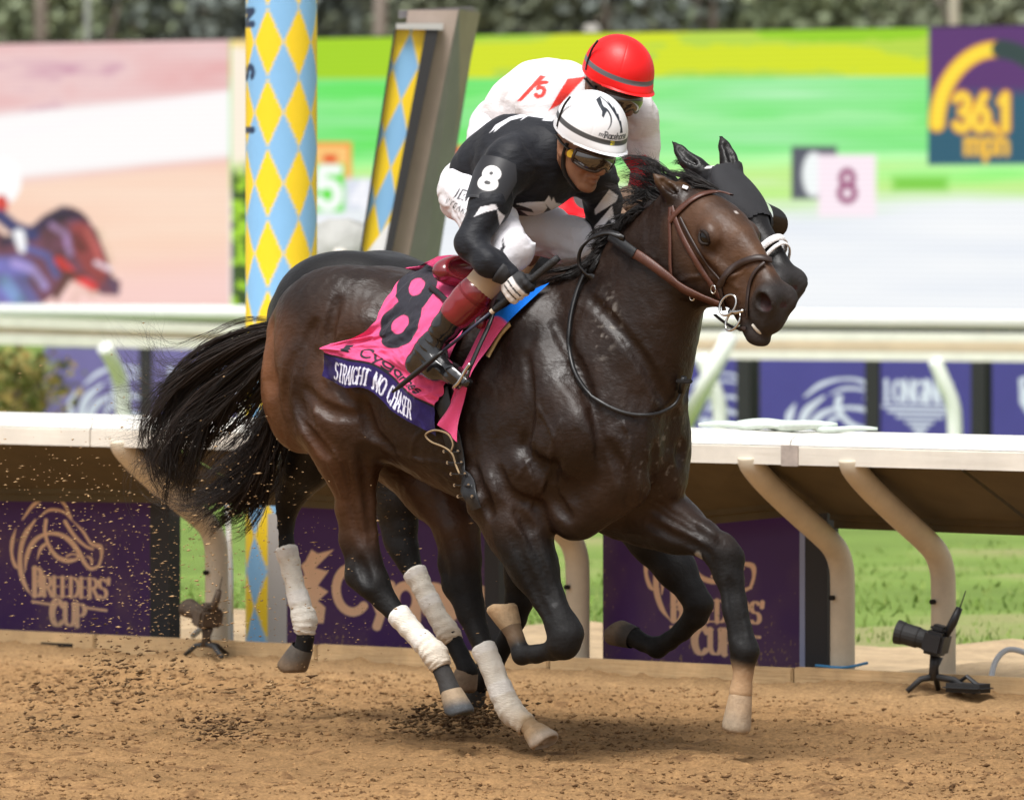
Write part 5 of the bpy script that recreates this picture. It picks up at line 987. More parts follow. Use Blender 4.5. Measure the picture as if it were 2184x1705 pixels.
FLY = [[(612,700,0),(530,695,.0),(460,725,.02),(400,765,.03),(345,780,.04),(305,760,.05),(285,720,.05)], [(612,704,0),(530,725,.0),(440,780,.02),(360,830,.04),(310,815,.05),(285,775,.06),(275,735,.06)], [(612,712,0),(520,765,.03),(430,850,.03),(350,895,.04),(300,890,.05),(265,860,.05),(255,830,.05)], [(612,716,0),(520,790,.03),(420,880,.03),(340,930,.04),(300,950,.05),(290,990,.05),(310,1030,.05)], [(612,720,0),(540,820,.02),(470,900,.03),(390,970,.05),(340,1010,.06),(310,1050,.06),(330,1080,.06)]]
hair('tail_wisps', FLY, hp, 420, nearhorse, k=20, spread=.055, wig=.10, r=(.0004, .0009), col=((.02, .017, .016), (.075, .055, .045)), clump=7)
# mane: roots follow the crest, hair streams back in the wind
MANE = [[(1465,402,.01),(1435,384,.0),(1405,372,.0),(1375,372,.01),(1345,385,.01)], [(1445,408,.01),(1415,385,.0),(1385,366,.0),(1350,355,.0),(1322,352,.0)], [(1425,418,.02),(1395,400,.02),(1365,392,.02),(1335,398,.03),(1312,412,.03)],
 [(1400,432,.02),(1375,422,.03),(1348,420,.04),(1328,428,.05),(1310,440,.05)]]
hair('mane', MANE, hp, 520, nearhorse, k=12, spread=.028, wig=.05, r=(.0006, .0016), col=((.006, .0055, .006), (.025, .02, .019)))
MANE2 = [[(1385,440,.02),(1365,440,.04),(1350,450,.05),(1335,462,.06)], [(1355,462,.02),(1335,462,.04),(1318,472,.05),(1305,490,.06)], [(1325,490,.02),(1300,492,.04),(1280,505,.05),(1265,525,.06)], [(1300,510,.03),(1280,520,.06),(1262,540,.08),(1245,565,.09)],
 [(1290,530,.04),(1275,555,.08),(1252,580,.10),(1225,600,.11)], [(1270,548,.04),(1245,570,.08),(1215,588,.10),(1185,596,.10)], [(1240,570,.03),(1210,585,.06),(1180,595,.08),(1150,598,.09)]]
hair('lower_mane', MANE2, hp, 900, nearhorse, k=12, spread=.020, wig=.022, r=(.0010, .0024), col=((.005, .0045, .0048), (.02, .016, .015)))
FORE = [[(1500,402,.0),(1470,392,.02),(1440,390,.03),(1412,398,.03)], [(1520,402,.0),(1485,386,.02),(1450,380,.02),(1415,384,.02)], [(1535,406,-.01),(1500,388,.0),(1460,374,.0),(1425,368,.0)]]
hair('forelock', FORE, hp, 260, nearhorse, k=12, spread=.016, wig=.02, r=(.0009, .0020), col=((.006, .0055, .006), (.028, .022, .02)))
# ------------------------------------------------------------------ tack on the leading horse
def ribbon(P, Nn, w, th=.003, col=None):
    """flat strap of width w along P with outward normals Nn"""
    P = np.asarray(P, float); T = np.gradient(P, axis=0); T /= np.linalg.norm(T, axis=1)[:, None]+1e-9; Nn = np.asarray(Nn, float); Nn = Nn-T*(Nn*T).sum(1)[:, None]; Nn /= np.linalg.norm(Nn, axis=1)[:, None]+1e-9
    B = np.cross(T, Nn); w = np.broadcast_to(np.asarray(w, float), (len(P),))[:, None]/2; V = np.stack([P-B*w, P-B*w*.9+Nn*th, P+B*w*.9+Nn*th, P+B*w, P-Nn*th*.5], 1)
    n = len(P); i = np.arange(n*5).reshape(n, 5); Fq = np.stack([i[:-1], np.roll(i, -1, 1)[:-1], np.roll(i, -1, 1)[1:], i[1:]], -1).reshape(-1, 4); return V.reshape(-1, 3), Fq
def strap(px, w, name, m, parent, off=.005, n=24, th=.003, G=None, fx=hp, lift=0.0):
    Q = spline(np.array(px, float), n); P = surf(Q[:, 0], Q[:, 1], off, G, fx)
    for _ in range(3): P[1:-1] = .25*P[:-2]+.5*P[1:-1]+.25*P[2:]
    Nn = (G or GN).grad(P); P = P+Nn*lift; V, Fq = ribbon(P, Nn, w, th); return mkmesh(name, V, Fq, m, parent)
def z2(x, y): return ((1650+x/2.75)/1.26374, (340+y/2.75)/1.26374)
def z3(x, y): return ((1150+x/2.8417)/1.26374, (250+y/2.8417)/1.26374)
def z4(x, y): return ((850+x/3.157)/1.26374, (680+y/3.157)/1.26374)
M_LEA = mat('brown_leather', (.085, .030, .018), .42, spec=.5, var=.25, vscale=40, bump=.001, bscale=200); M_LEAD = mat('dark_leather', (.030, .016, .012), .45, var=.2, vscale=40); M_LEAB = mat('black_leather', (.012, .012, .013), .4, var=.2, vscale=30)
M_STEEL = mat('steel', (.62, .60, .57), .18, metal=1.0)
HL = (C0[0], C0[1], 0)
def onhorse(name, label, cat, group=None): return empty(name, HL, -TH, label, cat, group)
bridle = onhorse('bridle', 'brown leather bridle with steel bit ring on the dark bay head', 'bridle')
def zz2(L): return [z2(*p) for p in L]
strap(zz2([(425,705),(490,630),(560,565),(640,515),(720,490),(810,487),(885,512)]), .022, 'browband', M_LEA, bridle, th=.004)
strap(zz2([(430,600),(425,720),(430,860),(430,1000),(438,1120)]), .014, 'throat_lash', M_LEA, bridle)
strap(zz2([(440,600),(470,700),(520,820),(590,950),(670,1080),(740,1180),(800,1280)]), .021, 'cheekpiece', M_LEA, bridle, th=.003)
strap(zz2([(505,680),(560,790),(640,930),(720,1050),(800,1140)]), .011, 'noseband_hanger', M_LEAD, bridle)
strap(zz2([(798,1180),(850,1090),(920,1030),(1010,990),(1100,972),(1180,995)]), .024, 'noseband', M_LEAD, bridle, th=.005)
strap(zz2([(1130,1010),(1070,1060),(1025,1140),(1005,1240),(1000,1330),(1000,1420)]), .013, 'flash_strap', M_LEAD, bridle)
strap(zz2([(800,1200),(815,1280),(830,1360)]), .016, 'noseband_side', M_LEAD, bridle)
strap(zz2([(760,1385),(830,1440),(920,1490),(1000,1505)]), .016, 'chin_strap', M_LEAD, bridle, lift=.004)
for x, y, r in ((868, 1325, .036), (905, 1440, .034)):
    c = surf(*z2(x, y), .012)[0]; t = hd(1, 0, 0)-hd(0, 0, 0); p = hd(0, 1, 0)-hd(0, 0, 0); ph = .5 if r < .035 else 0
    MB().tube([c+r*(math.cos(q)*t*.95+math.sin(q)*p)+(hd(0, 0, -1)-hd(0, 0, 0))*(.006+.010*math.sin(q+ph)) for q in np.linspace(0, 2*math.pi, 26)], .0042, 8, cap=False).build('bit_ring', M_STEEL, bridle, smooth=True)
a, b = surf(*z2(880, 1375), .014)[0], surf(*z2(975, 1365), .010)[0]; MB().tube(spline([a, (a+b)/2+np.array([0, -.006, -.004]), b], 8), [.012, .010, .009, .008, .007, .006, .006, .005], 8).build('bit_cheek', M_STEEL, bridle, smooth=True)
for x, y in ((755, 1210), (598, 1262)):
    c = surf(*z2(x, y), .012)[0]; MB().tube([c+np.array([.010*math.cos(q), -.004, .014*math.sin(q)]) for q in np.linspace(0, 6.28, 14)], .0022, 6, cap=False).build('buckle', M_STEEL, bridle, smooth=True)
# white tape on the bridle behind the ear
strap(zz2([(520,448),(560,462)]), .016, 'white_tape', mat('white_tape', (.75, .75, .75), .6), bridle, n=4)
# reins
reins = onhorse('reins', 'wide brown leather rein with black rubber grip along the bay neck', 'reins')
Q = spline(np.array(zz2([(800,1320),(720,1290),(600,1240),(520,1200),(420,1120),(300,1030),(200,960),(165,945)]), float), 30); P = surf(Q[:, 0], Q[:, 1], .016)
bit = P[0].copy(); P[:12] = P[:12]*.6+.4*(bit+(P[11]-bit)*np.linspace(0, 1, 12)[:, None])
for _ in range(4): P[1:-1] = .25*P[:-2]+.5*P[1:-1]+.25*P[2:]
Vr, Fr = ribbon(P, GN.grad(P), np.linspace(.026, .036, 30), .006); mkmesh('leather_rein', Vr, Fr, M_LEA, reins)
Q = spline(np.array(zz2([(170,950),(90,890),(20,830),(-10,810)]), float), 12); P2 = surf(Q[:, 0], Q[:, 1], .018); Vr, Fr = ribbon(P2, GN.grad(P2), .040, .007); mkmesh('rubber_grip', Vr, Fr, M_LEAB, reins)
P3 = [hp(1332,508,.17), hp(1300,497,.18), hp(1268,505,.18), hp(1243,528,.17), hp(1236,556,.16), hp(1246,580,.15), hp(1266,592,.13)]; S3 = spline(P3, 26); Vr, Fr = ribbon(S3, np.gradient(np.gradient(S3, axis=0), axis=0)*-1+np.array([0, -.0005, 0]), .022, .006); mkmesh('rein_loop', Vr, Fr, M_LEAB, reins)
# neck strap hanging round the chest
ns_ = onhorse('neck_strap', 'thin dark neck strap looped round the bay chest', 'strap')
Q = spline(np.array([(1252,575),(1232,620),(1217,680),(1214,740),(1224,790),(1252,835),(1300,868),(1350,884),(1400,882),(1438,862),(1452,836)], float), 60); P = surf(Q[:, 0], Q[:, 1], .010)
for _ in range(2): P[1:-1] = .25*P[:-2]+.5*P[1:-1]+.25*P[2:]
Vr, Fr = ribbon(P, GN.grad(P), .013, .008); mkmesh('strap', Vr, Fr, M_LEAB, ns_)
e = P[-1]; MB().tube([e, e+np.array([.03, -.02, .05])], .011, 8).build('keeper', M_LEAB, ns_, smooth=True); MB().bevbox((e+np.array([.0, -.03, .03])).tolist(), (e+np.array([.07, -.02, .045])).tolist(), .004).build('strap_end', M_LEAB, ns_)
# saddlecloth
M_CLOTH = mat('saddlecloth_fabric', attr=True, rough=.75, spec=.2, var=.06, vscale=12, bump=.0012, bscale=300, sheen=.2)
PINK, INK, INDIGO, WHT, AZURE = np.array(lin(228, 84, 134)), np.array(lin(42, 42, 50)), np.array(lin(40, 28, 84)), np.array(lin(225, 225, 240)), np.array(lin(0, 110, 220))
def net(rows, nu, nv):
    A = np.array([spline(np.array(r, float), nu) for r in rows]); return np.stack([spline(A[:, i], nv) for i in range(nu)], 1)
cloth = onhorse('saddlecloth', 'pink saddlecloth with black numeral and purple name band', 'saddlecloth')
rows = [[(938,547),(975,545),(1015,560),(1052,575)], [(866,588),(915,595),(965,612),(1022,640)], [(822,650),(870,660),(920,680),(985,712)], [(790,705),(835,716),(890,738),(962,778)], [(716,742),(770,738),(822,752),(870,796),(910,822),(950,836)], [(713,756),(765,770),(815,780),(850,818),(890,846),(932,868)], [(699,803),(750,828),(802,832),(838,874),(884,904),(932,930)]]
nu, nv = 170, 230; NT_ = net(rows, nu, nv)
# sample the flank coarsely, then refine
cu, cv = 34, 46; ci = np.linspace(0, nu-1, cu); cj = np.linspace(0, nv-1, cv); sub = NT_[np.round(cj).astype(int)][:, np.round(ci).astype(int)]
Sf = surf(sub[..., 0].ravel(), sub[..., 1].ravel(), .012).reshape(cv, cu, 3)
def up2(A, nv, nu):
    B = np.stack([spline(A[:, i], nv) for i in range(A.shape[1])], 1); return np.stack([spline(B[j], nu) for j in range(nv)], 0)
for _ in range(2): Sf[1:-1, 1:-1] = .5*Sf[1:-1, 1:-1]+.125*(Sf[:-2, 1:-1]+Sf[2:, 1:-1]+Sf[1:-1, :-2]+Sf[1:-1, 2:])
S = up2(Sf, nv, nu); UU, VV = np.meshgrid(np.linspace(0, 1, nu), np.linspace(0, 1, nv))
flare = sstep(VV, .50, .75)*sstep(UU, .75, .0)
wave = .009*np.sin(UU*15+VV*3)*sstep(VV, .5, .9)+.016*np.sin(UU*8-VV*9+1)*sstep(VV, .45, .7)*(1-.5*UU)+.005*np.sin(UU*26+VV*30)*sstep(VV, .25, .45)*sstep(VV, .75, .6)+.015*(.4-np.abs(fbm(np.stack([UU*7+VV*3, VV*9-UU*2, 0*UU], -1), 3, 91)))*sstep(VV, .02, .3)*(1-.6*sstep(VV, .8, .86))
Sh = S+np.array([-.1, -1, .12])*(wave+.035*flare+.010)[..., None]
pxu = NT_[..., 0]; pxv = NT_[..., 1]; C = np.tile(PINK, (nv, nu, 1))
def ring(cx, cy, rx, ry, ang, th):
    c, s_ = math.cos(R(ang)), math.sin(R(ang)); x, y = (pxu-cx)*c+(pxv-cy)*s_, -(pxu-cx)*s_+(pxv-cy)*c; d = np.hypot(x/rx, y/ry); return np.clip(((th-np.abs(d-1))*min(rx, ry))/1.6+.5, 0, 1)
m8 = np.maximum(ring(893, 612, 27, 37, 33, .44), ring(857, 692, 27, 39, 33, .44)); C = lay(C, m8, INK)
bx_ = UU*1.55; tb = (VV-.66)/.16
C = lay(C, text(bx_, -(VV-.815), "Cygames", .42, .022, .105, .12, .006, gap=.02, sx=1.75), INK)
C = lay(C, poly(bx_, -(VV), [(.22,-.665),(.31,-.655),(.33,-.69),(.31,-.70),(.335,-.725),(.31,-.735),(.325,-.765),(.22,-.765),(.235,-.745),(.205,-.73),(.235,-.71)], .006), INK)
C = lay(C, sstep(VV, .823, .828)*sstep(VV, .848, .843), (.012, .012, .014)); pb = sstep(VV, .842, .847); C = lay(C, pb, INDIGO)
C = lay(C, text(bx_, -(VV-.975), "STRAIGHT NO CHASER", .14, -.002, .098, .068, .005, serif=True, sx=.79, gap=.10), WHT)
Vc = Sh.reshape(-1, 3); Fc_ = gridfaces(nu, nv); back = Vc+np.array([.0, .004, 0]); 
mkmesh('rear_panel', Vc, Fc_, M_CLOTH, cloth, col=C.reshape(-1, 3))
# the same panel on the far flank
Vm_ = Vc*np.array([1, -1, 1]); mkmesh('far_panel', Vm_, Fc_[:, ::-1], M_CLOTH, cloth, col=np.tile(PINK, (len(Vc), 1)))
rows = [[(1092,648),(1135,620),(1174,603)], [(1043,682),(1062,675),(1083,690)], [(1008,742),(1028,738),(1044,748)], [(984,800),(1000,800),(1012,812)], [(955,868),(972,870),(992,878)], [(938,906),(962,924),(988,944)]]
nu2, nv2 = 40, 110; N2_ = net(rows, nu2, nv2); sb2 = N2_[np.round(np.linspace(0, nv2-1, 28)).astype(int)][:, np.round(np.linspace(0, nu2-1, 10)).astype(int)]; S2 = surf(sb2[..., 0].ravel(), sb2[..., 1].ravel(), .014).reshape(28, 10, 3)
for _ in range(2): S2[1:-1, 1:-1] = .5*S2[1:-1, 1:-1]+.125*(S2[:-2, 1:-1]+S2[2:, 1:-1]+S2[1:-1, :-2]+S2[1:-1, 2:])
S2 = up2(S2, nv2, nu2); U2, V2 = np.meshgrid(np.linspace(0, 1, nu2), np.linspace(0, 1, nv2)); S2 = S2+np.array([0, -1, .1])*(.008*np.sin(U2*7+V2*14)*sstep(V2, .3, .6)+.006+.02*sstep(V2, .25, .6)*U2)[..., None]
C2 = np.tile(PINK, (nv2, nu2, 1)); C2 = lay(C2, sstep(V2, .205, .195), AZURE); mkmesh('front_panel', S2.reshape(-1, 3), gridfaces(nu2, nv2), M_CLOTH, cloth, col=C2.reshape(-1, 3))
strap([(1088,690),(1068,712),(1050,742),(1040,760)], .020, 'chamois_edge', mat('chamois', (.42, .30, .14), .85, var=.2, vscale=40), cloth, off=.010)
girth = onhorse('girth', 'black elastic girth with laced panel behind the foreleg', 'girth')
strap([(938,830),(950,880),(966,940),(984,1000),(1002,1050),(1016,1085)], [.07,.07,.068,.066,.06,.055,.05,.05]*3, 'girth_band', M_LEAB, girth, off=.012, n=24)
P = surf([962, 966, 955, 930, 912, 908, 920, 940, 955, 966, 972, 980], [962, 945, 925, 917, 922, 930, 942, 950, 958, 970, 990, 1010], .026); MB().tube(spline(P, 40), .0035, 6).build('lace', mat('tan_lace', (.36, .26, .15), .8), girth, smooth=True)
for i in range(5):
    y = 962+i*24; x = 962+i*7.5
    for dx in (-14, 16):
        c = surf(x+dx, y, .018)[0]; MB().tube([c, c+np.array([0, -.004, 0])], .006, 8).build('eyelet', M_STEEL, girth)
    q = surf([x-14, x+16], [y, y+2], .022); MB().tube(q, .003, 6).build('lace_rung', M_LEAB, girth)
# saddle
sad = onhorse('racing_saddle', 'small maroon racing saddle under the black and white rider', 'saddle'); M_MAR = mat('maroon_leather', (.16, .012, .018), .22, spec=.6, coat=.4)
GS = SDF((-.5, -.35, 1.2), (.3, .35, 1.8), .007)
ca = hp(988, 585, .06); GS.ell(hp(982, 578, .07), (.075, .12, .055), k=.04); GS.cone(hp(990, 588, .0), .05, hp(1080, 615, .0), .045, k=.05); GS.ell(hp(1085, 612, 0), (.05, .06, .055), k=.03)
GS.ell(hp(1004, 566, .09), (.055, .10, .045), k=.010, sub=True)
for q in (-1, 1): GS.chain([(*hp(1035, 605, .06), .035), (*(np.array(hp(1035, 640, .14))*np.array([1, 1, 1])), .030), (*hp(1025, 690, .24), .02)] if q > 0 else [(*(np.array(hp(1035, 605, .06))*np.array([1, -1, 1])), .035), (*(np.array(hp(1035, 640, .14))*np.array([1, -1, 1])), .03)], k=.03)
Vs, Qs = GS.mesh(2); mkmesh('seat', Vs, flip_ok(Vs-Vs.mean(0), Qs), M_MAR, sad)
P = [hp(1062, 640, .27), hp(1045, 690, .32), hp(1022, 740, .36), hp(1000, 790, .39)]; Vr, Fr = ribbon(spline(P, 16), np.tile([0, -1., 0], (16, 1)), .016, .005); mkmesh('stirrup_leather', Vr, Fr, M_LEAB, sad)
P = surf([918, 938, 958, 968], [612, 628, 648, 655], .024); Vr, Fr = ribbon(spline(P, 12), np.tile([0, -1., .3], (12, 1)), .022, .004); mkmesh('surcingle_strap', Vr, Fr, M_LEAB, sad)
P = [hp(1003, 775, .395), hp(992, 790, .40), hp(978, 815, .41), hp(968, 826, .40), hp(975, 828, .345), hp(992, 812, .33), hp(1004, 780, .34)]; MB().tube(spline(P, 30), .0065, 8).build('stirrup_iron', M_STEEL, sad, smooth=True)
# ------------------------------------------------------------------ riders
M_SKIN = mat('skin', attr=True, rough=.5, spec=.4, var=.10, vscale=60, bump=.0006, bscale=300)
M_SILK = mat('race_silk', attr=True, rough=.58, spec=.25, bump=.006, bscale=16, bstretch=(1, 1, 2.2), sheen=.1); M_SILKW = mat('white_breeches', attr=True, rough=.6, spec=.35, bump=.007, bscale=15, bstretch=(1.5, 1, 1))
M_GLOVE = mat('glove', attr=True, rough=.7, bump=.0008, bscale=500); M_BOOT = mat('boot_leather', attr=True, rough=.16, spec=.6, coat=.5, bump=.002, bscale=22)
M_HELM = mat('helmet_cover', attr=True, rough=.42, spec=.4, bump=.0008, bscale=30); M_LENS = mat('goggle_lens', (.045, .028, .016), .06, spec=.9, coat=1.0); M_GFR = mat('goggle_frame', (.05, .03, .02), .35)
def jockey(fx, du, dv, C, label, pal, yaw=10, pitch=28, vox=.0045, near=True, zbase=0.0):
    root = empty('person', (C[0], C[1], zbase), -TH, label, 'person', 'riders on the racehorses')
    def J(u, v, s, k=1.0): return fx(u+du, v+dv*k, s)
    ya, pi_ = R(yaw), R(pitch); h = np.array([math.cos(ya), -math.sin(ya), 0]); X = h*math.cos(pi_)+np.array([0, 0, -math.sin(pi_)]); Z = h*math.sin(pi_)+np.array([0, 0, math.cos(pi_)]); Y = np.array([math.sin(ya), math.cos(ya), 0]); HM = np.stack([X, Y, Z])
    O = np.array(J(1243, 314, 0.0))
    def hl(x, y, z): return O+x*X+y*Y+z*Z
    lo, hi = (-.62, -.52, 1.15), (.62, .52, 2.55)
    # ---- pose: (pixel, pixel, towards camera, radius)
    legs = {-1: [(J(992,414,.095,.9), .082), (J(1040,470,.165,.7), .076), (J(1092,532,.215,.5), .056), (J(1062,576,.27,.3), .050), (J(1030,608,.295,.2), .048), (J(978,668,.325,.1), .044), (J(925,732,.335,0), .034)],
            1: [(J(1060,420,-.09,.9), .085), (J(1120,480,-.17,.7), .085), (J(1236,520,-.225,.5), .060), (J(1205,575,-.27,.3), .050), (J(1180,640,-.30,.2), .045), (J(1120,720,-.33,.1), .035)]}
    if near: arms = {-1: [(J(1088,348,.165), .062), (J(1042,440,.285), .052), (J(1000,524,.365), .045), (J(1042,560,.37), .040), (J(1084,590,.335), .029)], 1: [(J(1262,372,-.185), .062), (J(1283,430,-.26), .046), (J(1291,490,-.27), .041), (J(1296,520,-.2), .032), (J(1300,535,-.12), .026)]}
    else: arms = {-1: [(J(1088,348,.165), .062), (J(1110,480,.24,.9), .048), (J(1140,575,.27,.9), .042), (J(1190,590,.22,.9), .036), (J(1225,580,.15,.9), .028)], 1: [(J(1290,368,-.185), .064), (J(1305,430,-.24), .050), (J(1312,485,-.26), .043), (J(1308,515,-.22), .036), (J(1290,540,-.14), .028)]}
    spine = [(J(1015,402,0), .105), (J(1055,362,0), .112), (J(1095,338,0), .125), (J(1150,330,0), .11)]
    def torso(G, e=0.0, k=.05, pel=True):
        if pel: G.ell(J(1015,404,0), (.105+e, .135+e, .105+e), k=k)
        for (a, ra), (b, rb) in zip(spine[:-1], spine[1:]): G.cone(a, ra+e, b, rb+e, k=k)
        G.ell(J(1115,347,0), (.155+e, .160+e, .118+e), k=k); G.ell(J(1150,352,0), (.10+e, .16+e, .10+e), k=k)
    def limb(G, P, e=0.0, k=.02):
        for (a, ra), (b, rb) in zip(P[:-1], P[1:]): G.cone(a, ra+e, b, rb+e, k=k)
    # ---- body: one surface from head to hands and feet
    G = SDF(lo, hi, vox); torso(G, -.02)
    for q in (-1, 1): limb(G, [(p, r-.008) for p, r in legs[q]], k=.025); limb(G, [(p, r-.008) for p, r in arms[q]], k=.02)
    f = legs[-1][-1][0]; G.cone(f, .034, J(890,772,.335,0), .028, k=.03); G.cone(J(890,772,.335,0), .026, J(985,808,.355,0), .018, k=.03)
    G.chain([(*J(1150,320,0), .075), (*J(1195,322,0), .060), (*hl(-.035, 0, -.06), .056)], k=.04)
    G.ell(hl(0, 0, .05), (.098, .078, .108), HM, k=.03); G.ell(hl(.045, 0, -.025), (.058, .060, .085), HM, k=.04)
    for q in (-1, 1):
        G.cone(hl(.0, q*.056, -.045), .017, hl(.074, q*.022, -.104), .016, k=.03); G.ell(hl(.076, q*.044, -.012), (.026, .024, .020), HM, k=.03); G.ell(hl(-.008, q*.080, -.008), (.026, .011, .034), HM, k=.012); G.ell(hl(-.004, q*.090, -.006), (.013, .006, .018), HM, k=.008, sub=True)
        G.ell(hl(.109, q*.014, -.034), (.011, .009, .009), HM, k=.012); G.ell(hl(.086, q*.034, .012), (.016, .018, .012), HM, k=.015, sub=True)
        G.cone(hl(.100, q*.022, -.036), .006, hl(.088, q*.038, -.066), .005, k=.015, sub=True)
    G.cone(hl(.090, -.035, .034), .017, hl(.090, .035, .034), .017, k=.03); G.chain([(*hl(.096, 0, .022), .010), (*hl(.113, 0, -.012), .0125), (*hl(.121, 0, -.028), .0135)], k=.02); G.ell(hl(.086, 0, -.106), (.021, .024, .019), HM, k=.02)
    G.chain([(*hl(.094, -.026, -.064), .004), (*hl(.106, 0, -.059), .008), (*hl(.094, .026, -.064), .004)], k=.012); G.chain([(*hl(.093, -.022, -.076), .004), (*hl(.103, 0, -.077), .009), (*hl(.093, .022, -.076), .004)], k=.012)
    G.chain([(*hl(.100, -.030, -.070), .0022), (*hl(.114, 0, -.068), .003), (*hl(.100, .030, -.070), .0022)], k=.006, sub=True)
    # hands
    def fist(G, c, w, out, e=0.0, z=1.18):
        """closed hand round an axis w; out points from the axis to the back of the hand"""
        w = w/np.linalg.norm(w); out = out-w*(out@w); out /= np.linalg.norm(out); sd = np.cross(w, out)
        G.ell(c+(out*.022-sd*.012)*z, (.042*z+e, .030*z+e, .019*z+e), np.stack([w, sd, out]), k=.02)
        for i in range(4):
            o = c+w*(.031-.0205*i)*z; rr = (.0205-.001*abs(i-1.2))*1.08; P = [(*(o+(math.cos(t)*out+math.sin(t)*sd)*rr*(1.25 if t < .5 else 1.0)), .0122-.0006*i+e) for t in np.linspace(.15, 4.0-.15*i, 6)]; G.chain(P, k=.005)
        G.chain([(*(c+w*.012+out*.016-sd*.032), .014+e), (*(c+w*.038-sd*.026-out*.002), .0125+e), (*(c+w*.050-sd*.008-out*.018), .0105+e)], k=.01)
    wt, wb = np.array(J(1191,549,.27)), np.array(J(837,836,.46)); wdir = (wt-wb)/np.linalg.norm(wt-wb)
    if near: hc = wb+(wt-wb)*(.765); hands = [(hc, wdir, np.array([-.35, -1, .45])), (arms[1][-1][0]+np.array([.03, .0, -.02]), np.array([.3, 1, .1]), np.array([.4, -.2, .9]))]
    else: hands = [(arms[-1][-1][0]+np.array([.035, .02, -.005]), np.array([.2, 1, .2]), np.array([.5, -.3, .9])), (arms[1][-1][0]+np.array([.02, -.03, -.02]), np.array([.2, 1, .1]), np.array([.5, -.2, .9]))]
    for c_, w_, o_ in hands: fist(G, c_, w_, o_, -.0015)
    for (c_, w_, o_), q in zip(hands, (-1, 1)): G.cone(arms[q][-1][0], .022, c_+.012*o_/np.linalg.norm(o_), .024, k=.02)
    V, Q = G.mesh(1); col = np.tile(np.array(pal['skin']), (len(V), 1)); loc = (V-O)@HM.T
    lip = np.exp(-((loc[:, 2]+.069)/.010)**2-(loc[:, 1]/.022)**2)*(loc[:, 0] > .08); col = mix(col, np.array(pal['skin'])*np.array([.75, .5, .5]), lip*.7); ck = np.exp(-((loc[:, 2]+.02)/.03)**2-((np.abs(loc[:, 1])-.045)/.025)**2)*(loc[:, 0] > .05); col = mix(col, np.array(pal['skin'])*np.array([1.1, .85, .8]), ck*.5)
    stub = sstep(loc[:, 2], -.055, -.08)*(loc[:, 2] > -.13)*(loc[:, 0] > -.02); col = mix(col, np.array(pal['skin'])*.72, stub*.4); mkmesh('body', V, flip_ok(V-V.mean(0), Q), M_SKIN, root, col=col)
    def px_of(V):
        W = np.c_[C[0]+V[:, 0]*FW[0]+V[:, 1]*LF[0], C[1]+V[:, 0]*FW[1]+V[:, 1]*LF[1], V[:, 2]+zbase]; return CX+FPX*W[:, 0]/W[:, 1]-du, HY-FPX*(W[:, 2]-HCAM)/W[:, 1]-dv
    # ---- breeches
    G = SDF(lo, hi, .0055); G.ell(J(1015,404,0), (.115, .142, .115), k=.05); G.cone(J(1015,404,0), .11, J(1060,375,0), .105, k=.05)
    for q in (-1, 1): limb(G, [(p, r+.012) for p, r in legs[q][:3]]+[(np.array(legs[q][2][0])*.55+np.array(legs[q][3][0])*.45, .060)], k=.035)
    V, Q = G.mesh(1); n_ = 1-2*np.abs(fbm(V*np.array([6, 6, 13.]), 3, 15)); V = V+(.008*n_+.003*np.sin(V[:, 2]*70+V[:, 0]*40+3*n_))[:, None]*np.array([.3, .5, 1]); u_, v_ = px_of(V); col = np.tile(np.array(pal['breeches']), (len(V), 1))
    if near:
        def rot(x0, y0, ang): c, s_ = math.cos(R(ang)), math.sin(R(ang)); return (u_-x0)*c+(v_-y0)*s_, -(-(u_-x0)*s_+(v_-y0)*c)
        vis = (V[:, 1] < -.02); a_, b_ = rot(*z3(205, 800), 16); m = text(a_, b_, "JEFF", -7, 0, 21, .085, 1.6, sx=1.15, slant=.25)*vis*(a_ > 0); a_, b_ = rot(*z3(140, 835), 33); m = np.maximum(m, text(a_, b_, "STEAKH", 0, 0, 10, .09, 1.2, sx=1.0, gap=.30)*vis); col = mix(col, (.03, .03, .035), m)
        kn = poly(u_, v_, [z3(585, 1090), z3(600, 1180), z3(570, 1260), z3(520, 1250), z3(575, 1180)], 1.5)*vis; col = mix(col, (.02, .02, .025), kn)
    mkmesh('breeches', V, flip_ok(V-V.mean(0), Q), M_SILKW, root, col=col)
    # ---- silks
    G = SDF(lo, hi, .0042 if near else .0055); torso(G, .012, pel=False); G.ell(J(1042,372,0), (.075, .142, .118), k=.05); G.ell(J(1120,395,0), (.15, .165, .095), k=.06)
    for q in (-1, 1): G.ell(arms[q][0][0], (.085, .085, .085), k=.05); limb(G, [(p, r+(.012 if i < 2 else .004)) for i, (p, r) in enumerate(arms[q])], k=.03)
    G.cone(J(1150,322,0), .088, J(1190,320,0), .070, k=.04); G.ell(J(985,445,0), (.085, .30, .075), k=.03, sub=True)
    V, Q = G.mesh(1); n_ = 1-2*np.abs(fbm(V*np.array([5, 8, 6.]), 3, 25)); V = V+(.009*n_+.002*np.sin(V[:, 0]*60+V[:, 2]*50+3*n_))[:, None]*np.array([.5, .7, .7]); u_, v_ = px_of(V); col = np.tile(np.array(pal['silk']), (len(V), 1))
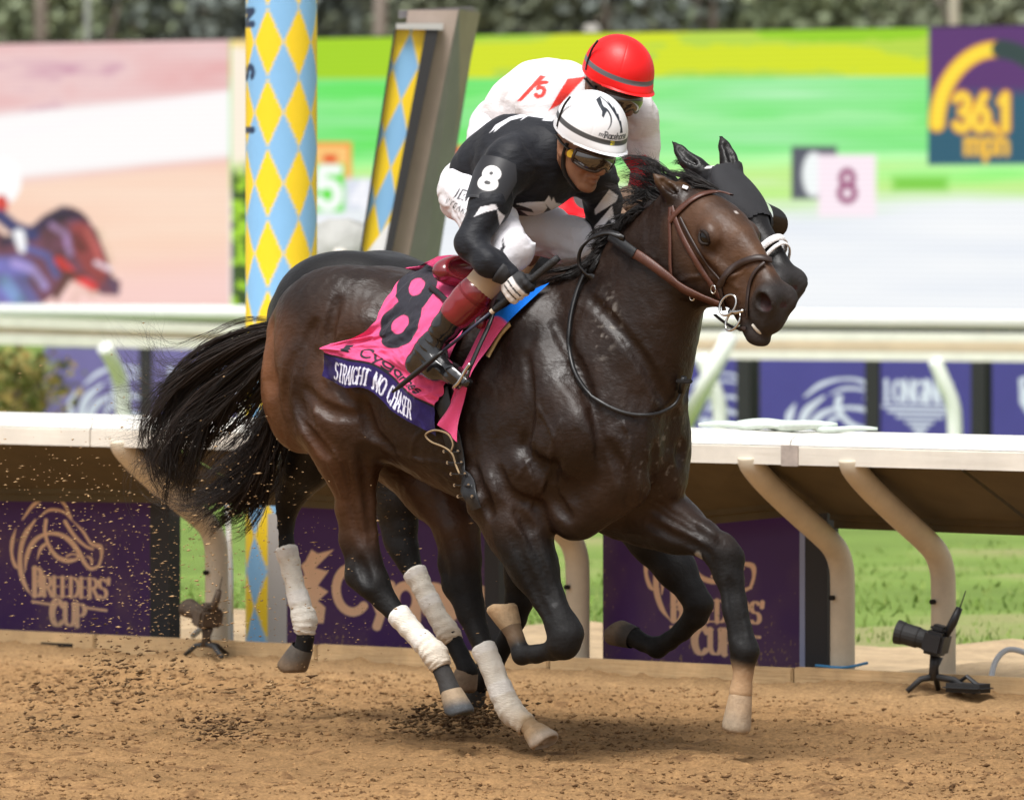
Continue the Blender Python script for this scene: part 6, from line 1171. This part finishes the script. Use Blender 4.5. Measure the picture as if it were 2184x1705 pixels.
    if near:
        nearv = V[:, 1] < .12; farv = V[:, 1] > .06
        for P, msk in (([(480,310),(530,245),(640,185),(740,160),(860,175),(975,200),(960,218),(885,212),(900,196),(775,178),(720,212),(745,185),(640,212),(565,262),(515,305),(530,270)], V[:, 1] < .3), ([(365,948),(410,875),(522,852),(548,890),(440,916)], V[:, 1] < -.15), ([(540,895),(600,945),(560,1015),(548,955)], V[:, 1] < -.15),
              ([(680,850),(780,838),(900,833),(925,880),(880,938),(780,942),(720,900),(820,918),(805,892)], nearv), ([(900,840),(935,785),(958,830),(970,798),(988,840),(1095,868),(980,928)], V[:, 1] < .3), ([(1285,895),(1400,740),(1465,790),(1452,832),(1290,935)], farv), ([(1285,1025),(1420,865),(1445,1015),(1395,968),(1312,1080),(1293,1080)], farv)):
            m = poly(u_, v_, [z3(*p) for p in P], 1.2)*msk; col = mix(col, (.78, .78, .82), m)
    else:
        # red sash, numeral and cuffs on the white silks
        a_, b_ = u_, v_; m = np.maximum(poly(u_, v_, [(1042,338),(1052,338),(1105,285),(1092,282)], 1.5), poly(u_, v_, [(1110,358),(1135,345),(1190,285),(1150,290)], 1.5)); m = np.maximum(m, text((u_-1068)*.9+(v_-320)*.25, -(v_-328), '5', 12, 0, 30, .14, 1.5)); col = mix(col, lin(226, 58, 50), m)
        for q in (-1, 1):
            e_ = np.array(arms[q][2][0]); d_ = np.array(arms[q][-1][0])-e_; t_ = ((V-e_)@d_)/(d_@d_); nearl = np.linalg.norm(V-e_-np.clip(t_, 0, 1)[:, None]*d_, axis=1) < .085; col = mix(col, lin(222, 22, 36), (nearl & (t_ > (-.25 if q < 0 else .15))).astype(float))
        bl = np.exp(-((u_-1268)/9)**2-((v_-505)/30)**2)*(V[:, 1] > .05); col = mix(col, lin(70, 110, 210), bl)
    mkmesh('silks', V, flip_ok(V-V.mean(0), Q), M_SILK, root, col=col)
    # collar
    ring_ = [J(1190,320,0)+np.array([.012*math.sin(q), .062*math.cos(q), .062*math.sin(q)]) for q in np.linspace(0, 2*math.pi, 30)]; MB().tube(ring_, .011, 8, cap=False, flat=1.6).build('collar', mat('collar_cloth', pal['collar'], .7), root, smooth=True)
    # ---- gloves
    for (c_, w_, o_), q in zip(hands, (-1, 1)):
        G = SDF(np.array(c_)-.12, np.array(c_)+.12, .003); fist(G, np.array(c_), w_, o_, .001); a_ = np.array(arms[q][-1][0]); G.cone(a_, .027, np.array(c_)+.012*o_/np.linalg.norm(o_), .028, k=.02); V, Q = G.mesh(1); gcol = np.tile(np.array(pal['glove']), (len(V), 1))
        if near and q < 0:
            wn_ = w_/np.linalg.norm(w_); t_ = (V-c_)@wn_; gcol = mix(gcol, (.012, .012, .014), sstep(t_, .014, .019)); on = o_-wn_*(o_@wn_); on /= np.linalg.norm(on); sd = np.cross(wn_, on); x_, y_ = (V-c_)@sd, (V-c_)@on
            for k_ in (-.002, -.022): gcol = mix(gcol, (.015, .015, .017), ((np.abs(t_-k_) < .0028) & (x_ > -.004) & (y_ > -.002)).astype(float))
            u_, v_ = px_of(V); 
        mkmesh('glove', V, flip_ok(V-V.mean(0), Q), M_GLOVE, root, col=gcol)
    if near:   # cuff bands
        a_, b_ = np.array(arms[-1][-2][0]), np.array(arms[-1][-1][0]); MB().tube([a_+(b_-a_)*t for t in (.55, .7, .9, 1.08)], [.043, .041, .036, .033], 18).build('wrist_band', mat('black_neoprene', (.014, .014, .016), .7), root, smooth=True)
    # ---- boots
    for q in (-1, 1):
        L = legs[q]
        if q < 0: pts = [(J(1014,624,.308,.2), .060), (J(998,642,.315,.1), .058), (J(976,666,.325,.1), .053), (J(950,698,.332,0), .045), (J(926,730,.335,0), .038), (J(915,752,.337,0), .039)]; foot = [(J(890,775,.338,0), .031), (J(930,782,.345,0), .036), (J(968,798,.352,0), .032), (J(994,815,.36,0), .020)]
        else: pts = [(J(1190,625,-.295,.2), .058), (J(1150,680,-.315,.1), .05), (J(1115,725,-.33,0), .040)]; foot = [(J(1085,770,-.335,0), .031), (J(1130,778,-.345,0), .035), (J(1185,800,-.36,0), .020)]
        G = SDF(np.min([p for p, r in pts+foot], axis=0)-.1, np.max([p for p, r in pts+foot], axis=0)+.1, .0045); limb(G, pts, k=.02); limb(G, foot, k=.02); G.cone(pts[-1][0], pts[-1][1]*.95, foot[0][0], .033, k=.04); G.cone(pts[-1][0], pts[-1][1]*.9, foot[1][0], .034, k=.05)
        a_ = np.array(pts[0][0]); d_ = np.array(pts[-1][0])-a_; Ld = np.linalg.norm(d_); d_ /= Ld
        G.put(lambda Xg, Yg, Zg: (a_[0]+d_[0]*.004-Xg)*d_[0]+(a_[1]-Yg)*d_[1]+(a_[2]+d_[2]*.004-Zg)*d_[2], np.minimum(a_-.12, a_+.12), a_+.12, .004, sub=False) if False else None
        V, Q = G.mesh(1); t_ = ((V-a_)@d_)/Ld; V = V+(.004*np.sin(t_*70+V[:, 0]*30)*sstep(t_, .62, .75)*sstep(t_, 1.1, .95))[:, None]*np.array([.6, .5, .6]); col = np.tile(np.array([.010, .010, .011]), (len(V), 1)); col = mix(col, pal['cuff'], sstep(t_, .43, .42)); sole = (V[:, 2] < np.array(foot[1][0])[2]-.030) & (t_ > .95); col = mix(col, (.03, .03, .03), sole.astype(float)); mkmesh('boot', V, flip_ok(V-V.mean(0), Q), M_BOOT, root, col=col)
        if q < 0:
            b0 = np.array(L[2][0])*.45+np.array(L[3][0])*.55; MB().tube(spline([b0, (b0+a_)/2, a_, a_+d_*.05], 10), np.linspace(.060, .055, 10), 22).build('boot_liner', mat('beige_liner', (.56, .41, .27), .6, bump=.003, bscale=20), root, smooth=True); MB().tube([a_+d_*.002, a_+d_*.010, a_+d_*.02], [.0625, .0635, .0615], 26, cap=False).build('boot_cuff_edge', mat('cuff_edge', tuple(np.array(pal['cuff'])*.8), .3), root, smooth=True)
    # ---- helmet: dome with a peak, cover printed
    helm = empty('helmet', (0, 0, 0)); helm.parent = root; nth, nph = 260, 110; th = np.linspace(-math.pi, math.pi, nth); ph = np.linspace(-.10, math.pi/2, nph); TH_, PH = np.meshgrid(th, ph); fr = np.clip(np.cos(TH_), 0, 1)
    rx, ry, rz = .138, .117, .128; c0 = hl(.008, 0, .076); ridge = 1-.006*np.exp(-((((TH_*6/(2*math.pi)+.25) % 1)-.5)/.018)**2)*(PH > .19)
    droop = -.10*np.clip(-np.cos(TH_), 0, 1)*(PH < .6)
    P = np.stack([rx*np.cos(PH)*np.cos(TH_), ry*np.cos(PH)*np.sin(TH_), rz*np.sin(PH)], -1)*ridge[..., None]; lowm = sstep(PH, .12, -.10); P = P+np.stack([lowm*fr**2*.020, 0*TH_, -lowm*(.004+.012*(1-fr))], -1); V = c0+P@HM; col = np.tile(np.array(pal['helmet']), (nph, nth, 1))
    bandm = sstep(PH, .055, .065)*sstep(PH, .185, .175); col = lay(col, bandm, pal['band'])
    X_, Y_ = TH_*.128*np.cos(PH), P[..., 2]                # metres round the front and up
    if near:
        lx, ly = (X_+.030)/.00165, (Y_-.079)/.00130  # logo millimetres
        hpoly = [(-14,44),(-10,40),(-2,38),(8,30),(14,22),(18,12),(22,8),(20,20),(26,14),(24,4),(31,2),(33,-10),(36,-26),(36,-34),(20,-34),(26,-24),(24,-12),(17,0),(8,14),(-2,28),(-8,33)]
        m = poly(lx, ly-6, [(-17,36),(-15,44),(-10,38),(0,36),(9,28),(14,20),(10,26),(2,30),(-4,22),(-1,12),(-6,8),(-14,-2),(-17,2),(-13,10),(-16,18)], 2.0); m = np.maximum(m, stroke(lx, ly-6, spline(np.array([(-4,16),(2,14),(5,4),(2,-10),(-6,-24)], float), 24).tolist(), np.linspace(3.5, .8, 24), 2.0)); m = np.maximum(m, poly(lx, ly-6, [(6,32),(14,26),(16,30),(20,20),(24,22),(25,10),(29,10),(29,-2),(33,-4),(34,-16),(37,-30),(26,-30),(28,-18),(24,-4),(18,8),(12,20)], 2.0))
        m = np.maximum(m, text(lx, ly, "my", -26, -37, 10, .10, 1.6, slant=.2)); m = np.maximum(m, text(lx, ly, "Racehorse", -13, -39, 15, .095, 1.8, gap=.02, sx=.80)); col = lay(col, m*(np.abs(TH_) < 1.2), (.02, .025, .035)); col = lay(col, text(lx, ly, "21", -6, -37.5, 13, .13, 2.0, sx=1.5)*0, lin(235, 215, 40))
        m21 = text((X_+.022)/.001, (PH-.085)/.0011*.125, "21", -2, 0, 9.0, .14, 2.0, sx=1.6); col = lay(col, m21*bandm, lin(235, 220, 40))
    fac = gridfaces(nth, nph); mkmesh('shell', V.reshape(-1, 3), flip_ok(V.reshape(-1, 3)-c0, fac), M_HELM, helm, col=col.reshape(-1, 3))
    pk = [[hl(.012+(rx+.001+d*max(0, math.cos(t))**1.5)*math.cos(t), (ry+.002)*math.sin(t), .076-.012-.012*(1-max(0, math.cos(t))**2)-d*.18) for t in np.linspace(-2.6, 2.6, 44)] for d in (-.004, .016, .030, .032, .012, -.008)]; pk = np.array(pk); pk[4:, :, 2] -= .006; fq = gridfaces(44, 6); mkmesh('peak', pk.reshape(-1, 3), fq, mat('peak_cover', pal['helmet'], .45), helm)
    P = [hl(.012+rx*1.01*math.cos(t)*math.cos(p), ry*1.02*math.sin(t), .076+rz*1.01*math.sin(p)) for t, p in ((-2.0, .9), (-2.0, .5), (-1.95, .1), (-1.9, -.12))]; MB().tube(spline(P, 14), .004, 6).build('seam_strap', M_LEAB, helm, smooth=True)
    # ---- goggles and chin strap
    gog = empty('goggles', (0, 0, 0)); gog.parent = root; tg = np.linspace(-1.32, 1.32, 60); zg = np.linspace(-.030, .030, 12); TG, ZG = np.meshgrid(tg, zg); bulge = .010*(1-(ZG/.030)**2); rr = .076+bulge; notch = .016*np.exp(-(TG/.22)**2)*(ZG < -.004)
    PG = np.stack([.034+(rr+.018)*np.cos(TG), rr*1.04*np.sin(TG), .000+ZG*(1-.25*np.abs(TG/1.32)**3)+notch*np.abs(ZG)/.027], -1); Vg = hl(0, 0, 0)+PG.reshape(-1, 3)@HM; mkmesh('lens', Vg, flip_ok(Vg-hl(0, 0, 0), gridfaces(60, 12)), M_LENS, gog)
    for row in (0, -1): MB().tube(Vg.reshape(12, 60, 3)[row], .0055, 8).build('frame', M_GFR, gog, smooth=True)
    for cidx in (0, -1): MB().tube(Vg.reshape(12, 60, 3)[:, cidx], .006, 8).build('frame', M_GFR, gog, smooth=True)
    for q in (-1, 1):
        c_ = hl(.046, q*.090, .000); MB().tube([c_-Y*q*.004+X*-.0, c_+Y*q*.005+X*.004], [.0145, .0125], 18).build('vent_cap', mat('amber_cap', pal['cap'], .3, coat=.5), gog, smooth=False)
        MB().tube(spline([hl(.036, q*.086, .008), hl(.0, q*.092, .012), hl(-.05, q*.088, .020)], 10), .009, 8, flat=.3).build('strap', mat('goggle_strap', (.03, .025, .02), .6), gog, smooth=True)
    MB().tube(spline([hl(.01, -.084, .02), hl(.012, -.082, -.03), hl(.028, -.066, -.085), hl(.060, -.030, -.126), hl(.068, 0, -.130), hl(.060, .030, -.126), hl(.028, .066, -.085), hl(.012, .082, -.03), hl(.01, .084, .02)], 40), [.010 if abs(i-20) > 9 else .006 for i in range(40)], 8, flat=.45).build('chin_strap', M_LEAB, helm, smooth=True)
    return root, dict(J=J, arms=arms, wt=wt, wb=wb, wdir=wdir, hl=hl, HM=HM)
rider, RJ = jockey(hp, 0, 0, C0, 'rider in black and white silks and white helmet holding a whip', dict(skin=(.31, .15, .085), breeches=(.80, .79, .83), silk=(.011, .012, .016), collar=(.65, .65, .68), glove=(.74, .71, .69), cuff=(.20, .012, .018), helmet=(.78, .78, .80), band=(.075, .075, .078), cap=(.62, .38, .03)))
# armband with the number
ab = onhorse('armband', 'black armband with a white 8 on the rider in black silks', 'armband'); s0, s1 = np.array(RJ['arms'][-1][0][0]), np.array(RJ['arms'][-1][2][0]); ax_ = (s0-s1)/np.linalg.norm(s0-s1); ctr = s0+(s1-s0)*.36
out_ = np.array([.30, -.9, .12]); out_ = out_-ax_*(out_@ax_); out_ /= np.linalg.norm(out_); sd_ = np.cross(out_, ax_); sd_ = sd_ if sd_[0] > 0 else -sd_
aa_, hh_ = np.meshgrid(np.linspace(-1.05, 1.05, 90), np.linspace(-.078, .078, 110)); wdt = np.interp(hh_, [-.078, .03, .078], [1, .95, .62]); rad = np.interp(hh_, [-.08, .08], [.083, .108]); ang = aa_*wdt*.95
Vb_ = ctr+hh_[..., None]*ax_+rad[..., None]*(np.cos(ang)[..., None]*out_+np.sin(ang)[..., None]*sd_); x_, y_ = ang*.075, hh_; Ca = np.tile(np.array([.020, .020, .023]), aa_.shape+(1,)); Ca = lay(Ca, text(x_, y_, '8', -.024, -.036, .070, .15, .003, sx=1.05), (.82, .82, .82)); Ca = lay(Ca, (np.abs(y_+.070) < .0015)*1.0, (.05, .05, .055))
mkmesh('number_plate', Vb_.reshape(-1, 3), flip_ok(Vb_.reshape(-1, 3)-ctr, gridfaces(90, 110)), mat('vinyl_black', attr=True, rough=.35, spec=.5), ab, col=Ca.reshape(-1, 3))
c_ = s0+(s1-s0)*.60; MB().tube([c_+.014*ax_, c_-.014*ax_], [.067, .064], 26).build('elastic_band', M_LEAB, ab, smooth=True)
# whip
wh = onhorse('whip', 'long black whip with a thick grip held along the boot', 'whip'); wt, wb = RJ['wt'], RJ['wb']
MB().tube([wb+(wt-wb)*x for x in (.60, .62, .70, .80, .90, .97, 1.0)], [.007, .0105, .012, .012, .0125, .014, .012], 12).build('grip', mat('ribbed_grip', (.013, .013, .014), .6, bump=.003, bscale=160), wh, smooth=True); MB().tube([wb+(wt-wb)*x for x in (.30, .45, .60)], [.006, .0058, .006], 8).build('shaft', mat('navy_shaft', (.018, .02, .045), .4), wh, smooth=True)
MB().tube([wb+(wt-wb)*x for x in (.595, .615)], .009, 10).build('collar_ring', mat('cream_ring', (.6, .5, .38), .5), wh); MB().tube([wb+(wt-wb)*x for x in (0, .04, .15, .28, .31)], [.007, .015, .017, .015, .008], 10, flat=.55).build('flap', M_LEAB, wh, smooth=True)
# ------------------------------------------------------------------ the second horse and its rider
def hq2(u, v, s): return hq(u, v, s)
LEG_F = [
 [(720,800,-.10,.15),(690,900,-.12,.13),(655,985,-.13,.095),(628,1035,-.13,.070),(606,1080,-.13,.054),(600,1120,-.13,.042),(606,1158,-.13,.036),(618,1200,-.13,.032),(632,1255,-.13,.030),(648,1318,-.13,.038),(652,1358,-.13,.030),(646,1385,-.13,.036)],
 [(600,1020,-.13,.03),(586,1060,-.13,.022),(583,1085,-.13,.024),(598,1115,-.13,.028)],
 [(800,880,.10,.15),(830,980,.12,.11),(850,1060,.12,.075),(858,1120,.12,.055),(862,1165,.12,.048),(875,1205,.12,.038),(905,1262,.12,.032),(935,1318,.12,.032),(958,1352,.12,.038),(982,1395,.12,.030),(998,1430,.12,.037)],
 [(828,1060,.12,.03),(830,1110,.12,.022),(842,1150,.12,.026),(862,1180,.12,.03)],
 [(1330,1060,.14,.12),(1400,1150,.15,.085),(1440,1210,.15,.062),(1475,1262,.15,.050),(1490,1288,.15,.050),(1484,1312,.15,.042),(1455,1345,.15,.033),(1428,1366,.15,.031),(1402,1380,.15,.036),(1372,1370,.15,.029),(1352,1358,.15,.036)],
 [(1110,1060,-.14,.12),(1118,1150,-.15,.075),(1115,1220,-.15,.056),(1108,1278,-.15,.052),(1100,1320,-.15,.038),(1078,1370,-.15,.033),(1050,1418,-.15,.038),(1028,1445,-.15,.030),(1018,1458,-.15,.035)],
]
EAR_F = [(hq(1500,368,.05), hq(1466,342,.065), hq(1436,303,.07)), (hq(1562,380,-.04), hq(1553,335,-.045), hq(1537,290,-.05))]
# this head is carried higher along the same line
GF = horse_sdf(.0075, LEG_F, EAR_F, hq, fine=False, dx=-.13, hood=True); V, Q = GF.mesh(2); farhorse = empty('racehorse', (C1[0], C1[1], Z1), -TH, 'near black galloping racehorse in a black hood and white noseband', 'horse', 'galloping racehorses')
cc = coat_colour(V, bay=False); mkmesh('body', V, flip_ok(V, Q), M_COAT, farhorse, col=np.c_[cc, gloss(V)]); add_head_parts(farhorse, GF, teeth=False)
bandage([(*hq(609,1165,-.13),.040),(*hq(619,1205,-.13),.038),(*hq(632,1258,-.13),.037),(*hq(642,1296,-.13),.041),(*hq(649,1320,-.13),.047),(*hq(650,1338,-.13),.043),(*hq(648,1352,-.13),.036)], farhorse, .18, 3)
bandage([(*hq(882,1215,.12),.042),(*hq(900,1250,.12),.038),(*hq(918,1285,.12),.037),(*hq(940,1325,.12),.038),(*hq(957,1352,.12),.044),(*hq(966,1372,.12),.038)], farhorse, .75, 4)
hoof(hq(646,1380,-.13), hq(626,1435,-.13), np.array([-.8, 0, -.6]), farhorse, (.10, .085, .07), (.17, .115, .07), r=.043, R2=.058)
hoof(hq(997,1428,.12), hq(990,1480,.12), np.array([-.3, 0, -.6]), farhorse, (.20, .14, .09), (.20, .13, .08)); hoof(hq(1352,1358,.15), hq(1308,1335,.15), np.array([-.4, 0, -.9]), farhorse, (.05, .042, .036), (.16, .12, .08), r=.042, R2=.05)
hoof(hq(1018,1458,-.15), hq(1000,1478,-.15), np.array([-.6, 0, -.8]), farhorse, (.02, .018, .016), (.03, .025, .02))
TAIL_F = [[(632,680,0),(600,740,.05),(575,850,.1),(540,940,.12),(480,1000,.14),(430,1050,.15),(415,1090,.15)], [(634,690,0),(605,780,.05),(585,880,.08),(555,970,.1),(500,1040,.12),(445,1085,.12),(430,1110,.12)], [(636,700,0),(612,800,.03),(596,900,.05),(575,980,.08),(540,1050,.1),(490,1095,.1),(455,1108,.1)], [(638,710,0),(618,820,.02),(604,920,.03),(588,1000,.04),(565,1045,.05),(530,1080,.06),(490,1105,.06)]]
hair('tail', TAIL_F, hq, 900, farhorse, k=16, spread=.036, wig=.06, r=(.0011, .0026), col=((.006, .005, .005), (.036, .024, .019)))
hair('tail_wisps', [[(630,672,.05),(612,690,.05),(590,705,.05),(565,725,.05)], [(635,668,.05),(615,680,.05),(585,690,.05),(560,700,.05)], [(634,680,.05),(608,705,.05),(585,728,.05),(570,745,.05)]], hq, 130, farhorse, k=10, spread=.02, wig=.02, r=(.0008, .0016), col=((.02, .011, .009), (.05, .025, .02)), clump=10)
hair('tail_ends', [[(560,900,.1),(500,960,.15),(430,1000,.16),(360,1010,.18),(310,960,.2)], [(575,950,.1),(520,1010,.13),(450,1050,.15),(380,1060,.17),(330,1030,.2)], [(585,1000,.05),(530,1060,.08),(470,1090,.1),(420,1100,.1),(395,1060,.1)], [(590,1020,.05),(540,1075,.06),(490,1105,.07),(440,1118,.07),(405,1100,.07)]], hq, 260, farhorse, k=14, spread=.045, wig=.07, r=(.0006, .0014), col=((.015, .012, .011), (.05, .036, .03)), clump=9)
hair('mane', [[(1490,362,.01),(1462,350,.0),(1435,345,.0)], [(1460,380,.01),(1430,372,.0),(1400,376,.0)], [(1420,405,.02),(1390,400,.0),(1362,410,.0)], [(1370,445,.02),(1340,445,.0),(1315,460,.0)]], hq, 200, farhorse, k=8, spread=.016, wig=.02, r=(.001, .002))
# hood, eye cup and white noseband
hood = empty('blinker_hood', (C1[0], C1[1], Z1), -TH, 'black fabric hood with an eye cup on the near black horse', 'hood'); M_HOOD = mat('hood_fabric', (.016, .016, .019), .8, bump=.0015, bscale=400, var=.15, vscale=30)
h_ = to_head(V); keep = (h_[:, 0] > .03) & (h_[:, 0] < .335+.03*np.sin(h_[:, 1]*18)) & (V[:, 0] > .74) & (h_[:, 1] < .16) & (h_[:, 1] > -.12); fk = keep[Q].all(1); used = np.unique(Q[fk]); remap = np.full(len(V), -1); remap[used] = np.arange(len(used)); Nn = GF.grad(V[used]); Qh = remap[flip_ok(V, Q)[fk]]; mkmesh('fabric', V[used]+Nn*.007, Qh, M_HOOD, hood)
for q in (-1, 1):
    c_ = hd(.22, -.003, q*.105); rim = []
    a0 = [hd(.215+.052*math.cos(t), -.010+.05*math.sin(t), q*(.112)) for t in np.linspace(-2.2, 2.2, 20)]; a1 = [hd(.232+.058*math.cos(t)+.012, -.010+.054*math.sin(t), q*(.112+.055*(.35+.65*math.cos(t*.7)))) for t in np.linspace(-2.2, 2.2, 20)]
    MB().add(a0+a1+[p*1 for p in a1[::-1]], [(i, i+1, 21+i, 20+i) for i in range(19)]).build('eye_cup', mat('cup_plastic', (.012, .012, .012), .25, spec=.6), hood, smooth=True)
M_WN = mat('white_sheepskin', (.72, .70, .70), .8, bump=.004, bscale=120); nb_ = empty('white_bridle', (C1[0], C1[1], Z1), -TH, 'white noseband and cheek strap on the near black horse', 'bridle')
def facering(t, w, name, m, p0=-.10, off=.010, dt=0.0):
    P = []; N_ = []
    for a in np.linspace(-2.2, 2.2, 40):
        d = np.array([0, -math.cos(a), math.sin(a)]); o = np.array([t+dt*abs(a)/2.2, .02, 0]); r = .01
        for r in np.arange(.02, .2, .003):
            if GF.val(hd(*(o+d*r))) > off: break
        P.append(hd(*(o+d*r))); N_.append(hd(*d)-hd(0, 0, 0))
    Vr, Fr = ribbon(np.array(P), np.array(N_), w, .004); mkmesh(name, Vr, Fr, m, nb_)
facering(.445, .028, 'noseband', M_WN); facering(.475, .014, 'figure_strap', M_WN, dt=.05)
Vr, Fr = ribbon(spline([hd(.10, -.02, -.105), hd(.25, .06, -.115), hd(.40, .09, -.09), hd(.50, .08, -.075)], 20), np.tile(hd(0, 0, -1)-hd(0, 0, 0), (20, 1)), .018, .004); mkmesh('cheekpiece', Vr, Fr, M_LEAB, nb_)
Vr, Fr = ribbon(spline([hd(.02, -.05, -.06), hd(.035, -.068, -.03), hd(.04, -.075, .0)], 10), np.tile(hd(0, -1, 0)-hd(0, 0, 0), (10, 1)), .014, .004); mkmesh('white_tape', Vr, Fr, M_WN, nb_)
rider2, RJ2 = jockey(hq, 60, -122, C1, 'rider in white and red silks and red helmet on the far horse', dict(skin=(.17, .085, .055), breeches=(.74, .73, .78), silk=(.78, .75, .76), collar=(.45, .04, .05), glove=(.28, .18, .12), cuff=(.10, .05, .03), helmet=lin(232, 20, 22), band=(.13, .13, .14), cap=(.05, .04, .03)), near=False, vox=.006, zbase=Z1, pitch=26)
